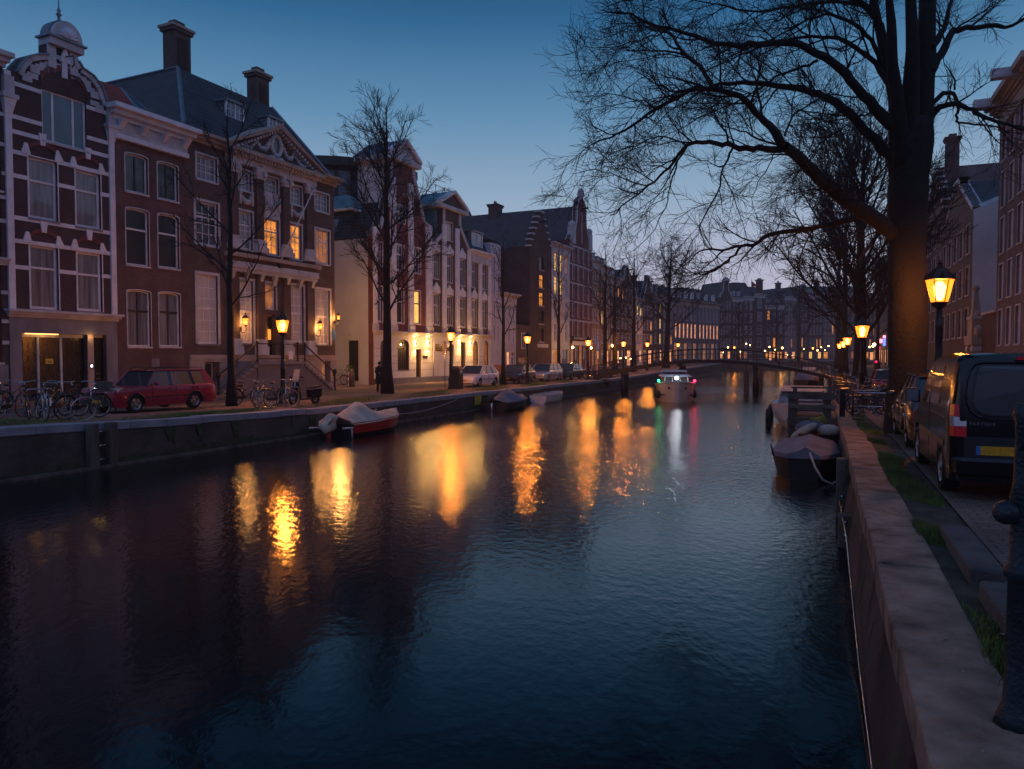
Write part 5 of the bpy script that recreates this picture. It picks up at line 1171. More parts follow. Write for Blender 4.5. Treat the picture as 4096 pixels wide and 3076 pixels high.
# white-flanked house, stepped gables, more
h = rh(72, 58.0, 12.0, 'brown brick canal house whose plain white flank faces us', 'brickbrown', 5, 3, zt=15.2, kind='spout', pane='g_curtain', frame='offwhite', ground=3.2)
mb = MB(); mb.prism([(0, 0), (h.w, 0), (h.w, 1), (0, 1)], .3, .31, 'stucco')
mb = MB(); x = h.w + .03
mb.face([(x, .0, 0), (x, 10.2, 0), (x, 10.2, 16), (x, .0, 12)], 'stucco'); mb.face([(x, 0, 12), (x, 10.2, 16), (x - .5, 10.2, 16.3), (x - .5, 0, 12.3)], 'offwhite'); mb.build('white_flank', h.t, recalc=False)
h = rh(84, 72, 14.5, 'stepped gable house with neck top above the right lantern', 'brickbrown', 4, 4, zt=18.5, kind='step', pane='g_curtain', frame='offwhite', ground=3.2)
h = rh(97, 84, 16.5, 'house with ornate white cornice and twin chimneys above the right lantern', 'brickpurple', 5, 4, zt=20, kind='flat', pane='g_curtain', frame='offwhite', ground=3.2, capm='offwhite', dorm=2)
mb = MB(); mb.box(h.w - .4, h.w + .02, 1, 9.5, 15, 20.6, 'brickpurple'); mb.build('party_wall', h.t); chimney(h.t, h.w - .3, 2.2, 19, 1.1, 1.1, 23.4, 'brickred', 0); chimney(h.t, h.w - .3, 8.5, 19, 1.1, 1.1, 23.8, 'brickred', 0)
h = rh(112, 97, 16, 'mauve brick house seen just right of the great tree trunk', 'brickpurple', 5, 4, zt=19, pane='g_curtain', frame='offwhite', ground=3.5)
h = rh(128, 112, 15, 'brown brick house hidden mostly by the great tree trunk', 'brickbrown', 5, 4, zt=18, pane='g_dark', frame='offwhite', ground=3.5)
h = rh(145, 128, 17, 'far brown house seen between the tree trunks at right', 'brickbrown', 5, 4, zt=20, pane='g_curtain', frame='offwhite', ground=3.5, shop=(4, ['g_litpink', 'g_litdim']))
h = rh(165, 145, 19, 'far tall house with a pale attic storey left of the great trunk', 'brickpurple', 6, 5, zt=22, pane='g_dark', frame='offwhite', ground=3.5, capm='bricktan', shop=(4, ['g_lit', 'g_litpink']))
# neon shop signs, traffic light
def neon(label, x, y, z0, z1, wd, m):
    mb = MB(); mb.box(x - wd / 2, x + wd / 2, y - .06, y + .06, z0, z1, 'frame_dark'); t = thing('shop_sign', label, 'shop sign', (x, y, z0), -YAW * 0)
    t.location = (x, y, z0); bb = MB(); bb.box(-wd / 2, wd / 2, -.06, .06, 0, z1 - z0, 'frame_dark'); bb.build('sign_box', t)
    e = MB(); e.box(-wd / 2 + .06, wd / 2 - .06, -.1, -.062, .06, z1 - z0 - .06, m); e.build('lit_face', t); return t
def at(u, v, Z): p = gd(u, v, Z); return p
p = at(3545, 1370, 120); t = neon('blue glowing shop sign with pink head left of the great trunk', p.x, p.y, p.z - .6, p.z + .7, 1.1, 'e_neonblue')
mb = MB(); mb.box(-.5, .5, -.1, .06, 1.32, 1.75, 'e_neonpink'); mb.build('pink_head', t)
p = at(3519, 1364, 120); neon('pink white glowing shop sign beside the blue one', p.x, p.y, p.z - .4, p.z + .4, .95, 'e_neonpink')
p = at(3515, 1392, 118); neon('small red glowing sign below the pink white one', p.x, p.y, p.z - .3, p.z + .3, .5, 'e_neonred')
p = at(3504, 1447, 60); t = thing('traffic_light', 'traffic light showing red on a dark post beyond the right quay bicycles', 'traffic light', (p.x, p.y, zr(60)))
mb = MB(); mb.tube([(0, 0, 0), (0, 0, 2.1)], .05, 'iron', 6); mb.build('post', t); mb = MB(); zz_ = p.z - zr(60); mb.box(-.13, .13, -.1, .1, zz_ - .65, zz_ + .2, 'iron'); mb.build('housing', t); mb = MB(); mb.ball((0, -.1, zz_), .09, 'e_neonred', 6); mb.build('red_lens', t)
# ================================================================== street lanterns
def make_lantern(ornate=True):
    t = thing('street_lamp', '', 'street lamp')
    mb = MB(); mb.lathe([(.21, 0), (.21, .12), (.17, .16), (.16, .6), (.18, .65), (.13, .72), (.105, .85), (.1, 1.5), (.12, 1.53), (.09, 1.58), (.072, 2.5), (.09, 2.53), (.066, 2.58), (.06, 2.9)], 'iron', 10); mb.build('pole', t)
    mb = MB(); mb.lathe([(.05, 2.9), (.13, 2.98), (.17, 3.05), (.17, 3.07)], 'iron', 6, smooth=False)
    for k in range(6):
        a = 2 * pi * k / 6; mb.bar((.17 * cos(a), .17 * sin(a), 3.06), (.29 * cos(a), .29 * sin(a), 3.56), .017, 'iron')
    mb.lathe([(.34, 3.56), (.33, 3.6), (.17, 3.76), (.15, 3.8), (.08, 3.84), (.04, 3.88), (.06, 3.93), (.01, 4.0)], 'iron', 6, smooth=False)
    if ornate:
        for k in range(6):
            a = 2 * pi * (k + .5) / 6; mb.hexa([(.3 * cos(a - .2), .3 * sin(a - .2), 3.58), (.3 * cos(a + .2), .3 * sin(a + .2), 3.58), (.27 * cos(a + .2), .27 * sin(a + .2), 3.58), (.27 * cos(a - .2), .27 * sin(a - .2), 3.58)], [(.33 * cos(a - .05), .33 * sin(a - .05), 3.7), (.33 * cos(a + .05), .33 * sin(a + .05), 3.7), (.31 * cos(a + .05), .31 * sin(a + .05), 3.7), (.31 * cos(a - .05), .31 * sin(a - .05), 3.7)], 'iron')
    mb.build('lantern_frame', t)
    mb = MB(); v = []
    for r, z in ((.165, 3.07), (.285, 3.555)): v += [(r * cos(2 * pi * k / 6), r * sin(2 * pi * k / 6), z) for k in range(6)]
    mb.idx(v, [(k, (k + 1) % 6, 6 + (k + 1) % 6, 6 + k) for k in range(6)], 'pane_lit'); mb.build('glass', t, recalc=False)
    mb = MB(); mb.lathe([(.03, 3.1), (.09, 3.17), (.13, 3.42), (.05, 3.53)], 'bulb', 8); o = mb.build('bulb', t)
    plight(o, (0, 0, 3.32), LAMP_W, (1, .28, .035), .17)
    return t
LAMP_W = 1300
lamp0 = make_lantern(); used = [False]
def lamp(u, x, label, zf, dz=0, group='old street lanterns along the canal', y=None, v=None):
    if y is None: p = gx(u, 1430, x); y = p.y
    if not used[0]: used[0] = True; t = lamp0
    else: t = dup(lamp0)
    t.location = (x, y, zf(y) + dz); t['label'] = label; t['group'] = group; return t
def dimmer(t, w):
    for o in t.children_recursive:
        if o.type == 'LIGHT': o.data = o.data.copy(); o.data.energy = w
lamp(1131, -21.3, 'lit crowned street lantern in front of the mansion stairs', zl)
lamp(1803, -21.9, 'lit crowned street lantern by the white hatchback and sign pole', zl)
lamp(2110, -20.6, 'lit crowned street lantern behind the dark blue and silver parked cars', zl)
lamp(2353, -20.0, 'lit crowned street lantern before the crimson gabled house', zl)
lamp(2494, -20.2, 'lit street lantern glowing hard between dark trunks at the bridge foot', zl)
lamp(2589, -21, 'lit street lantern just beyond the bridge before the pink shuttered house', zl)
lamp(2712, -21, 'lit street lantern before the left half of the palace row', zl)
p = gd(2793, 1430, 165); lamp(0, p.x, 'lit street lantern before the right half of the palace row', lambda y: 1.0, y=p.y)
for u, Z, lb in ((2937, 178, 'far lit street lantern before the two tall dark houses'), (3128, 185, 'far lit street lantern before the corner cafe'), (3251, 190, 'far lit street lantern before the yellow lit house')):
    p = gd(u, 1430, Z); dimmer(lamp(0, p.x, lb, lambda y: 1.0, y=p.y), 450)
_l = lamp
def lamp(*a, **k): t = _l(*a, **k); dimmer(t, 600); return t
lamp(3753, 2.35, 'nearest lit street lantern, glowing beside the great tree trunk on the right', zr)
lamp(3447, 1.5, 'second lit street lantern on the right quay before the bicycle racks', zr)
lamp(3388, 1.45, 'third lit street lantern along the right quay', zr)
lamp(3373, 1.5, 'fourth lit street lantern along the right quay', zr)
lamp(3358, 1.5, 'fifth lit street lantern along the right quay', zr)
# small wall and door lamps in the distance
def globe(label, p, r=.1, power=0, m='bulbs'):
    t = thing('globe_lamp', label, 'lamp', p); mb = MB(); mb.ball((0, 0, 0), r, m, 5); o = mb.build('globe', t); mb = MB(); mb.box(-.03, .03, .0, .3, r, r + .05, 'iron'); mb.build('arm', t)
    if power: plight(o, (0, -r * .8, -r * 1.8), power, r=r * .6)
    return t
for u, v, Z, r, pw, lb in ((2291, 1389, 85, .14, 60, 'round lamp at the left of the crimson house shopfront'), (2365, 1391, 89, .14, 60, 'round lamp at the right of the crimson house shopfront'), (2772, 1395, 158, .3, 120, 'left of two round entrance lamps on the palace row'), (2805, 1395, 160, .3, 120, 'right of two round entrance lamps on the palace row'),
                       (2482, 1434, 100, .12, 0, 'left of three small glowing basement lamps'), (2504, 1432, 102, .14, 0, 'middle of three small glowing basement lamps'), (2523, 1434, 104, .12, 0, 'right of three small glowing basement lamps'),
                       (2698, 1428, 150, .16, 0, 'small lamp low on the palace row'), (2690, 1335, 150, .16, 0, 'small lamp high at the palace row corner'), (2808, 1334, 155, .2, 40, 'bright small lamp on the upper palace front'),
                       (3130, 1391, 180, .2, 60, 'small lamp over the corner cafe door'), (2985, 1375, 180, .14, 0, 'small lamp at the far dark house door'), (3314, 1384, 180, .16, 0, 'small lamp behind the far right lanterns'),
                       (3492, 1384, 130, .2, 60, 'warm shop lamp left of the neon signs'), (3497, 1378, 126, .26, 60, 'bright warm shop lamp nearest the neon signs'), (3478, 1388, 134, .14, 0, 'small warm shop lamp at the far right quay')):
    globe(lb, at(u, v, Z), r, pw)
random.seed(55)
for i in range(22):
    u = [2450, 2560, 2600, 2632, 2668, 2735, 2760, 2842, 2862, 2893, 2912, 2960, 3000, 3060, 3078, 3100, 3150, 3168, 3215, 3270, 3285, 3300][i]
    Z = interp(u, [(2450, 105), (2690, 150), (2880, 178), (3300, 190)]); p = at(u, random.uniform(1378, 1428), Z); t = globe('small warm light strung with others along the far quay fronts', p, random.uniform(.1, .2), 0); t['group'] = 'small warm lights along the far quay fronts'
# ================================================================== cars
def wheel_mb(t, x, y, r, w, side, name='wheel'):
    mb = MB(); prof = [(-w / 2, r * .8), (-w / 2, r * .94), (-w / 2 + .03, r), (w / 2 - .03, r), (w / 2, r * .94), (w / 2, r * .72)]
    n = 20; v = []; f = []
    for yy, rr in prof: v += [(x + rr * cos(2 * pi * k / n), y + yy * 1.0, r + rr * sin(2 * pi * k / n)) for k in range(n)]
    for i in range(len(prof) - 1):
        for k in range(n): f.append((i * n + k, i * n + (k + 1) % n, (i + 1) * n + (k + 1) % n, (i + 1) * n + k))
    mb.idx(v, f, 'rubber', True); mb.face([(x + r * .8 * cos(2 * pi * k / n), y - w / 2 * side * -1 * -1, r + r * .8 * sin(2 * pi * k / n)) for k in range(n)], 'rubber')
    o = mb.build(name, t, recalc=False)
    rb = MB(); yo = y + side * (w / 2 - .02); v = [(x, yo + side * .02, r)]
    for rr, dy in ((r * .16, .02), (r * .2, .0), (r * .58, -.01), (r * .66, .012)): v += [(x + rr * cos(2 * pi * k / n), yo + side * dy, r + rr * sin(2 * pi * k / n)) for k in range(n)]
    f = [(0, 1 + k, 1 + (k + 1) % n) for k in range(n)]
    for i in range(3):
        for k in range(n):
            if i == 1 and k % 4 == 0: continue
            f.append((1 + i * n + k, 1 + i * n + (k + 1) % n, 1 + (i + 1) * n + (k + 1) % n, 1 + (i + 1) * n + k))
    rb.idx(v, f, 'rim'); rb.build('rim', o, recalc=False); return o
def car(label, paint, L_=4.3, W_=1.75, H=1.47, belt=.92, hood=.8, xa=.95, xb=1.75, xc=3.55, xd=4.1, tail=.85, loc=(0, 0, 0), rz=0, group=None, boxy=0.0, wr=.31, fw_=.8, rw_=3.45, rails=False, kind='car', name='parked_car', nosez=.62):
    """local +X runs from nose (0) to tail (L); origin on the ground under the nose centre line"""
    t = thing(name, label, kind, loc, rz, group); hw = W_ / 2
    tops = [(0, nosez - .12), (.04, nosez), (.25, hood - .06), (xa - .1, hood + .04), (xa + .1, belt - .02), (xd, belt), (L_ - .12, tail if xd < L_ - .3 else belt), (L_, belt - .25)]
    xs = sorted(set([i * L_ / 30 for i in range(31)] + [fw_ - wr - .05, fw_ + wr + .05, rw_ - wr - .05, rw_ + wr + .05] + [p[0] for p in tops]))
    def bot(x):
        z = .2 + (.08 if x < .1 or x > L_ - .1 else 0)
        for c in (fw_, rw_):
            d = abs(x - c)
            if d < wr + .05: z = max(z, wr + sqrt(max(0, (wr + .06) ** 2 - d * d)) * .98)
        return z
    def half(x):
        e = min(x, L_ - x); k = 1 - .16 * max(0, 1 - e / .35) ** 2 * (1 - boxy * .6); return hw * k
    mb = MB(); V = []; rows = []
    for x in xs:
        zt = interp(x, tops); zb = min(bot(x), zt - .06); w = half(x); zm = zb + (zt - zb) * .5
        sec = [(-w * .96, zb), (-w, max(zb + .02, .45) if zb < .45 else zb + .02), (-w * .985, zt - .1 if zt - .1 > zb + .04 else zb + .05), (-w * .93, zt - .015), (-w * .8, zt), (w * .8, zt), (w * .93, zt - .015), (w * .985, zt - .1 if zt - .1 > zb + .04 else zb + .05), (w, max(zb + .02, .45) if zb < .45 else zb + .02), (w * .96, zb)]
        rows.append([(x, y, z) for y, z in sec])
    n = 10; V = [p for r_ in rows for p in r_]; F = []
    for i in range(len(rows) - 1):
        for k in range(n - 1): F.append((i * n + k, i * n + k + 1, (i + 1) * n + k + 1, (i + 1) * n + k))
    F.append(tuple(range(n))); F.append(tuple((len(rows) - 1) * n + k for k in range(n)))
    mb.idx(V, F, paint, True); body = mb.build('body', t)
    es = body.modifiers.new('e', 'EDGE_SPLIT'); es.split_angle = radians(38)
    mb = MB(); mb.box(.12, L_ - .12, -hw * .8, hw * .8, .22, .6, 'plastic'); mb.build('underbody', t)
    # greenhouse
    wt = hw * .74; wb_ = hw * .93; zt = H - .05; zb = belt - .03
    P8 = [(xa, wb_, zb), (xb, wt, zt), (xc, wt, zt), (xd, wb_, zb)]
    mb = MB(); q = [(x, s * w, z) for s in (-1, 1) for x, w, z in P8]
    mb.face([q[0], q[1], q[2], q[3]], 'carglass'); mb.face([q[4], q[5], q[6], q[7]], 'carglass'); mb.build('side_windows', t, recalc=False)
    mb = MB(); mb.face([q[0], q[4], q[5], q[1]], 'carglass'); mb.build('windscreen', t, recalc=False)
    mb = MB(); mb.face([q[3], q[7], q[6], q[2]], 'carglass'); mb.build('rear_window', t, recalc=False)
    mb = MB(); n_ = 6; V = []
    for i in range(n_ + 1):
        x = xb - .05 + (xc - xb + .12) * i / n_; hgt = H - .06 + .06 * sin(pi * (i + .5) / (n_ + 1))
        V += [(x, -wt - .01, H - .08), (x, -wt * .8, hgt - .01), (x, 0, hgt + .01), (x, wt * .8, hgt - .01), (x, wt + .01, H - .08)]
    F = [(i * 5 + k, i * 5 + k + 1, (i + 1) * 5 + k + 1, (i + 1) * 5 + k) for i in range(n_) for k in range(4)]
    mb.idx(V, F, paint, True)
    for s in (-1, 1):
        a, b, c, d = [(x, s * w, z) for x, w, z in P8]
        lerp = lambda p, q_, f: tuple(p[i] + (q_[i] - p[i]) * f for i in range(3))
        mb.bar(a, b, .05, paint); mb.bar(b, c, .04, paint)
        pw = .1 + .1 * boxy; mb.hexa([(d[0] - pw * 2.2, d[1] * 1.0, d[2]), (d[0] + .02, d[1], d[2]), (d[0] + .02, d[1] - s * .05, d[2]), (d[0] - pw * 2.2, d[1] - s * .05, d[2])], [(c[0] - pw * .9, c[1] + s * .012, c[2]), (c[0] + .03, c[1] + s * .012, c[2]), (c[0] + .03, c[1] - s * .05, c[2]), (c[0] - pw * .9, c[1] - s * .05, c[2])], paint)
        for f in ((.42,) if xd - xa < 3 else (.36, .68)):
            p_, q_ = lerp(a, d, f), lerp(b, c, f - .06 if f < .5 else f); mb.bar((p_[0], p_[1] + s * .005, p_[2]), (q_[0], q_[1] + s * .005, q_[2]), .035, 'plastic' if boxy < .5 else paint)
    mb.build('roof_and_pillars', t)
    if rails:
        mb = MB()
        for s in (-1, 1): mb.tube([(xb, s * wt * .95, H), (xb + .1, s * wt * .95, H + .06), (xc - .1, s * wt * .95, H + .06), (xc, s * wt * .95, H)], .015, 'plastic', 5)
        mb.build('roof_rails', t)
    for s in (-1, 1):
        wheel_mb(t, fw_, s * (hw - .12), wr, .2, s); wheel_mb(t, rw_, s * (hw - .12), wr, .2, s)
        mb = MB(); mb.ball((xa + .28, s * (hw + .06), belt + .06), .1, paint, 5, (.6, 1, .75)); mb.build('mirror', t)
        mb = MB(); zh = nosez - .06
        x_h = .02 if boxy > .5 else .1
        mb.hexa([(x_h - .045, s * hw * .5, zh - .08), (x_h + .12, s * hw * .965, zh - .08), (x_h + .35, s * hw * .9, zh - .06), (x_h + .2, s * hw * .5, zh - .08)], [(x_h - .03, s * hw * .5, zh + .08), (x_h + .14, s * hw * .965, zh + .08), (x_h + .35, s * hw * .9, zh + .1), (x_h + .2, s * hw * .5, zh + .08)], 'lamp_clear'); mb.build('headlight', t)
        mb = MB(); mb.box(L_ - .15, L_ + .012, s * hw * .62, s * hw * .9, belt - .38, belt - .16, 'lamp_red'); mb.build('tail_light', t)
        mb = MB()
        for f in (.28, .62): x_ = xa + (xd - xa) * f; mb.box(x_, x_ + .16, s * hw * .985, s * (hw + .02), belt - .14, belt - .105, paint)
        for f in (.02, .37, .7): x_ = xa + .1 + (xd - xa - .1) * f; mb.box(x_, x_ + .012, s * (hw - .01), s * (hw + .004), .36, belt - .08, 'plastic')
        mb.box(fw_ + wr + .08, rw_ - wr - .08, s * (hw - .01), s * (hw + .012), .5, .54, 'plastic'); mb.build('door_trim', t)
        for c in (fw_, rw_):
            mb = MB(); n = 14; pts = [(c + (wr + .045) * cos(pi * k / n), s * (hw + .002), wr + (wr + .045) * sin(pi * k / n)) for k in range(n + 1)]
            mb.tube(pts, .022, 'plastic' if boxy > .5 else paint, 4); mb.build('wheel_arch', t)
    mb = MB(); mb.box(-.04, .22, -hw * .86, hw * .86, .28, .46, 'plastic' if boxy > .5 else paint); mb.box(-.045, -.035, -hw * .5, hw * .5, .46, nosez - .12, 'plastic'); mb.build('front_bumper', t)
    mb = MB(); mb.box(L_ - .2, L_ + .05, -hw * .88, hw * .88, .32, .5, 'plastic' if boxy > .5 else paint); mb.build('rear_bumper', t)
    mb = MB(); mb.box(-.06, -.042, -.26, .26, .36, .47, 'plate'); mb.build('front_plate', t)
    mb = MB(); mb.box(L_ + .012, L_ + .06, -.26, .26, .56, .67, 'plate'); mb.build('rear_plate', t)
    return t
# cars on the left quay face the camera: nose towards -y ; local X -> world +Y
def lcar(uw, x_side, label, paint, fw_=.8, **k):
    """uw: pixel column of the near front wheel, x_side: quay-side flank"""
    W_ = k.get('W_', 1.75); y = gx(uw, 1650, x_side).y - fw_
    return car(label, paint, loc=(x_side - W_ / 2, y, zl(y + 1.5) + .01), rz=pi / 2, fw_=fw_, group='cars parked nose to tail along the left quay', **k)
lcar(548, -21.6, 'old boxy red estate car parked beside the left quay bicycles', 'red', L_=4.5, W_=1.71, H=1.47, belt=.93, hood=.88, xa=1.36, xb=1.82, xc=4.1, xd=4.46, tail=.93, boxy=1, rails=True, fw_=.86, rw_=3.45, nosez=.84)
lcar(1921, -21.4, 'silvery white hatchback parked by the second lantern', 'whitecar', L_=4.25, W_=1.79, H=1.47, xa=1.0, xb=1.8, xc=3.5, xd=4.15, fw_=.85, rw_=3.47)
lcar(2085, -21.2, 'dark navy hatchback parked behind the slim tree', 'navy', L_=4.25, W_=1.76, H=1.47, xa=1.05, xb=1.85, xc=3.2, xd=4.0, fw_=.85, rw_=3.4)
lcar(2196, -21.0, 'silver estate car parked between the navy and the dark green cars', 'silver', L_=4.7, W_=1.8, H=1.48, xa=1.2, xb=1.95, xc=4.15, xd=4.6, fw_=.9, rw_=3.6, boxy=.3, rails=True)
lcar(2290, -20.8, 'dark green car parked last in the row near the bridge bicycles', 'greencar', L_=4.3, W_=1.74, H=1.5, xa=1.1, xb=1.8, xc=3.7, xd=4.2, fw_=.85, rw_=3.4, boxy=.4)
# right quay: cars seen from behind: nose towards +y : local X (nose->tail) -> world -Y
def rcar(y_tail, x_left, label, paint, L_=4.3, **k):
    W_ = k.get('W_', 1.75); return car(label, paint, L_=L_, loc=(x_left + W_ / 2, y_tail + L_, zr(y_tail + 2) + .01), rz=-pi / 2, **k)
rcar(16.2, 1.5, 'dark bronze car parked just ahead of the black van', 'bronze', L_=4.2, H=1.47, xc=3.4, xd=4.0, group='cars parked along the right quay')
rcar(22.6, 1.75, 'dark bronze car with pale mirror beyond the great tree', 'bronze', L_=4.3, H=1.45, group='cars parked along the right quay')
rcar(48, 2.6, 'red car parked behind the second right lantern', 'red', L_=4.2, H=1.5, group='cars parked along the right quay')
rcar(54, 5.6, 'grey car beside the far right bicycles', 'silver', L_=4.3, H=1.5, group='cars parked along the right quay')
# ================================================================== the black van
def van(loc, rz):
    t = thing('delivery_van', 'black delivery van seen from behind with tinted rear door glass and yellow plate', 'van', loc, rz)
    L_, W_, H = 4.38, 1.81, 1.86; hw = W_ / 2
    xs = [0, .05, .3, .8, 1.15, 1.9, 2.2, 3.2, 4.0, 4.3, 4.38]
    top = [(0, .6), (.05, .75), (.3, .88), (.95, 1.02), (1.15, 1.12), (1.9, 1.72), (2.2, 1.82), (3.2, H), (4.05, H - .02), (4.25, H - .07), (4.33, 1.62), (4.38, .95)]
    wr = .32; fw_, rw_ = .85, 3.58
    xs = sorted(set([p[0] for p in top] + [i * L_ / 36 for i in range(37)] + [fw_ - wr - .06, fw_ + wr + .06, rw_ - wr - .06, rw_ + wr + .06]))
    mb = MB(); rows = []
    for x in xs:
        zt = interp(x, top); zb = .24
        for c in (fw_, rw_):
            d = abs(x - c)
            if d < wr + .06: zb = max(zb, wr + sqrt((wr + .07) ** 2 - d * d))
        e = min(x, L_ - x); w = hw * (1 - .12 * max(0, 1 - e / .22) ** 2); f = lambda z: w * (1 - .13 * max(0, (z - 1.0) / .86) ** 1.5)
        zs = [zb, zb + (min(.95, zt - .1) - zb) * .4, zb + (min(.95, zt - .1) - zb) * .8, min(1.15, zt - .09), min(1.5, zt - .08), zt - .07, zt - .015]
        s_ = [(-f(z) * (1 if i < 6 else .93), z) for i, z in enumerate(zs)] + [(-w * .6, zt)]
        s_ = s_ + [(-y, z) for y, z in reversed(s_)]; rows.append([(x, y, z) for y, z in s_])
    n = len(rows[0]); F = []
    for i in range(len(rows) - 1):
        for k in range(n - 1): F.append((i * n + k, i * n + k + 1, (i + 1) * n + k + 1, (i + 1) * n + k))
    F += [tuple(range(n)), tuple((len(rows) - 1) * n + k for k in range(n))]
    mb.idx([p for r_ in rows for p in r_], F, 'blackcar', True); b = mb.build('body', t); es = b.modifiers.new('e', 'EDGE_SPLIT'); es.split_angle = radians(40)
    mb = MB(); mb.box(.2, L_ - .2, -hw * .8, hw * .8, .22, .7, 'plastic'); mb.build('underbody', t)
    for s in (-1, 1):
        fy = lambda z: s * (hw * (1 - .13 * max(0, (z - 1.0) / .86) ** 1.5) + .006)
        mb = MB()
        for poly in ([(1.35, 1.1), (2.3, 1.1), (2.3, 1.68), (2.05, 1.66)], [(2.42, 1.12), (3.3, 1.14), (3.3, 1.68), (2.42, 1.68)]): mb.face([(x, fy(z), z) for x, z in poly], 'carglass')
        mb.build('side_window', t, recalc=False)
        mb = MB(); mb.hexa([(1.32, s * (hw + .02), 1.06), (1.5, s * (hw + .02), 1.06), (1.5, s * (hw + .24), 1.08), (1.34, s * (hw + .24), 1.08)], [(1.32, s * (hw + .04), 1.3), (1.5, s * (hw + .04), 1.3), (1.48, s * (hw + .25), 1.3), (1.36, s * (hw + .25), 1.3)], 'plastic'); m_ = mb.build('mirror', t); m_.modifiers.new('b', 'BEVEL').width = .03
        g_ = MB(); g_.box(1.502, 1.51, s * (hw + .06), s * (hw + .225), 1.09, 1.28, 'steel'); g_.build('mirror_glass', m_)
        wheel_mb(t, fw_, s * (hw - .1), wr, .21, s); wheel_mb(t, rw_, s * (hw - .1), wr, .21, s)
        mb = MB(); yy0, yy1 = s * hw * .8, s * (hw * .985)
        X = L_ + .01
        mb.hexa([(X - .12, yy1, .80), (X, yy1 - s * .03, .80), (X + .01, yy0 , .80), (X - .08, yy0, .80)], [(X - .13, yy1, .925), (X - .01, yy1 - s * .03, .925), (X, yy0, .925), (X - .09, yy0, .925)], 'lamp_red')
        mb.hexa([(X - .13, yy1, .93), (X - .012, yy1 - s * .03, .93), (X - .002, yy0, .93), (X - .09, yy0, .93)], [(X - .14, yy1, 1.05), (X - .03, yy1 - s * .03, 1.05), (X - .02, yy0, 1.03), (X - .11, yy0, 1.03)], 'lamp_clear')
        mb.hexa([(X - .14, yy1, 1.055), (X - .03, yy1 - s * .03, 1.055), (X - .02, yy0, 1.035), (X - .11, yy0, 1.035)], [(X - .16, yy1 - s * .01, 1.2), (X - .05, yy1 - s * .04, 1.2), (X - .04, yy0 + s * .03, 1.2), (X - .13, yy0 + s * .03, 1.2)], 'lamp_red'); mb.build('tail_light', t)
        mb = MB(); mb.box(.05, .35, s * hw * .55, s * hw * .92, .62, .8, 'lamp_clear'); mb.build('headlight', t)
        mb = MB(); mb.box(1.2, 3.9, s * (hw - .005), s * (hw + .012), .62, .7, 'plastic'); mb.box(2.33, 2.345, s * (hw - .02), s * (hw + .004), .3, 1.15, 'plastic'); mb.box(2.4, 3.95, s * (hw - .02), s * (hw + .004), 1.0, 1.015, 'plastic'); mb.build('side_rail', t)
    # rear window (follows the slight slope of the door), wiper, badge, handle, plate, bumper
    def rx(z): return interp(z, [(.95, 4.38), (1.62, 4.33), (1.79, 4.25)]) + .012
    mb = MB(); W2 = hw * .74; loop = []
    for (y, z) in [(-W2 + .2, 1.075), (-W2 + .11, 1.1), (-W2 + .05, 1.15), (-W2 + .01, 1.24), (-W2, 1.33), (-W2 + .015, 1.5), (-W2 + .04, 1.61), (-W2 + .08, 1.66), (-W2 + .14, 1.68), (W2 - .14, 1.68), (W2 - .08, 1.66), (W2 - .04, 1.61), (W2 - .015, 1.5), (W2, 1.33), (W2 - .01, 1.24), (W2 - .05, 1.15), (W2 - .11, 1.1), (W2 - .2, 1.075)]: loop.append((rx(z), y, z))
    mb.face(loop, 'carglass'); mb.build('rear_window', t, recalc=False)
    mb = MB(); mb.tube([(rx(z) + .004, y, z) for z, y in [(1.03, -W2 + .16), (1.06, -W2 + .06), (1.12, -W2 - .01), (1.22, -W2 - .055), (1.33, -W2 - .07), (1.5, -W2 - .055), (1.64, -W2 - .02), (1.71, -W2 + .04), (1.73, -W2 + .12), (1.73, W2 - .12), (1.71, W2 - .04), (1.64, W2 + .02), (1.5, W2 + .055), (1.33, W2 + .07), (1.22, W2 + .055), (1.12, W2 + .01), (1.06, W2 - .06), (1.03, W2 - .16), (1.03, -W2 + .16)]], .016, 'blackcar', 6); mb.box(rx(1.04), rx(1.04) + .02, -.02, .012 - .0, .45, 1.04, 'plastic'); mb.build('door_seams', t)
    mb = MB(); mb.box(4.385, 4.41, -.15, .3, .9, .98, 'plastic'); mb.build('door_handle', t)
    mb = MB(); mb.box(4.36, 4.4, -.75, .1, .54, .8, 'plastic'); mb.box(4.4, 4.412, YP0, YP0 + .5, .58, .69, 'plate'); pl = mb.build('number_plate', t)
    mb = MB(); mb.box(4.4121, 4.416, YP0, YP0 + .045, .58, .69, 'bluesign'); mb.build('country_band', pl)
    mb = MB(); mb.hexa([(4.2, -hw * .98, .3), (4.42, -hw * .9, .3), (4.42, hw * .9, .3), (4.2, hw * .98, .3)], [(4.2, -hw * .99, .56), (4.47, -hw * .9, .54), (4.47, hw * .9, .54), (4.2, hw * .99, .56)], 'blackcar'); bb = mb.build('rear_bumper', t); bb.modifiers.new('b', 'BEVEL').width = .04
    mb = MB(); mb.box(4.3, 4.36, -.2, .2, 1.76, 1.8, 'lamp_red'); mb.build('brake_light', t)
    tc = bpy.data.curves.new('badge', 'FONT'); tc.body = 'PARTNER'; tc.size = .056; tc.extrude = .004; tc.align_x = 'CENTER'; tc.space_character = 1.25
    to = bpy.data.objects.new('tmp', tc); COL.objects.link(to); bpy.context.view_layer.update(); dg = bpy.context.evaluated_depsgraph_get()
    me = bpy.data.meshes.new_from_object(to.evaluated_get(dg)); bpy.data.objects.remove(to); me.materials.clear(); me.materials.append(M['steel'])
    bo = bpy.data.objects.new('badge_lettering', me); COL.objects.link(bo); bo.parent = t; bo.rotation_euler = (pi / 2, 0, pi / 2); bo.location = (4.395, YT, .945)
    return t
YP0 = .12; YT = .37
YP0 = -.618; YT = -.555
VX = 1.47
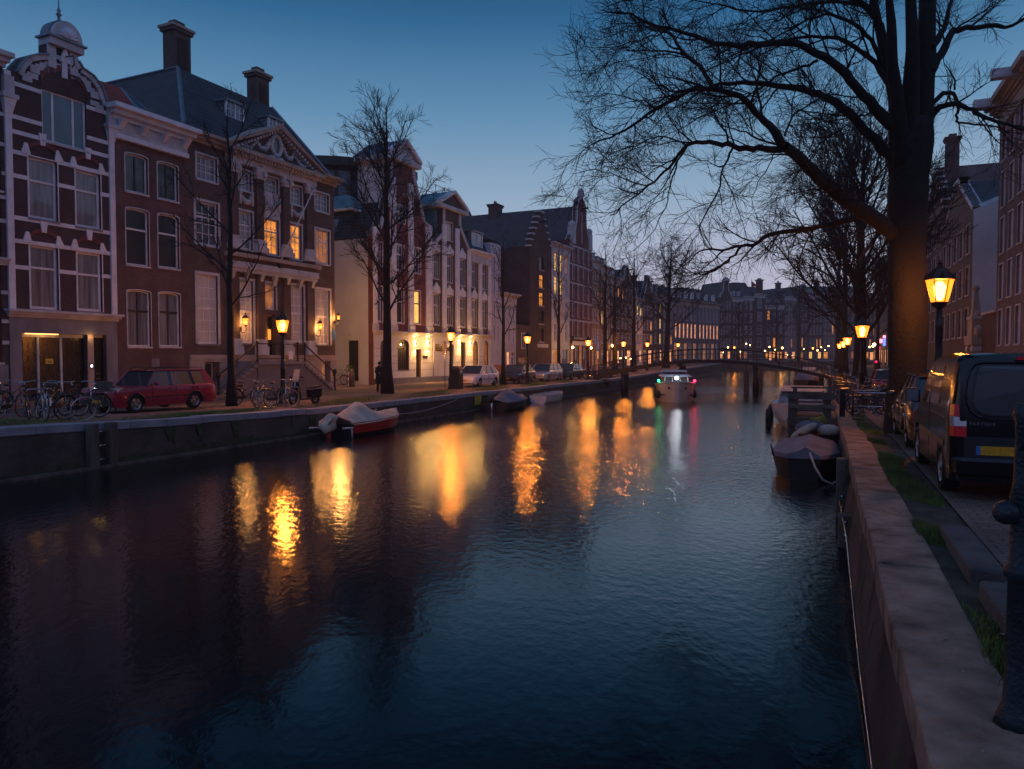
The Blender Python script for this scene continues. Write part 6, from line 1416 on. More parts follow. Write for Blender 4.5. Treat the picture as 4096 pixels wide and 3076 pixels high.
van((VX + .905, 10.8 + 4.4, zr(10) + .01), -pi / 2)
# ================================================================== bicycles, scooter
def bicycle(label, paint='bikeblack', loc=(0, 0, 0), rz=0, lean=.08, group=None, basket=False, crate=False, child=False, tyre='rubber', name='bicycle'):
    t = thing(name, label, 'bicycle', loc, rz, group); t.rotation_euler = (lean, 0, rz)
    R = .345
    for x, nm in ((-.52, 'wheel'), (.54, 'wheel')):
        mb = MB(); n = 20; pts = [(x + R * cos(2 * pi * k / n), 0, R + R * sin(2 * pi * k / n)) for k in range(n + 1)]
        mb.tube(pts, .019, tyre, 5, False); p2 = [(x + (R - .03) * cos(2 * pi * k / n), 0, R + (R - .03) * sin(2 * pi * k / n)) for k in range(n + 1)]; mb.tube(p2, .01, 'steel', 4, False)
        for k in range(10): a = 2 * pi * k / 10; mb.tube([(x, 0, R), (x + (R - .03) * cos(a), 0, R + (R - .03) * sin(a))], .0022, 'steel', 3, False)
        mb.tube([(x, -.04, R), (x, .04, R)], .025, 'steel', 6); mb.build('wheel', t)
        mb = MB(); pts = [(x + (R + .035) * cos(a), 0, R + (R + .035) * sin(a)) for a in [pi * (.1 + .09 * k) for k in range(10)]]; mb.tube(pts, .022, paint, 4, False); mb.build('mudguard', t)
    mb = MB(); bb = (-.08, 0, .29); st_ = (-.22, 0, .82); ht = (.36, 0, .86); hb = (.4, 0, .68)
    for a, b in ((bb, st_), (bb, hb), (hb, ht), (st_, (-.52, .0, R)), (bb, (-.52, 0, R)), (hb, (.54, 0, R)), ((-.16, 0, .6), ht)): mb.tube([a, b], .016, paint, 5)
    mb.lathe([(.09, -.006), (.09, .006)], 'steel', 10, (0, 0, 0)) if False else None
    mb.tube([(-.08, -.09, .29), (-.08, .09, .29)], .012, 'steel', 4); mb.box(-.5, -.05, -.05, -.03, .28, .4, paint); mb.build('frame', t)
    mb = MB(); mb.tube([st_, (-.25, 0, .95)], .012, 'steel', 5); mb.ball((-.27, 0, .98), .1, 'leather', 5, (1.3, .8, .4)); mb.build('saddle', t)
    mb = MB(); mb.tube([ht, (.33, 0, 1.05)], .012, 'steel', 5); mb.tube([(.1, -.29, 1.06), (.22, -.26, 1.08), (.33, -.08, 1.06), (.33, .08, 1.06), (.22, .26, 1.08), (.1, .29, 1.06)], .011, 'steel', 5); mb.build('handlebar', t)
    mb = MB(); mb.box(-.72, -.3, -.07, .07, .73, .745, paint); mb.tube([(-.6, .06, .73), (-.52, .06, R)], .006, 'steel', 4); mb.tube([(-.6, -.06, .73), (-.52, -.06, R)], .006, 'steel', 4); mb.build('luggage_rack', t)
    if crate:
        mb = MB(); x0, x1 = .42, .82
        for z in (.8, .88, .96, 1.03):
            mb.box(x0, x1, -.16, -.15, z, z + .05, 'wood'); mb.box(x0, x1, .15, .16, z, z + .05, 'wood'); mb.box(x0, x0 + .01, -.15, .15, z, z + .05, 'wood'); mb.box(x1 - .01, x1, -.15, .15, z, z + .05, 'wood')
        mb.box(x0, x1, -.15, .15, .79, .8, 'wood'); mb.build('crate', t)
    if child:
        mb = MB(); mb.hexa([(-.62, -.13, .78), (-.3, -.13, .78), (-.3, .13, .78), (-.62, .13, .78)], [(-.66, -.15, .86), (-.3, -.15, .86), (-.3, .15, .86), (-.66, .15, .86)], 'leather'); mb.hexa([(-.68, -.14, .82), (-.6, -.14, .82), (-.6, .14, .82), (-.68, .14, .82)], [(-.8, -.12, 1.3), (-.74, -.12, 1.3), (-.74, .12, 1.3), (-.8, .12, 1.3)], 'leather'); mb.build('child_seat', t)
    return t
G1 = 'bicycles parked at the far left of the quay'
def bl(u, v, rz, lean, label, **k):
    p = gz(u, v, zl(14)); p.z = zl(p.y) + .01; return bicycle(label, loc=p, rz=rz, lean=lean, group=G1, **k)
bl(40, 1668, 2.0, .1, 'bicycle with red rimmed tyres at the far left edge', tyre='bikered')
bl(-40, 1650, 1.8, .06, 'black bicycle half cut by the left edge behind the red tyred one')
bl(120, 1676, 2.5, -.12, 'bicycle with high swept handlebar, second from the left edge')
bl(165, 1682, 2.7, .14, 'bicycle leaning towards the quay edge with a bare front wheel', paint='bikesilver')
bl(205, 1660, 1.75, .05, 'black bicycle locked to the tube rack')
bl(255, 1662, 1.6, -.06, 'dark city bicycle behind the twin loose wheels', paint='bikeblack')
bl(330, 1668, 1.5, .1, 'bicycle with pale rims nearest the red car', crate=True)
mb = MB(); p = gz(160, 1660, zl(14)); zq = zl(p.y)
for dy in (0, 2.2): q = [(p.x, p.y - .45 + dy, zq), (p.x, p.y - .45 + dy, zq + .78), (p.x, p.y - .35 + dy, zq + .85), (p.x, p.y + .35 + dy, zq + .85), (p.x, p.y + .45 + dy, zq + .78), (p.x, p.y + .45 + dy, zq)]; mb.tube(q, .025, 'steel', 6)
tag(mb.build('bicycle_rack'), 'shiny tube bicycle rack among the far left bicycles', 'bicycle rack')
lw = thing('loose_wheel', 'bare bicycle wheel chained leaning at the quay edge', 'bicycle wheel', gz(331, 1684, zl(13)), 1.35); lw.rotation_euler = (.2, 0, 1.35)
mb = MB(); pts = [(.33 * cos(2 * pi * k / 24), 0, .34 + .33 * sin(2 * pi * k / 24)) for k in range(25)]; mb.tube(pts, .014, 'bikesilver', 5, False); mb.build('rim_ring', lw)
G2 = 'bicycles parked by the first left lantern'
def b2(u, v, rz, lean, label, **k):
    p = gz(u, v, 0); p.z = zl(p.y) + .01; return bicycle(label, loc=p, rz=rz, lean=lean, group=G2, **k)
b2(985, 1622, 1.35, .08, 'bicycle with a child seat, nearest the tree by the first lantern', child=True)
b2(1050, 1632, 1.9, -.1, 'bicycle with pale front wheel in front of the lantern', paint='bikesilver')
b2(1112, 1632, 1.15, .1, 'black bicycle with pale tyres right under the lantern', tyre='bikesilver')
b2(1150, 1624, 1.7, .06, 'dark bicycle at the small tube rack by the scooter')
mb = MB(); p = gz(1170, 1630, 0); mb.tube([(p.x, p.y - .4, 0), (p.x, p.y - .4, .75), (p.x, p.y - .3, .82), (p.x, p.y + .3, .82), (p.x, p.y + .4, .75), (p.x, p.y + .4, 0)], .025, 'steel', 6); tag(mb.build('bicycle_rack'), 'single tube bicycle rack between the bicycles and the scooter', 'bicycle rack')
# scooter
p = gz(1218, 1618, 0); t = thing('motor_scooter', 'dark motor scooter with windscreen and red tail light beside the lantern bicycles', 'scooter', p, -1.75)
for x in (-.6, .6):
    mb = MB(); n = 18; mb.tube([(x + .2 * cos(2 * pi * k / n), 0, .25 + .2 * sin(2 * pi * k / n)) for k in range(n + 1)], .055, 'rubber', 7, False); mb.lathe([(.1, 0), (.1, .01)], 'rim', 8, (x, 0, .25)); mb.tube([(x, -.05, .25), (x, .05, .25)], .1, 'rim', 8); mb.build('wheel', t)
mb = MB(); mb.hexa([(-.85, -.13, .3), (-.25, -.15, .22), (-.25, .15, .22), (-.85, .13, .3)], [(-.9, -.14, .68), (-.2, -.13, .62), (-.2, .13, .62), (-.9, .14, .68)], 'blackcar'); mb.box(-.3, .4, -.16, .16, .2, .28, 'plastic'); mb.hexa([(.3, -.2, .25), (.42, -.16, .25), (.42, .16, .25), (.3, .2, .25)], [(.42, -.16, .98), (.5, -.13, .98), (.5, .13, .98), (.42, .16, .98)], 'blackcar'); mb.tube([(.6, 0, .25), (.47, 0, 1.0)], .035, 'steel', 6); mb.ball((.6, 0, .44), .16, 'blackcar', 6, (1.2, .7, .5)); b_ = mb.build('body', t); b_.modifiers.new('b', 'BEVEL').width = .03
mb = MB(); mb.hexa([(-.85, -.13, .7), (-.15, -.12, .66), (-.15, .12, .66), (-.85, .13, .7)], [(-.85, -.11, .8), (-.2, -.1, .74), (-.2, .1, .74), (-.85, .11, .8)], 'leather'); mb.build('seat', t)
mb = MB(); mb.tube([(.36, -.32, 1.02), (.46, 0, 1.04), (.36, .32, 1.02)], .02, 'plastic', 6); mb.ball((.42, -.33, 1.18), .06, 'plastic', 5); mb.ball((.42, .33, 1.18), .06, 'plastic', 5); mb.build('handlebar', t)
mb = MB(); mb.hexa([(.5, -.2, 1.0), (.51, -.2, 1.0), (.51, .2, 1.0), (.5, .2, 1.0)], [(.36, -.15, 1.5), (.37, -.15, 1.5), (.37, .15, 1.5), (.36, .15, 1.5)], 'lamp_clear'); mb.build('windscreen', t)
mb = MB(); mb.box(-.93, -.88, -.07, .07, .56, .64, 'lamp_red'); mb.build('tail_light', t)
# bicycles towards the bridge, left side
random.seed(31); G3 = 'bicycles parked in a row between the last car and the footbridge'
b0_ = bicycle('dark bicycle in the crowded row between the last parked car and the footbridge', loc=(-20.2, gx(2325, 1500, -20.2).y, 0), rz=.3, lean=.08, group=G3)
yy = gx(2345, 1500, -20.2).y
for i in range(13):
    y = yy + i * .75; dup(b0_, (-20.0 + random.uniform(-.3, .3), y, zl(y) + .01), random.uniform(-.3, .6) + (pi if random.random() < .4 else 0))
b_ = bicycle('bicycle with red frame leaning on the left bridge foot', 'bikered', loc=(-19.4, gx(2508, 1490, -19.4).y, zl(75) + .01), rz=1.3, lean=.08)
b_ = bicycle('second red framed bicycle just beyond the bridge foot', 'bikered', loc=(-19.4, gx(2545, 1490, -19.4).y, zl(80) + .01), rz=1.5, lean=-.06)
bicycle('lone bicycle leaning at the white side wall of the alley', loc=(H4.o.x + -1.2 - 1.6, H4.o.y - .6, .02), rz=.1, lean=-.1)
# right quay bicycles
random.seed(12); G4 = 'bicycles crowded at the rails around the second right lantern'
b1_ = bicycle('dark bicycle in the crowd at the rails around the second right lantern', loc=(1.6, 31.5, zr(31.5) + .01), rz=.2, lean=.06, group=G4)
for i in range(16):
    y = 32.2 + i * .8; dup(b1_, (1.5 + random.uniform(-.25, 1.6), y, zr(y) + .01), random.uniform(-.5, .5) + (pi if random.random() < .5 else 0))
G5 = 'bicycles farther along the right quay'
for i in range(12):
    y = 47 + i * 1.3; dup(b1_, (1.4 + random.uniform(-.3, .6), y, zr(y) + .01), random.uniform(-.5, .5), 'dark bicycle farther along the right quay past the rails', G5)
bicycle('black bicycle leaning against the foot of the great tree', loc=(1.62, 21.6, zr(21.6) + .01), rz=1.35, lean=.16)
# hitching rails by the second right lantern
for y, lb in ((30.6, 'low two bar metal rail across the verge just before the second right lantern'), (34.0, 'low two bar metal rail among the bicycles past the timber landing')):
    mb = MB()
    for z in (.35, .85): mb.tube([(.95, y, zr(y) + z), (2.9, y, zr(y) + z)], .028, 'steel', 6)
    for x in (1.0, 2.85): mb.tube([(x, y, zr(y)), (x, y, zr(y) + .9)], .035, 'iron', 6)
    tag(mb.build('hitching_rail'), lb, 'rail')
p = gz(3369, 1662, -.1); t = thing('mooring_post', 'slim dark post with pale edge on the coping by the timber landing', 'post', (p.x, p.y, zr(p.y)))
mb = MB(); mb.box(-.09, .09, -.09, .09, 0, 1.0, 'iron'); mb.build('post', t); mb = MB(); mb.box(-.1, -.092, -.03, .03, .05, .95, 'steel'); mb.build('reflective_strip', t)
# sign pole, bin, bollards on the left quay
p = gz(1780, 1552, 0); t = thing('sign_pole', 'thin street sign pole with a long narrow sign beside the second lantern', 'sign', (p.x, p.y, 0)); mb = MB(); mb.tube([(0, 0, 0), (0, 0, 3.1)], .035, 'steel', 6); mb.build('pole', t); mb = MB(); mb.box(-.04, -.02, -.28, .28, 2.2, 3.05, 'bluestone'); mb.build('sign_panel', t)
p = gz(1829, 1556, 0); t = thing('litter_bin', 'tall dark square litter bin between the lantern and the white hatchback', 'bin', (p.x, p.y, 0)); mb = MB(); mb.box(-.28, .28, -.28, .28, 0, 1.25, 'plastic'); mb.hexa([(-.3, -.3, 1.25), (.3, -.3, 1.25), (.3, .3, 1.25), (-.3, .3, 1.25)], [(-.2, -.2, 1.45), (.2, -.2, 1.45), (.2, .2, 1.45), (-.2, .2, 1.45)], 'plastic'); mb.build('body', t); mb = MB(); mb.box(.281, .29, -.16, .16, 1.0, 1.2, 'whitesign'); mb.build('label_plate', t)
for u, v, s, lb in ((1407, 1548, 1.15, 'tall pale stone bollard nearest the mansion corner'), (1452, 1531, 1.0, 'stone bollard before the alley wall, middle one'), (1278, 1560, .7, 'short rounded stone bollard by the mansion stairs foot')):
    p = gz(u, v, 0); t = thing('bollard', lb, 'bollard', (p.x, p.y, 0), 0, 'stone bollards in front of the alley'); mb = MB(); mb.lathe([(.17 * s, 0), (.15 * s, .75 * s), (.13 * s, .95 * s), (.06 * s, 1.06 * s), (.01, 1.08 * s)], 'concrete', 10); mb.build('stone', t)
p = gz(1395, 1545, 0); t = thing('striped_post', 'short red and white striped post in the alley mouth', 'post', (p.x, p.y, 0)); mb = MB()
for i in range(5): mb.lathe([(.06, i * .2), (.06, i * .2 + .2)], 'redsign' if i % 2 else 'whitesign', 8)
mb.build('stripes', t)
p = gz(1500, 1528, 0); t = thing('planter', 'low green shrub in a pot by the side door', 'plant', (H4.o.x + -1.8, H4.o.y - .55, 0)); mb = MB(); mb.lathe([(.18, 0), (.25, .4)], 'bluestone', 8); mb.build('pot', t)
mb = MB(); random.seed(6)
for i in range(260):
    r = random.gauss(0, .22); a = random.uniform(0, 6.28); z = random.uniform(.35, 1.4); x, y = r * cos(a), r * sin(a); mb.face([(x, y, z), (x + .07, y + .02, z + .06), (x - .02, y + .07, z + .09)], 'grass')
mb.build('leaves', t, recalc=False)
# orange panel fence, blue pole sign
mb = MB(); a = gx(1965, 1480, -26.5); b = gx(2047, 1480, -26.5); mb.box(-26.55, -26.45, a.y, b.y, .0, 1.35, 'orangebox'); tag(mb.build('panel_fence'), 'low orange brown panel fence in front of the pale stucco house', 'fence')
p = gx(2388, 1430, -20.4); t = thing('street_sign', 'pale pole with a small blue and white sign near the bridge foot', 'sign', (p.x, p.y, 0)); mb = MB(); mb.tube([(0, 0, 0), (0, 0, 4.2)], .05, 'steel', 6); mb.box(-.1, .12, -.12, .12, 0, 1.9, 'sand'); mb.build('pole', t); mb = MB(); mb.box(-.02, .02, .1, 1.05, 2.7, 3.7, 'bluesign'); mb.build('sign_panel', t); mb = MB(); mb.hexa([(.021, .15, 2.75), (.025, .15, 2.75), (.025, .6, 2.9), (.021, .6, 2.9)], [(.021, .15, 3.6), (.025, .15, 3.6), (.025, .35, 3.6), (.021, .35, 3.6)], 'whitesign'); mb.build('sign_mark', t)
# yellow plate and ladder on left quay wall
a = gx(1899, 1583, LX + .06); b = gx(1923, 1617, LX + .06); mb = MB(); mb.box(LX + .06, LX + .09, min(a.y, b.y), max(a.y, b.y), b.z, a.z, 'yellow')
for k in range(5): z = b.z + (a.z - b.z) * (k + .8) / 5.5; mb.box(LX + .09, LX + .094, a.y + .12, b.y - .12 - .2 * (k % 2), z, z + .025, 'frame_dark')
tag(mb.build('notice_board'), 'yellow notice plate fixed on the left quay wall', 'sign')
a = gx(367, 1800, LX + .15); b = gx(443, 1800, LX + .15); t = thing('quay_ladder', 'timber ladder with three steel rungs on the left quay wall', 'ladder', (LX + .12, a.y, 0))
dy = b.y - a.y
for y in (0, dy): mb = MB(); mb.box(-.05, .18, y - .13, y + .13, -1.2, zl(a.y) - .03 + .02, 'wood'); o = mb.build('stile', t); o.modifiers.new('b', 'BEVEL').width = .02
for k in range(3): mb = MB(); mb.tube([(.1, 0, -.0 - .38 * k), (.1, dy, -.0 - .38 * k)], .016, 'steel', 6); mb.build('rung', t)
# iron balustrade post with ball at the right edge
p = gz(4062, 2890, .22); t = thing('iron_railing_post', 'blue grey cast iron railing post with side ball at the right edge', 'railing', (p.x, p.y, zr(0)))
mb = MB(); mb.lathe([(.1, 0), (.085, .06), (.06, .12), (.05, .3), (.048, .72), (.066, .74), (.066, .78), (.045, .82), (.04, 1.1), (.05, 1.12), (.035, 1.2), (.03, 1.48), (.045, 1.52), (.03, 1.58)], 'iron_blue', 8); mb.build('post', t)
bp = gd(4023, 2050, (Vector((p.x, p.y, 0)) - Vector((0, 0, 0))).dot(FW)); mb = MB(); loc = bp - t.location; mb.ball(loc, .058, 'iron_blue', 8); mb.tube([loc, (0.0, 0, loc.z + .02)], .02, 'iron_blue', 6); mb.build('ball', t)
mb = MB(); mb.tube([(0, 0, 1.0), (.9, -.5, 1.0), (1.6, -.9, 1.0)], .03, 'iron_blue', 6); mb.tube([(.0, 0, 1.36), (.06, -.02, 1.46), (.3, -.15, 1.36), (1.2, -.7, 1.36)], .035, 'iron_blue', 6); mb.build('rail', t)
# ================================================================== person waiting by the second left tree
def person(label, loc, rz, h=1.75):
    t = thing('person', label, 'person', loc, rz)
    bm = bmesh.new()
    J = {'pel': (0, 0, .95), 'wai': (0, 0, 1.1), 'che': (.02, 0, 1.35), 'nec': (.02, 0, 1.5), 'hea': (.05, 0, 1.62), 'top': (.04, 0, 1.72), 'sl': (0, .17, 1.42), 'sr': (0, -.17, 1.42), 'el': (.02, .23, 1.14), 'er': (.04, -.23, 1.14), 'wl': (.12, .2, .92), 'wr': (.2, -.12, 1.1), 'hl': (.15, .19, .84), 'hr': (.27, -.08, 1.13),
         'lh': (0, .09, .88), 'rh': (0, -.09, .88), 'lk': (.05, .1, .49), 'rk': (-.02, -.1, .49), 'la': (.02, .1, .09), 'ra': (-.08, -.1, .09), 'lt': (.16, .12, .04), 'rt': (.06, -.12, .04)}
    Rr = {'pel': .15, 'wai': .15, 'che': .17, 'nec': .06, 'hea': .095, 'top': .07, 'sl': .08, 'sr': .08, 'el': .055, 'er': .055, 'wl': .04, 'wr': .04, 'hl': .04, 'hr': .04, 'lh': .1, 'rh': .1, 'lk': .065, 'rk': .065, 'la': .045, 'ra': .045, 'lt': .04, 'rt': .04}
    E = [('pel', 'wai'), ('wai', 'che'), ('che', 'nec'), ('nec', 'hea'), ('hea', 'top'), ('che', 'sl'), ('che', 'sr'), ('sl', 'el'), ('sr', 'er'), ('el', 'wl'), ('er', 'wr'), ('wl', 'hl'), ('wr', 'hr'), ('pel', 'lh'), ('pel', 'rh'), ('lh', 'lk'), ('rh', 'rk'), ('lk', 'la'), ('rk', 'ra'), ('la', 'lt'), ('ra', 'rt')]
    names = list(J); me = bpy.data.meshes.new('body'); me.from_pydata([J[n] for n in names], [(names.index(a), names.index(b)) for a, b in E], []); o = bpy.data.objects.new('body', me); COL.objects.link(o); o.parent = t
    sk = o.modifiers.new('s', 'SKIN'); sd = me.skin_vertices[0].data
    for i, n in enumerate(names): sd[i].radius = (Rr[n], Rr[n] * (1.15 if n in ('pel', 'wai', 'che') else 1)); sd[i].use_root = n == 'pel'
    sub = o.modifiers.new('u', 'SUBSURF'); sub.levels = sub.render_levels = 2; me.materials.append(M['skin'])
    mb = MB(); mb.lathe([(.27, .5), (.25, .8), (.21, 1.1), (.235, 1.35), (.2, 1.46), (.1, 1.53)], 'coat', 12); c_ = mb.build('coat', t); c_.scale = (.85, 1, 1)
    mb = MB()
    for a, b, c in (('sl', 'el', 'wl'), ('sr', 'er', 'wr')): mb.tube([J[a], J[b], J[c]], [.1, .075, .06], 'coat', 8)
    mb.build('sleeves', t); mb = MB()
    for a, b, c, d in (('lh', 'lk', 'la', 'lt'), ('rh', 'rk', 'ra', 'rt')): mb.tube([J[a], J[b], J[c]], [.12, .085, .065], 'coat', 8); mb.ball((J[d][0] - .06, J[d][1], .055), .06, 'leather', 5, (1.9, .8, .9))
    mb.build('trousers_and_shoes', t); mb = MB(); mb.ball((.02, 0, 1.67), .115, 'coat', 8, (1.05, .95, 1.0)); mb.build('hair', t)
    return t
p = gz(1519, 1570, 0); person('person in a long dark coat standing at the left of the second tree', (p.x, p.y, .0), -.6)
# ================================================================== the footbridge
t = thing('footbridge', 'slender dark arched footbridge with thin railings across the canal', 'bridge', (0, 66, 0))
def bz(x): return .3 + 1.52 * (1 - ((x + 9.0) / 10.2) ** 2)
xs = [-19.2 + i * (21.0 / 24) for i in range(25)]
def bzz(x): return max(bz(x), zl(66) + .02 if x < -17 else zr(66) + .02 if x > -1 else -9)
mb = MB()
for a, b in zip(xs, xs[1:]):
    za, zb_ = bzz(a), bzz(b); mb.hexa([(a, -.9, za - .28), (b, -.9, zb_ - .28), (b, .9, zb_ - .28), (a, .9, za - .28)], [(a, -.9, za), (b, -.9, zb_), (b, .9, zb_), (a, .9, za)], 'iron')
mb.build('deck', t)
for s in (-.88, .88):
    mb = MB(); mb.tube([(x, s, bzz(x) + .9) for x in xs], .035, 'iron', 5); mb.tube([(x, s, bzz(x) + .5) for x in xs], .015, 'iron', 4)
    for i in range(85): x = -19.2 + 21 * i / 84; mb.tube([(x, s, bzz(x)), (x, s, bzz(x) + .9)], .008 if i % 7 else .03, 'iron', 4)
    mb.build('railing', t)
for x in (-16.5, -11.4, -5.3, -.2):
    mb = MB(); mb.tube([(x, -.6, -2), (x, -.6, bzz(x) - .2)], .2, 'iron', 8); mb.tube([(x, .6, -2), (x, .6, bzz(x) - .2)], .2, 'iron', 8); mb.box(x - .2, x + .2, -.8, .8, bzz(x) - .5, bzz(x) - .27, 'iron'); mb.build('pier', t)
for i, (u, v, lb) in enumerate(((2985, 1575, 'weathered timber mooring pile left of the bridge pier'), (3040, 1560, 'weathered timber mooring pile right of the bridge pier'), (2991, 1480, 'far timber pile in the water beyond the bridge, left'), (3160, 1482, 'far timber pile in the water beyond the bridge, right'))):
    p = gz(u, v, WZ); mb = MB(); hgt = 1.9 if i < 2 else 2.4; mb.lathe([(.22, -1), (.21, hgt - .1), (.17, hgt)], 'wood', 9, (0, 0, 0)); t = thing('mooring_pile', lb, 'pile', p, 0, 'timber piles standing in the canal'); mb.build('timber', t)
# ================================================================== boats
def hull(mb, L_, B, H, m, m2=None, z0=-.25, bow=.28, transom=.75, stripe=.0, sheer=.18, n=14):
    rows = []
    for i in range(n + 1):
        f = i / n; x = L_ * f; w = B / 2 * (transom + (1 - transom) * min(1, f * 3)) * (1 - max(0, (f - .5) / .5) ** 2.2 * .97); zt = H + sheer * (f ** 2)
        zk = z0 + (.25 * max(0, (f - .75) / .25) ** 2)
        rows.append([(x, -w, zt), (x, -w * .98, zt - .12), (x, -w * .86, (zt + zk) * .45), (x, -w * .4, zk + .03), (x, 0, zk), (x, w * .4, zk + .03), (x, w * .86, (zt + zk) * .45), (x, w * .98, zt - .12), (x, w, zt)])
    V = [p for r_ in rows for p in r_]; k9 = 9
    for i in range(n):
        for k in range(8):
            mb.idx([V[i * 9 + k], V[i * 9 + k + 1], V[(i + 1) * 9 + k + 1], V[(i + 1) * 9 + k]], [(0, 1, 2, 3)], (m2 or m) if k in (0, 7, 1, 6) and m2 else m, True)
    mb.face(rows[0], m); return rows
# left covered boat
a = gz(1385, 1735, WZ); t = thing('covered_boat', 'small boat under a cream tarpaulin with a red striped hull at the left quay', 'boat', (LX + 1.25, gx(1345, 1700, LX + 1.25).y, WZ), pi / 2)
Lb = 4.3
mb = MB(); rows = hull(mb, Lb, 1.9, .55, 'hulldark', 'hullred', transom=.85); mb.build('hull', t, recalc=False)
mb = MB(); V = []; random.seed(8)
ks = [-1.04, -.8, -.4, 0, .4, .8, 1.04]
for i, r_ in enumerate(rows):
    f = i / 14; w = r_[8][1]; zt = r_[8][2]; hp = .12 + .5 * math.exp(-((f - .32) / .17) ** 2) + .12 * (1 - f)
    for k in ks: c = max(0, 1 - abs(k)); V.append((r_[0][0] - (.05 if i == 0 else 0) + (.05 if i == 14 else 0), w * k, zt + (-.06 if abs(k) > 1 else hp * c ** .9) + random.uniform(-.015, .015)))
n7 = len(ks); mb.idx(V, [(i * n7 + k, i * n7 + k + 1, (i + 1) * n7 + k + 1, (i + 1) * n7 + k) for i in range(14) for k in range(n7 - 1)] + [tuple(range(n7))], 'tarp', True); mb.build('tarpaulin', t, recalc=False)
mb = MB(); mb.ball((-.5, 0, .55), .33, 'tarp', 9, (1.1, .85, 1.05)); random.seed(4); mb.v = [(x + random.uniform(-.035, .035) + (.12 if z > .7 else 0), y + random.uniform(-.03, .03) + .05 * sin(z * 14), z + random.uniform(-.03, .03) - .12 * (x < -.7)) for x, y, z in mb.v]; mb.tube([(-.3, -.5, .35), (-.2, -.9, .38)], .035, 'hullwhite', 5); mb.tube([(-.3, .5, .35), (-.9, .55, .38)], .035, 'hullwhite', 5); mb.tube([(-.5, 0, .4), (-.45, 0, -.4)], .08, 'hullred', 6); mb.tube([(-.15, -.8, .35), (-.15, -.82, .0)], .03, 'hullwhite', 5); mb.build('outboard_motor', t)
for y_ in (3.0, 3.5): mb = MB(); mb.tube([(y_, .55, .75), (y_ + .1, .55, .83), (y_ + .2, .55, .75)], .025, 'steel', 5); mb.build('cleat', t)
# rope to the bow rings along the wall
mb = MB(); y0 = t.location.y + Lb; pts = []
for k in range(12): f = k / 11; pts.append((LX + .15 + .5 * (1 - f) ** 2, y0 + 8 * f, WZ + .55 - .5 * 4 * f * (1 - f) * .5 + f * .2))
mb.tube(pts, .018, 'rope', 5); tag(mb.build('mooring_rope'), 'mooring rope drooping along the left quay wall from the covered boat', 'rope')
# dark tender & pale rowing boat
t = thing('motor_dinghy', 'low dark motor dinghy with peaked cover and outboard under the left quay', 'boat', (LX + 1.2, gx(1975, 1600, LX + 1.2).y, WZ), pi / 2)
mb = MB(); rows = hull(mb, 4.4, 1.8, .5, 'hulldark', transom=.9); mb.build('hull', t, recalc=False)
mb = MB(); V = []
for i, r_ in enumerate(rows):
    f = i / 14; w = r_[8][1]; hp = .1 + .55 * math.exp(-((f - .45) / .25) ** 2)
    for k in (-1.03, -.5, 0, .5, 1.03): V.append((r_[0][0], w * k, r_[8][2] + (-.04 if abs(k) > 1 else hp * (1 - abs(k)))))
mb.idx(V, [(i * 5 + k, i * 5 + k + 1, (i + 1) * 5 + k + 1, (i + 1) * 5 + k) for i in range(14) for k in range(4)], 'tarpgrey', True); mb.build('cover', t, recalc=False)
mb = MB(); mb.ball((-.3, 0, .7), .2, 'plastic', 6, (1, .8, 1.2)); mb.tube([(-.3, 0, .6), (-.25, 0, -.4)], .07, 'steel', 6); mb.build('outboard_motor', t)
t = thing('rowing_boat', 'open pale aluminium rowing boat tied under the silver car', 'boat', (LX + 1.1, gx(2152, 1580, LX + 1.1).y, WZ), pi / 2)
mb = MB(); rows = hull(mb, 4.4, 1.5, .5, 'hullwhite', transom=.8); mb.build('hull', t, recalc=False); mb = MB(); mb.box(1, 1.3, -.65, .65, .3, .34, 'woodlight'); mb.box(2.6, 2.9, -.55, .55, .32, .36, 'woodlight'); mb.build('bench', t)
mb = MB(); mb.tube([r_[0] for r_ in rows], .03, 'steel', 5); mb.tube([r_[8] for r_ in rows], .03, 'steel', 5); mb.build('gunwale', t)
# cruising sloop heading for us: local +X = bow
p = gz(2708, 1609, WZ); t = thing('canal_boat', 'cream motor boat coming towards us with green, white and red lights', 'boat', (p.x, p.y, WZ), -pi / 2 + .22)
d = Vector((cos(-pi / 2 + .22), sin(-pi / 2 + .22), 0)); t.location = Vector((p.x, p.y, WZ)) - d * 7.6
mb = MB(); rows = []
for i in range(17):
    f = i / 16; x = 8 * f; w = 1.28 * (1 - max(0, (f - .72) / .28) ** 2.6 * .9); zt = .95 + .42 * f ** 2; rows.append([(x, -w * 1.02, zt), (x, -w * 1.0, zt - .15), (x, -w * .88, .15), (x, -w * .7, -.3), (x, w * .7, -.3), (x, w * .88, .15), (x, w * 1.0, zt - .15), (x, w * 1.02, zt)])
V = [p_ for r_ in rows for p_ in r_]
mb.idx(V, [(i * 8 + k, i * 8 + k + 1, (i + 1) * 8 + k + 1, (i + 1) * 8 + k) for i in range(16) for k in range(7)] + [tuple(range(8)), tuple(16 * 8 + k for k in range(8))], 'hullcream', True); b_ = mb.build('hull', t); es = b_.modifiers.new('e', 'EDGE_SPLIT'); es.split_angle = radians(35)
mb = MB(); mb.face([(r_[0][0], r_[0][1], r_[0][2] - .02) for r_ in rows] + [(r_[7][0], r_[7][1], r_[7][2] - .02) for r_ in reversed(rows)], 'hullwhite')
for s in (0, 7): mb.tube([(r_[s][0], r_[s][1], r_[s][2]) for r_ in rows], .05, 'hullwhite', 5)
mb.build('deck', t)
mb = MB(); mb.hexa([(2.6, -1.0, 1.1), (6.6, -.9, 1.25), (6.6, .9, 1.25), (2.6, 1.0, 1.1)], [(2.7, -.95, 1.62), (6.1, -.8, 1.66), (6.1, .8, 1.66), (2.7, .95, 1.62)], 'g_dark'); mb.build('cabin_glazing', t)
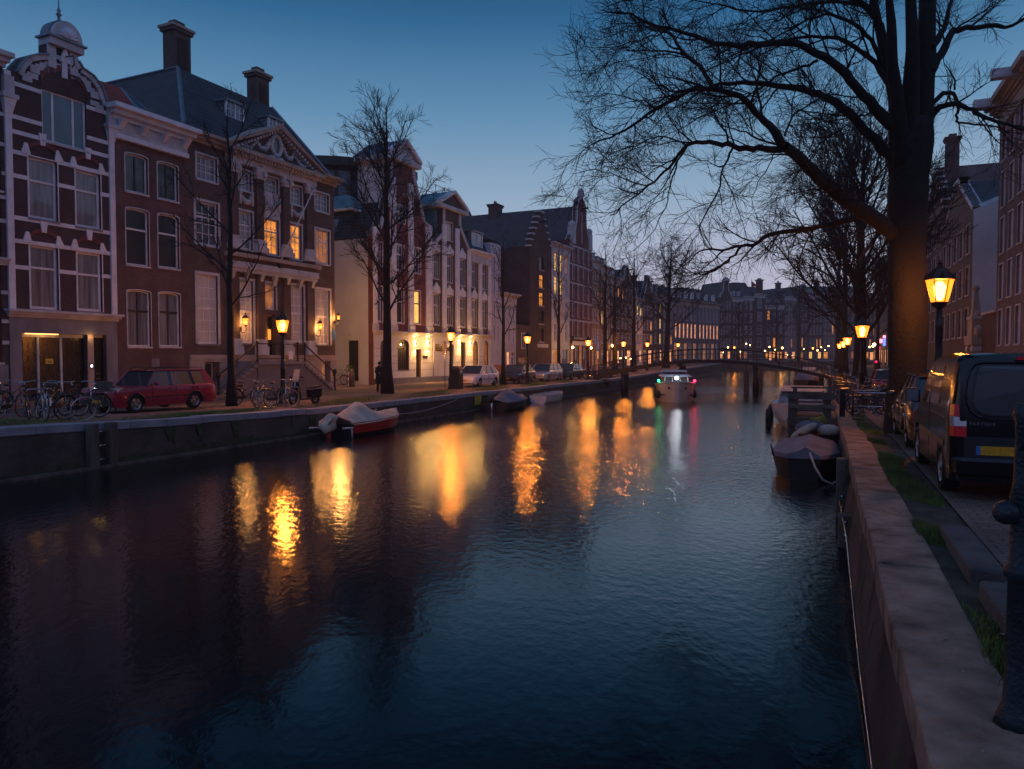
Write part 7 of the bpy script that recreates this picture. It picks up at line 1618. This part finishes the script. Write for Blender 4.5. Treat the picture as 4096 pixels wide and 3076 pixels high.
mb = MB(); mb.hexa([(2.2, -1.15, 1.66), (6.5, -1.05, 1.68), (6.5, 1.05, 1.68), (2.2, 1.15, 1.66)], [(2.3, -1.0, 1.78), (6.3, -.9, 1.8), (6.3, .9, 1.8), (2.3, 1.0, 1.78)], 'hullwhite'); mb.box(.8, 3, -.9, .9, 1.95, 2.05, 'hullwhite')
for y_ in (-.85, .85): mb.tube([(1, y_, 1), (1, y_, 2)], .03, 'steel', 4); mb.tube([(2.9, y_, 1.7), (2.9, y_, 2)], .03, 'steel', 4)
for f in (-.8, -.27, .27, .8): mb.bar((6.55, f, 1.25), (6.12, f * .95, 1.68), .05, 'hullwhite')
mb.build('roof', t)
for yv, m_, lc, nm in ((1.2, 'e_red', (1, .02, .08), 'port_light'), (-1.2, 'e_green', (.03, 1, .35), 'starboard_light'), (0, 'e_white', (.85, .9, 1), 'headlamp')):
    mb = MB(); x_ = 6.7; mb.ball((x_, yv, 1.42 if yv else 1.6), .085 if yv else .12, m_, 6); o = mb.build(nm, t); plight(o, (x_ + .25, yv, 1.42 if yv else 1.6), (2.5 if yv < 0 else 7) if yv else 25, lc, .05)
for x_, s in ((5.2, -1), (6.6, -1), (4, 1), (6.2, 1), (2, 1), (2, -1)):
    mb = MB(); mb.lathe([(.02, 1.0), (.03, .75), (.13, .65), (.15, .45), (.12, .25), (.02, .2)], 'hulldark', 8, (x_, s * 1.34 * (1 if x_ < 6 else .93), 0)); mb.build('fender', t)
mb = MB()
for s in (-1, 1): mb.tube([(6.4, s * 1.18, .45), (7.4, s * .85, .5)], .04, 'hulldark', 5); mb.ball((7.7, s * .55, .95), .07, 'hulldark', 5, (.6, 1, 1.4))
mb.build('hawse_fittings', t)
# far small boats: pale dinghy past the bridge, tour boat and launch on the right
t = thing('upturned_dinghy', 'small pale covered dinghy lying far beyond the bridge by the left bank', 'boat', (gz(2790, 1489, WZ).x - .5, gz(2790, 1489, WZ).y, WZ), .8); mb = MB(); rows = hull(mb, 5.5, 2.2, .6, 'hullwhite'); mb.build('hull', t, recalc=False); mb = MB(); mb.ball((2.4, 0, .55), 1.0, 'tarp', 6, (2.3, .95, .8)); mb.build('cover', t)
# timber landing on the right
p = gz(3154, 1757, WZ); y0 = p.y; t = thing('timber_landing', 'weathered timber landing frame with bench rails by the right quay', 'landing stage', (0, y0, 0)); xl, xr = p.x, .42
mb = MB()
for x in (xl, xl + .12 + .0, xr - .35): pass
for x in (xl + .1, xr - .3):
    for y in (0, 3.4): mb.box(x - .13, x + .13, y, y + .26, -2, .48, 'wood')
mb.build('piles', t)
mb = MB(); mb.box(xl - .05, xr, -.08, -.003, -.5, -.2, 'wood'); mb.box(xl - .05, xr, -.08, -.003, .49, .68, 'wood'); mb.box(xl, xr, -.06, -.004, .16, .3, 'woodlight'); mb.box(xl + .1, xr, 3.36, 3.44, .42, .6, 'wood'); mb.box(xl - .02, xl + .2, -.02, 3.6, .05, .2, 'wood'); mb.build('beams', t)
mb = MB()
for k in range(9): mb.box(xl, xr, .1 + k * .38, .1 + k * .38 + .34, -.22, -.16, 'woodlight')
mb.build('planks', t)
mb = MB()
for k in range(3): mb.box(xl + .2, xr - .2, 1.2 + k * .02, 1.26 + k * .02, .02 + k * .13, .1 + k * .13, 'woodlight')
mb.box(xl + .3, xr - .3, .7, 1.2, .0, .05, 'woodlight'); mb.build('bench', t)
mb = MB(); mb.box(xl + .05, xr, .4, .62, .86, .92, 'wood'); mb.box(xl + .12, xl + .26, .35, .5, -.2, .88, 'wood'); mb.box(xr - .3, xr - .16, .35, .5, -.2, .88, 'wood'); mb.build('handrail', t)
# tour boat behind the landing
t = thing('tour_boat', 'white canal launch with curved windscreen and tyre fender behind the timber landing', 'boat', (-.95, y0 + 11.5, WZ), -pi / 2)
mb = MB(); rows = hull(mb, 8.5, 2.6, .95, 'hullwhite', transom=.9, sheer=.15); mb.build('hull', t, recalc=False)
mb = MB(); mb.face([(r_[0][0], r_[0][1], r_[0][2] - .05) for r_ in rows] + [(r_[8][0], r_[8][1], r_[8][2] - .05) for r_ in reversed(rows)], 'hullwhite'); mb.build('deck', t)
mb = MB(); mb.hexa([(2.5, -1.05, .95), (5.5, -.95, .98), (5.5, .95, .98), (2.5, 1.05, .95)], [(2.8, -.9, 1.5), (4.9, -.8, 1.5), (4.9, .8, 1.5), (2.8, .9, 1.5)], 'g_curtain'); mb.build('windscreen', t)
mb = MB(); mb.hexa([(2.5, -.98, 1.5), (5.2, -.88, 1.5), (5.2, .88, 1.5), (2.5, .98, 1.5)], [(2.6, -.9, 1.66), (5.0, -.8, 1.66), (5.0, .8, 1.66), (2.6, .9, 1.66)], 'tarp'); mb.build('roof', t)
mb = MB(); n = 16; mb.tube([(6.2 + .3 * cos(2 * pi * k / n), -1.28, .35 + .34 * sin(2 * pi * k / n)) for k in range(n + 1)], .11, 'rubber', 7, False); mb.tube([(3.2 + .3 * cos(2 * pi * k / n), -1.36, .35 + .34 * sin(2 * pi * k / n)) for k in range(n + 1)], .11, 'rubber', 7, False); mb.build('tyre_fenders', t)
t = thing('covered_launch', 'dark round tarpaulined launch moored beyond the bridge at right', 'boat', (-1.3, 76, WZ), -pi / 2); mb = MB(); rows = hull(mb, 7, 2.6, .9, 'hulldark'); mb.build('hull', t, recalc=False); mb = MB(); mb.ball((3.2, 0, .8), 1.25, 'tarpgrey', 8, (2.4, .98, .95)); mb.build('cover', t)
mb = MB(); mb.box(2, 4, -.6, .6, 1.9, 2.1, 'hullwhite'); mb.build('cabin_top', t)
# near covered boat (grey tarp, dark hull), bow towards camera
p = gz(3100, 1927, WZ); t = thing('covered_boat', 'broad dark boat under a grey purple tarpaulin moored nearest on the right', 'boat', (-.42, 24.7, WZ), -pi / 2)
mb = MB(); rows = []
for i in range(15):
    f = i / 14; x = 5.2 * f; w = .82 * (1 - max(0, (f - .7) / .3) ** 2.4 * .55) * (.85 + .15 * min(1, f * 4)); zt = .48 + .16 * f ** 2; rows.append([(x, -w, zt), (x, -w * .97, zt - .2), (x, -w * .85, .0), (x, -w * .6, -.3), (x, w * .6, -.3), (x, w * .85, 0), (x, w * .97, zt - .2), (x, w, zt)])
mb.idx([p_ for r_ in rows for p_ in r_], [(i * 8 + k, i * 8 + k + 1, (i + 1) * 8 + k + 1, (i + 1) * 8 + k) for i in range(14) for k in range(7)] + [tuple(range(8)), tuple(14 * 8 + k for k in range(8))], 'hulldark', True); b_ = mb.build('hull', t); es = b_.modifiers.new('e', 'EDGE_SPLIT'); es.split_angle = radians(40)
mb = MB(); V = []; random.seed(2)
for i, r_ in enumerate(rows):
    f = i / 14; w = r_[7][1]; hp = .08 + .26 * (1 - (f - .55) ** 2 * 2.2) * (1 if f < .9 else .7)
    for k in (-1.04, -1, -.6, -.2, .1, .5, 1, 1.04): V.append((r_[0][0] + (.06 if i == 14 else 0), w * k, r_[7][2] + (-.09 if abs(k) > 1 else hp * (1 - abs(k - .1 * (1 - abs(k)))) ) + random.uniform(-.012, .012)))
mb.idx(V, [(i * 8 + k, i * 8 + k + 1, (i + 1) * 8 + k + 1, (i + 1) * 8 + k) for i in range(14) for k in range(7)] + [tuple(14 * 8 + k for k in range(8))], 'tarpgrey', False); mb.build('tarpaulin', t, recalc=False)
mb = MB(); mb.tube([(5.25, -.1, .68), (5.5, -.25, .3), (5.5, -.45, .05), (5.3, -.75, .0), (5.0, -.98, .12)][0:0] + [(5.27, .12, .7), (5.45, .25, .38), (5.5, .42, .1), (5.45, .62, .0), (5.3, .85, .12)], .028, 'rope', 6); mb.build('bow_rope', t)
mb = MB(); mb.tube([(4.9, -.72, .55), (5.0, -.8, .9), (4.9, -.76, .92)], .025, 'steel', 5); mb.build('cleat', t)
# red boat with fenders behind it
t = thing('fender_boat', 'small dark red boat heaped with pale fenders and a yellow sack at the right quay', 'boat', (-.15, y0 - .4, WZ), -pi / 2)
mb = MB(); rows = hull(mb, 4.6, 1.5, .5, 'hullred', 'hulldark', transom=.9); mb.build('hull', t, recalc=False)
mb = MB(); mb.ball((3.3, 0, 0), .19, 'tarp', 7, (1.0, 2.4, .9)); mb.v = [(x, y * .9 - .42, z + .66 + y * .5) for x, y, z in mb.v]; mb.build('fender', t); mb = MB(); mb.ball((3.1, .32, .68), .24, 'tarp', 7, (1, 1.5, .85)); mb.build('fender', t)
mb = MB(); mb.ball((2.4, .0, .92), .2, 'sack', 7, (1, 1.35, .95)); random.seed(9); mb.v = [(x + random.uniform(-.025, .025), y + random.uniform(-.03, .03) + (z - .9) * .25, z + random.uniform(-.035, .035) + .05 * sin(y * 17)) for x, y, z in mb.v]; mb.build('yellow_sack', t)
mb = MB(); mb.ball((2.7, -.2, .75), .28, 'tarpgrey', 7, (1, 1.8, .7)); mb.v = [(x + random.uniform(-.03, .03), y, z + random.uniform(-.05, .05)) for x, y, z in mb.v]; mb.build('grey_sack', t)
# ================================================================== trees
def perp(d):
    a = d.orthogonal().normalized(); return a
def branch_path(rng, p, d, length, n, wob, up, droop=0.0):
    pts = [p.copy()]; d = d.normalized(); s = length / n
    for i in range(n):
        d = (d + Vector((rng.gauss(0, wob), rng.gauss(0, wob), rng.gauss(0, wob))) + Vector((0, 0, up - droop * i / n))).normalized(); pts.append(pts[-1] + d * s)
    return pts
def side_dir(rng, d, ang, up):
    a = perp(d); a = Matrix.Rotation(rng.uniform(0, 2 * pi), 3, d) @ a
    return (d * cos(ang) + a * sin(ang) + Vector((0, 0, up))).normalized()
def sub(rng, mb, pts, rads, lvl, cfg, mats):
    """spawn children along a path"""
    L_ = sum((b - a).length for a, b in zip(pts, pts[1:])); c = cfg[lvl]; n = max(1, int(L_ * c['dens'] * rng.uniform(.8, 1.2)))
    seg = []; acc = 0
    for a, b in zip(pts, pts[1:]): seg.append((acc, a, b)); acc += (b - a).length
    for k in range(n):
        f = c.get('start', .15) + (1 - c.get('start', .15)) * (k + rng.random()) / n; s = f * L_
        for i, (s0, a, b) in enumerate(seg):
            if s <= s0 + (b - a).length or i == len(seg) - 1: t = min(1, (s - s0) / max(1e-6, (b - a).length)); p = a.lerp(b, t); d = (b - a).normalized(); r = rads[i] * (1 - t) + rads[i + 1] * t; break
        ln = c['len'] * rng.uniform(.5, 1.25) * (1 - .45 * f); ang = rng.uniform(*c['ang']); nd = side_dir(rng, d, ang, c['up'])
        r0 = min(r * .7, c['r']) * rng.uniform(.8, 1.1); r0 = max(r0, c['rmin']); q = branch_path(rng, p, nd, ln, c['n'], c['wob'], c.get('bend', .03)); rs = [r0 + (c['rmin'] - r0) * j / c['n'] for j in range(c['n'] + 1)]
        mb.tube(q, rs, 'twig', c.get('sides', 3), False, False)
        if lvl + 1 < len(cfg): sub(rng, mb, q, rs, lvl + 1, cfg, mats)
def tree(label, base, top_h, spread, trunk_r, seed, fork=.35, limbs=7, dens=1.0, group='bare trees along the left quay', lean=(0, 0), up=.35, name='bare_tree', detail=2, rmin=.008, crown_w=1.0):
    rng = random.Random(seed); t = thing(name, label, 'tree', base, 0, group); H = top_h
    mb = MB(); n = 10; tp = []; tr = []
    for i in range(n + 1): f = i / n; tp.append(Vector((lean[0] * f * H + rng.gauss(0, .04) * f, lean[1] * f * H + rng.gauss(0, .04) * f, H * .92 * f))); tr.append(trunk_r * ((1 - f) ** .8 * .95 + .05) * (1 + .5 * math.exp(-f * 30)))
    mb.tube(tp, tr, 'bark', 9, True); mb2 = MB()
    cfg = [dict(dens=2.6 * dens, len=spread * .42, ang=(.5, 1.0), up=.1, r=.05, rmin=rmin * 1.3, n=5, wob=.12, bend=.05, start=.12, sides=4), dict(dens=5.2 * dens, len=spread * .2, ang=(.4, .9), up=.08, r=.02, rmin=rmin, n=3, wob=.13, bend=.04), dict(dens=8.0 * dens, len=spread * .085, ang=(.4, .9), up=.05, r=.012, rmin=rmin * .8, n=2, wob=.1, bend=.03)][:detail + 1]
    for k in range(limbs):
        f = fork + (.9 - fork) * (k / limbs) ** 1.1; i = f * n; i0 = int(i); p = tp[i0].lerp(tp[min(n, i0 + 1)], i - i0); a = k * 2.4 + rng.uniform(-.4, .4)
        el = up + .75 * f; ln = spread * (1.25 - f * .75) * rng.uniform(.85, 1.15); d = Vector((cos(a) * crown_w, sin(a) * crown_w, el)).normalized()
        q = branch_path(rng, p, d, ln, 7, .08, .07); r0 = trunk_r * (.27 - .15 * f); rs = [r0 * (1 - .8 * j / 7) + rmin for j in range(8)]
        mb2.tube(q, rs, 'bark' if False else 'twig', 6, False); sub(rng, mb2, q, rs, 0, cfg, None)
    sub(rng, mb2, tp[6:], tr[6:], 0, [dict(cfg[0], len=spread * .3)] + cfg[1:], None)
    mb.build('trunk', t, recalc=False); mb2.build('crown', t, recalc=False); return t
def tl(u, x, v_top, label, spread, r, seed, **k):
    p = gx(u, 1430, x); y = p.y; Z = p.dot(FW) - 0; h_ = EYE + (1430 - v_top) / FPX * Z - zl(y); return tree(label, (x, y, zl(y) - .05), h_, spread, r, seed, **k)
tl(925, -22.2, 300, 'slim bare tree between the red car and the bicycles', 3.6, .17, 11, limbs=9, dens=.8, fork=.33, up=.5)
tl(1549, -22.4, 330, 'tall bare tree in front of the white side wall with the waiting person', 5.0, .27, 21, limbs=16, dens=1.0, fork=.28, up=.5)
tl(2013, -21.8, 900, 'slim bare tree between the white and navy cars', 2.6, .17, 31, limbs=9, dens=.9, fork=.33, up=.8, crown_w=.6)
tl(2235, -21.8, 930, 'slim bare tree behind the silver and green cars', 3.0, .19, 41, limbs=9, dens=.9, fork=.33, up=.7, crown_w=.7)
tl(2420, -21.5, 940, 'forked bare tree left of the bridge foot lantern', 4.5, .25, 51, limbs=10, dens=.8, fork=.25, up=.7)
tl(2458, -21.5, 1000, 'second bare tree close beside the forked one', 4.5, .24, 52, limbs=9, dens=.7, fork=.3, up=.7)
tl(2535, -21.5, 960, 'straight bare tree in front of the cream stucco house', 4.5, .3, 61, limbs=10, dens=.8, fork=.3, up=.7)
tl(2664, -21.5, 930, 'spreading bare tree just beyond the footbridge', 6.5, .45, 71, limbs=11, dens=.8, fork=.3, up=.4, lean=(.03, .02), rmin=.012)
for u, Z, vt, lb, sd in ((2874, 172, 1180, 'thin bare tree before the end of the palace row', 81), (3105, 186, 1150, 'thin bare tree before the corner cafe', 82), (3195, 190, 1100, 'dark bare tree before the far neck gabled house', 83), (2955, 180, 1200, 'thin bare tree before the dark far houses', 84)):
    p = gd(u, 1430, Z); h_ = EYE + (1430 - vt) / FPX * Z - 1; tree(lb, (p.x, p.y, 1.0), h_, 5.5, .35, sd, limbs=9, dens=.7, fork=.3, up=.6, detail=1, rmin=.03, group='bare trees on the far bank')
def tr_(u, x, v_top, label, spread, r, seed, **k):
    p = gx(u, 1430, x); y = p.y; Z = p.dot(FW); h_ = EYE + (1430 - v_top) / FPX * Z - zr(y); return tree(label, (x, y, zr(y) - .05), h_, spread, r, seed, group='bare trees along the right quay', **k)
tr_(3440, 2.0, 440, 'wide bare elm behind the second right lantern', 7.6, .42, 91, limbs=26, dens=.78, fork=.2, up=.95, rmin=.012)
tr_(3376, 1.9, 720, 'bare tree farther along the right quay, behind the wide elm', 7.0, .42, 92, limbs=18, dens=.45, fork=.2, up=.95, rmin=.015)
tr_(3352, 1.9, 900, 'third bare tree along the right quay', 7.0, .42, 93, limbs=16, dens=.35, fork=.2, up=.95, rmin=.02)
tr_(3510, 7.4, 1000, 'bare tree by the far right house fronts', 5.5, .3, 94, limbs=9, dens=.6, fork=.3, up=.5, rmin=.015)
# ---------------- the great tree, limbs traced then grown
TX, TY = 1.9, 21.0; TZ = Vector((TX, TY, 0)).dot(FW)
t = thing('great_elm', 'great bare elm with a thick furrowed trunk and arching limbs at the right', 'tree', (TX, TY, zr(TY) - .1), 0)
O = t.location.copy(); rng = random.Random(5)
def z3(x, y, dz=0): return gd(2200 + x * .72254, y * .72254, TZ + dz) - O
def z6(x, y, dz=0): return gd(3500 + x / 1.661, 100 + y / 1.661, TZ + dz) - O
px = TZ / FPX
mb = MB()
def smooth(pts, k=3):
    out = []
    n = len(pts)
    for i in range(n - 1):
        p0, p1, p2, p3 = pts[max(0, i - 1)], pts[i], pts[i + 1], pts[min(n - 1, i + 2)]
        for j in range(k):
            s = j / k; out.append(.5 * ((2 * p1) + (p2 - p0) * s + (2 * p0 - 5 * p1 + 4 * p2 - p3) * s * s + (3 * p1 - p0 - 3 * p2 + p3) * s ** 3))
    out.append(pts[-1]); return out
def knob(pts, r, k=3):
    q = smooth(pts, k); n = len(q); rs = [interp(i / (n - 1), [(j / (len(r) - 1), r[j]) for j in range(len(r))]) for i in range(n)]
    rs = [x * rng.uniform(.94, 1.06) for x in rs]; return q, rs
def trunkpt(u, v, dz=0): return gd(u, v, TZ + dz) - O
tp = [Vector((0, 0, -.1)), Vector((0, 0, .25)), trunkpt(3630, 1500), trunkpt(3632, 1200), trunkpt(3628, 950), trunkpt(3632, 760), trunkpt(3645, 620), trunkpt(3655, 480)]
q, rs = knob(tp, [.58, .49, .445, .43, .43, .46, .48, .42]); mb.tube(q, rs, 'bark', 16)
for pts, r in (([trunkpt(3665, 640, 0), trunkpt(3690, 400, .1), trunkpt(3705, 150, .2), trunkpt(3712, -120, .3), trunkpt(3715, -420, .3)], [.34, .27, .22, .16, .1]),
               ([trunkpt(3635, 620, -.1), trunkpt(3640, 420, -.2), trunkpt(3650, 200, -.4), trunkpt(3640, -50, -.5), trunkpt(3630, -320, -.6)], [.26, .2, .15, .12, .06]),
               ([trunkpt(3600, 700, .1), trunkpt(3590, 520, .2), trunkpt(3580, 400, .3), trunkpt(3545, 230, .4), trunkpt(3505, 60, .6), trunkpt(3470, -150, .8)], [.28, .2, .16, .13, .1, .06]),
               ([trunkpt(3610, 660, -.1), trunkpt(3600, 480, -.3), trunkpt(3570, 260, -.6), trunkpt(3565, 90, -.8), trunkpt(3540, -150, -1)], [.24, .17, .13, .1, .06])):
    q, rs = knob(pts, r); mb.tube(q, rs, 'bark', 10)
mb.build('trunk', t, recalc=False)
cfgA = [dict(dens=3.1, len=1.7, ang=(.45, 1.0), up=.03, r=.028, rmin=.006, n=6, wob=.13, bend=.02, start=.12, sides=4), dict(dens=6.6, len=.95, ang=(.4, .9), up=.03, r=.011, rmin=.0045, n=4, wob=.14, bend=.03), dict(dens=11, len=.5, ang=(.4, .9), up=.03, r=.006, rmin=.0035, n=2, wob=.12, bend=.03)]
LIMBS = [
 # (points in zoom3 px, depth start, depth end, r0, r1)
 ([(1935, 1320), (1800, 1215), (1640, 1110), (1500, 990), (1400, 885), (1290, 808)], 0, -1.2, .21, .12),
 ([(1290, 808), (1220, 700), (1140, 620), (1050, 540), (900, 490), (760, 508), (600, 600), (460, 690), (330, 760), (220, 800)], -1.2, -2.6, .105, .012),
 ([(1290, 825), (1160, 825), (1050, 825), (950, 795), (850, 788), (760, 805), (700, 880), (640, 950), (540, 1030), (430, 1120), (330, 1190)], -1.2, -1.0, .085, .012),
 ([(1010, 825), (960, 930), (920, 1080), (830, 1250), (855, 1350), (900, 1380)], -1.1, -.8, .03, .008),
 ([(700, 890), (660, 1040), (640, 1150), (540, 1320), (440, 1400)], -1.0, -.6, .022, .006),
 ([(1720, 1200), (1560, 1235), (1400, 1275), (1220, 1300), (1130, 1352), (1060, 1360), (960, 1383), (880, 1375), (800, 1410), (720, 1500)], .2, 1.6, .085, .01),
 ([(1060, 1360), (1000, 1430), (940, 1480), (850, 1522), (760, 1495), (690, 1440)], 1.2, 1.6, .04, .008),
 ([(1900, 880), (1840, 830), (1700, 670), (1580, 570), (1480, 520), (1380, 487), (1200, 470), (1080, 460), (950, 462), (870, 490), (700, 510), (600, 470), (480, 400)], .1, 2.4, .15, .012),
 ([(1895, 700), (1800, 590), (1700, 480), (1600, 380), (1480, 300), (1340, 235), (1200, 240), (1050, 250), (900, 240), (750, 180), (600, 150), (450, 80), (280, 60)], -.2, -2.4, .15, .012),
 ([(900, 490), (840, 380), (730, 280), (640, 170), (500, 110), (370, 60)], -1.9, -1.4, .06, .012),
 ([(1880, 470), (1800, 350), (1720, 280), (1600, 220), (1450, 200), (1300, 225), (1150, 270), (1000, 330), (860, 400)], .2, 1.8, .085, .01),
 ([(1850, 400), (1800, 260), (1720, 160), (1600, 92), (1480, 90), (1350, 150), (1200, 235), (1050, 320)], .4, -.8, .07, .01),
 ([(1900, 330), (1850, 180), (1780, 80), (1700, 20), (1500, 10), (1300, 45), (1100, 60), (900, 20), (700, -30)], .3, 1.2, .09, .01),
 ([(1480, 335), (1400, 370), (1250, 420), (1130, 510), (1000, 580), (850, 640), (700, 720), (560, 800)], -.6, 1.2, .04, .007),
 ([(1870, 650), (1800, 625), (1720, 640), (1650, 690), (1500, 790), (1420, 880), (1250, 1060)], .3, 1.4, .035, .006),
 ([(1300, 750), (1350, 640), (1450, 570), (1530, 535)], -1.2, .6, .03, .015),
 ([(1530, 560), (1490, 700), (1430, 830), (1380, 950), (1260, 1060)], .8, 1.4, .025, .006),
 ([(1270, 820), (1230, 880), (1170, 980), (1130, 1060), (1120, 1170)], -1.2, -.6, .018, .005),
 ([(1270, 800), (1150, 765), (1050, 720), (950, 700), (900, 650)], -1.2, -.2, .03, .008),
 ([(620, 600), (520, 560), (420, 540), (300, 520), (200, 540)], -2.2, -2.8, .02, .006),
 ([(560, 1020), (440, 1000), (330, 960), (220, 940), (120, 960)], -1.0, -1.6, .02, .006),
 ([(760, 805), (640, 760), (520, 780), (400, 830), (270, 840)], -1.2, -2.0, .022, .006),
 ([(870, 488), (760, 560), (640, 640), (520, 760), (420, 820)], 2.0, 1.2, .022, .006),
 ([(640, 170), (560, 200), (440, 240), (300, 260), (180, 250)], -1.6, -2.2, .022, .006),
 ([(800, 330), (660, 300), (520, 320), (380, 340), (230, 380)], -1.6, -1.0, .02, .006),
 ([(1780, 60), (1600, -60), (1350, -120), (1050, -110), (800, -60), (520, -20), (350, 20)], 0, -1, .08, .01),
]
RIGHTS = [([(370, 610), (430, 550), (500, 525), (560, 530), (650, 570), (750, 620), (900, 670), (1000, 690)], 0, -.6, .09, .03), ([(365, 545), (420, 480), (500, 450), (540, 500), (550, 560), (540, 620), (600, 650), (800, 680), (900, 720)], .1, .8, .07, .015),
          ([(370, 310), (450, 180), (500, 60), (600, 20), (800, 10), (880, 15), (1000, -40)], 0, .8, .12, .03), ([(375, 150), (440, 60), (480, -60), (520, -200)], 0, .5, .1, .03), ([(650, 570), (700, 640), (760, 720), (780, 800)], -.3, -.2, .02, .006), ([(530, 430), (520, 350), (480, 290), (440, 200)], .2, .4, .03, .008)]
mc = MB()
for conv, lst in ((z3, LIMBS), (z6, RIGHTS)):
    for pts, d0, d1, r0, r1 in lst:
        n = len(pts); P3 = [conv(x, y, d0 + (d1 - d0) * i / (n - 1)) for i, (x, y) in enumerate(pts)]
        q = smooth(P3, 3); m_ = len(q); rs = [r0 + (r1 - r0) * (i / (m_ - 1)) ** .8 for i in range(m_)]; rs = [x * rng.uniform(.93, 1.07) for x in rs]
        q = [q[0]] + [p + Vector((rng.gauss(0, .015), rng.gauss(0, .03), rng.gauss(0, .015))) for p in q[1:]]
        mc.tube(q, rs, 'bark' if r0 > .06 else 'twig', 7 if r0 > .05 else 5, False)
        sub(rng, mc, q, rs, 0, cfgA if conv is z3 else [dict(cfgA[0], dens=2.2)] + cfgA[1:], None)
mc.build('crown', t, recalc=False)
print('great tree verts', len(mc.v))
# ================================================================== thin evening haze
hz = MB(); hz.box(-75, 78, -14.5, 260, -3.4, 32, 'soil'); o = hz.build('haze', kind='stuff')
hm = bpy.data.materials.new('haze'); hm.use_nodes = True; nt = hm.node_tree; nt.nodes.clear(); oo = nt.nodes.new('ShaderNodeOutputMaterial'); pv = nt.nodes.new('ShaderNodeVolumePrincipled')
pv.inputs['Color'].default_value = (.75, .75, .8, 1); pv.inputs['Density'].default_value = HAZE; pv.inputs['Anisotropy'].default_value = .3; nt.links.new(pv.outputs[0], oo.inputs['Volume'])
o.data.materials.clear(); o.data.materials.append(hm)
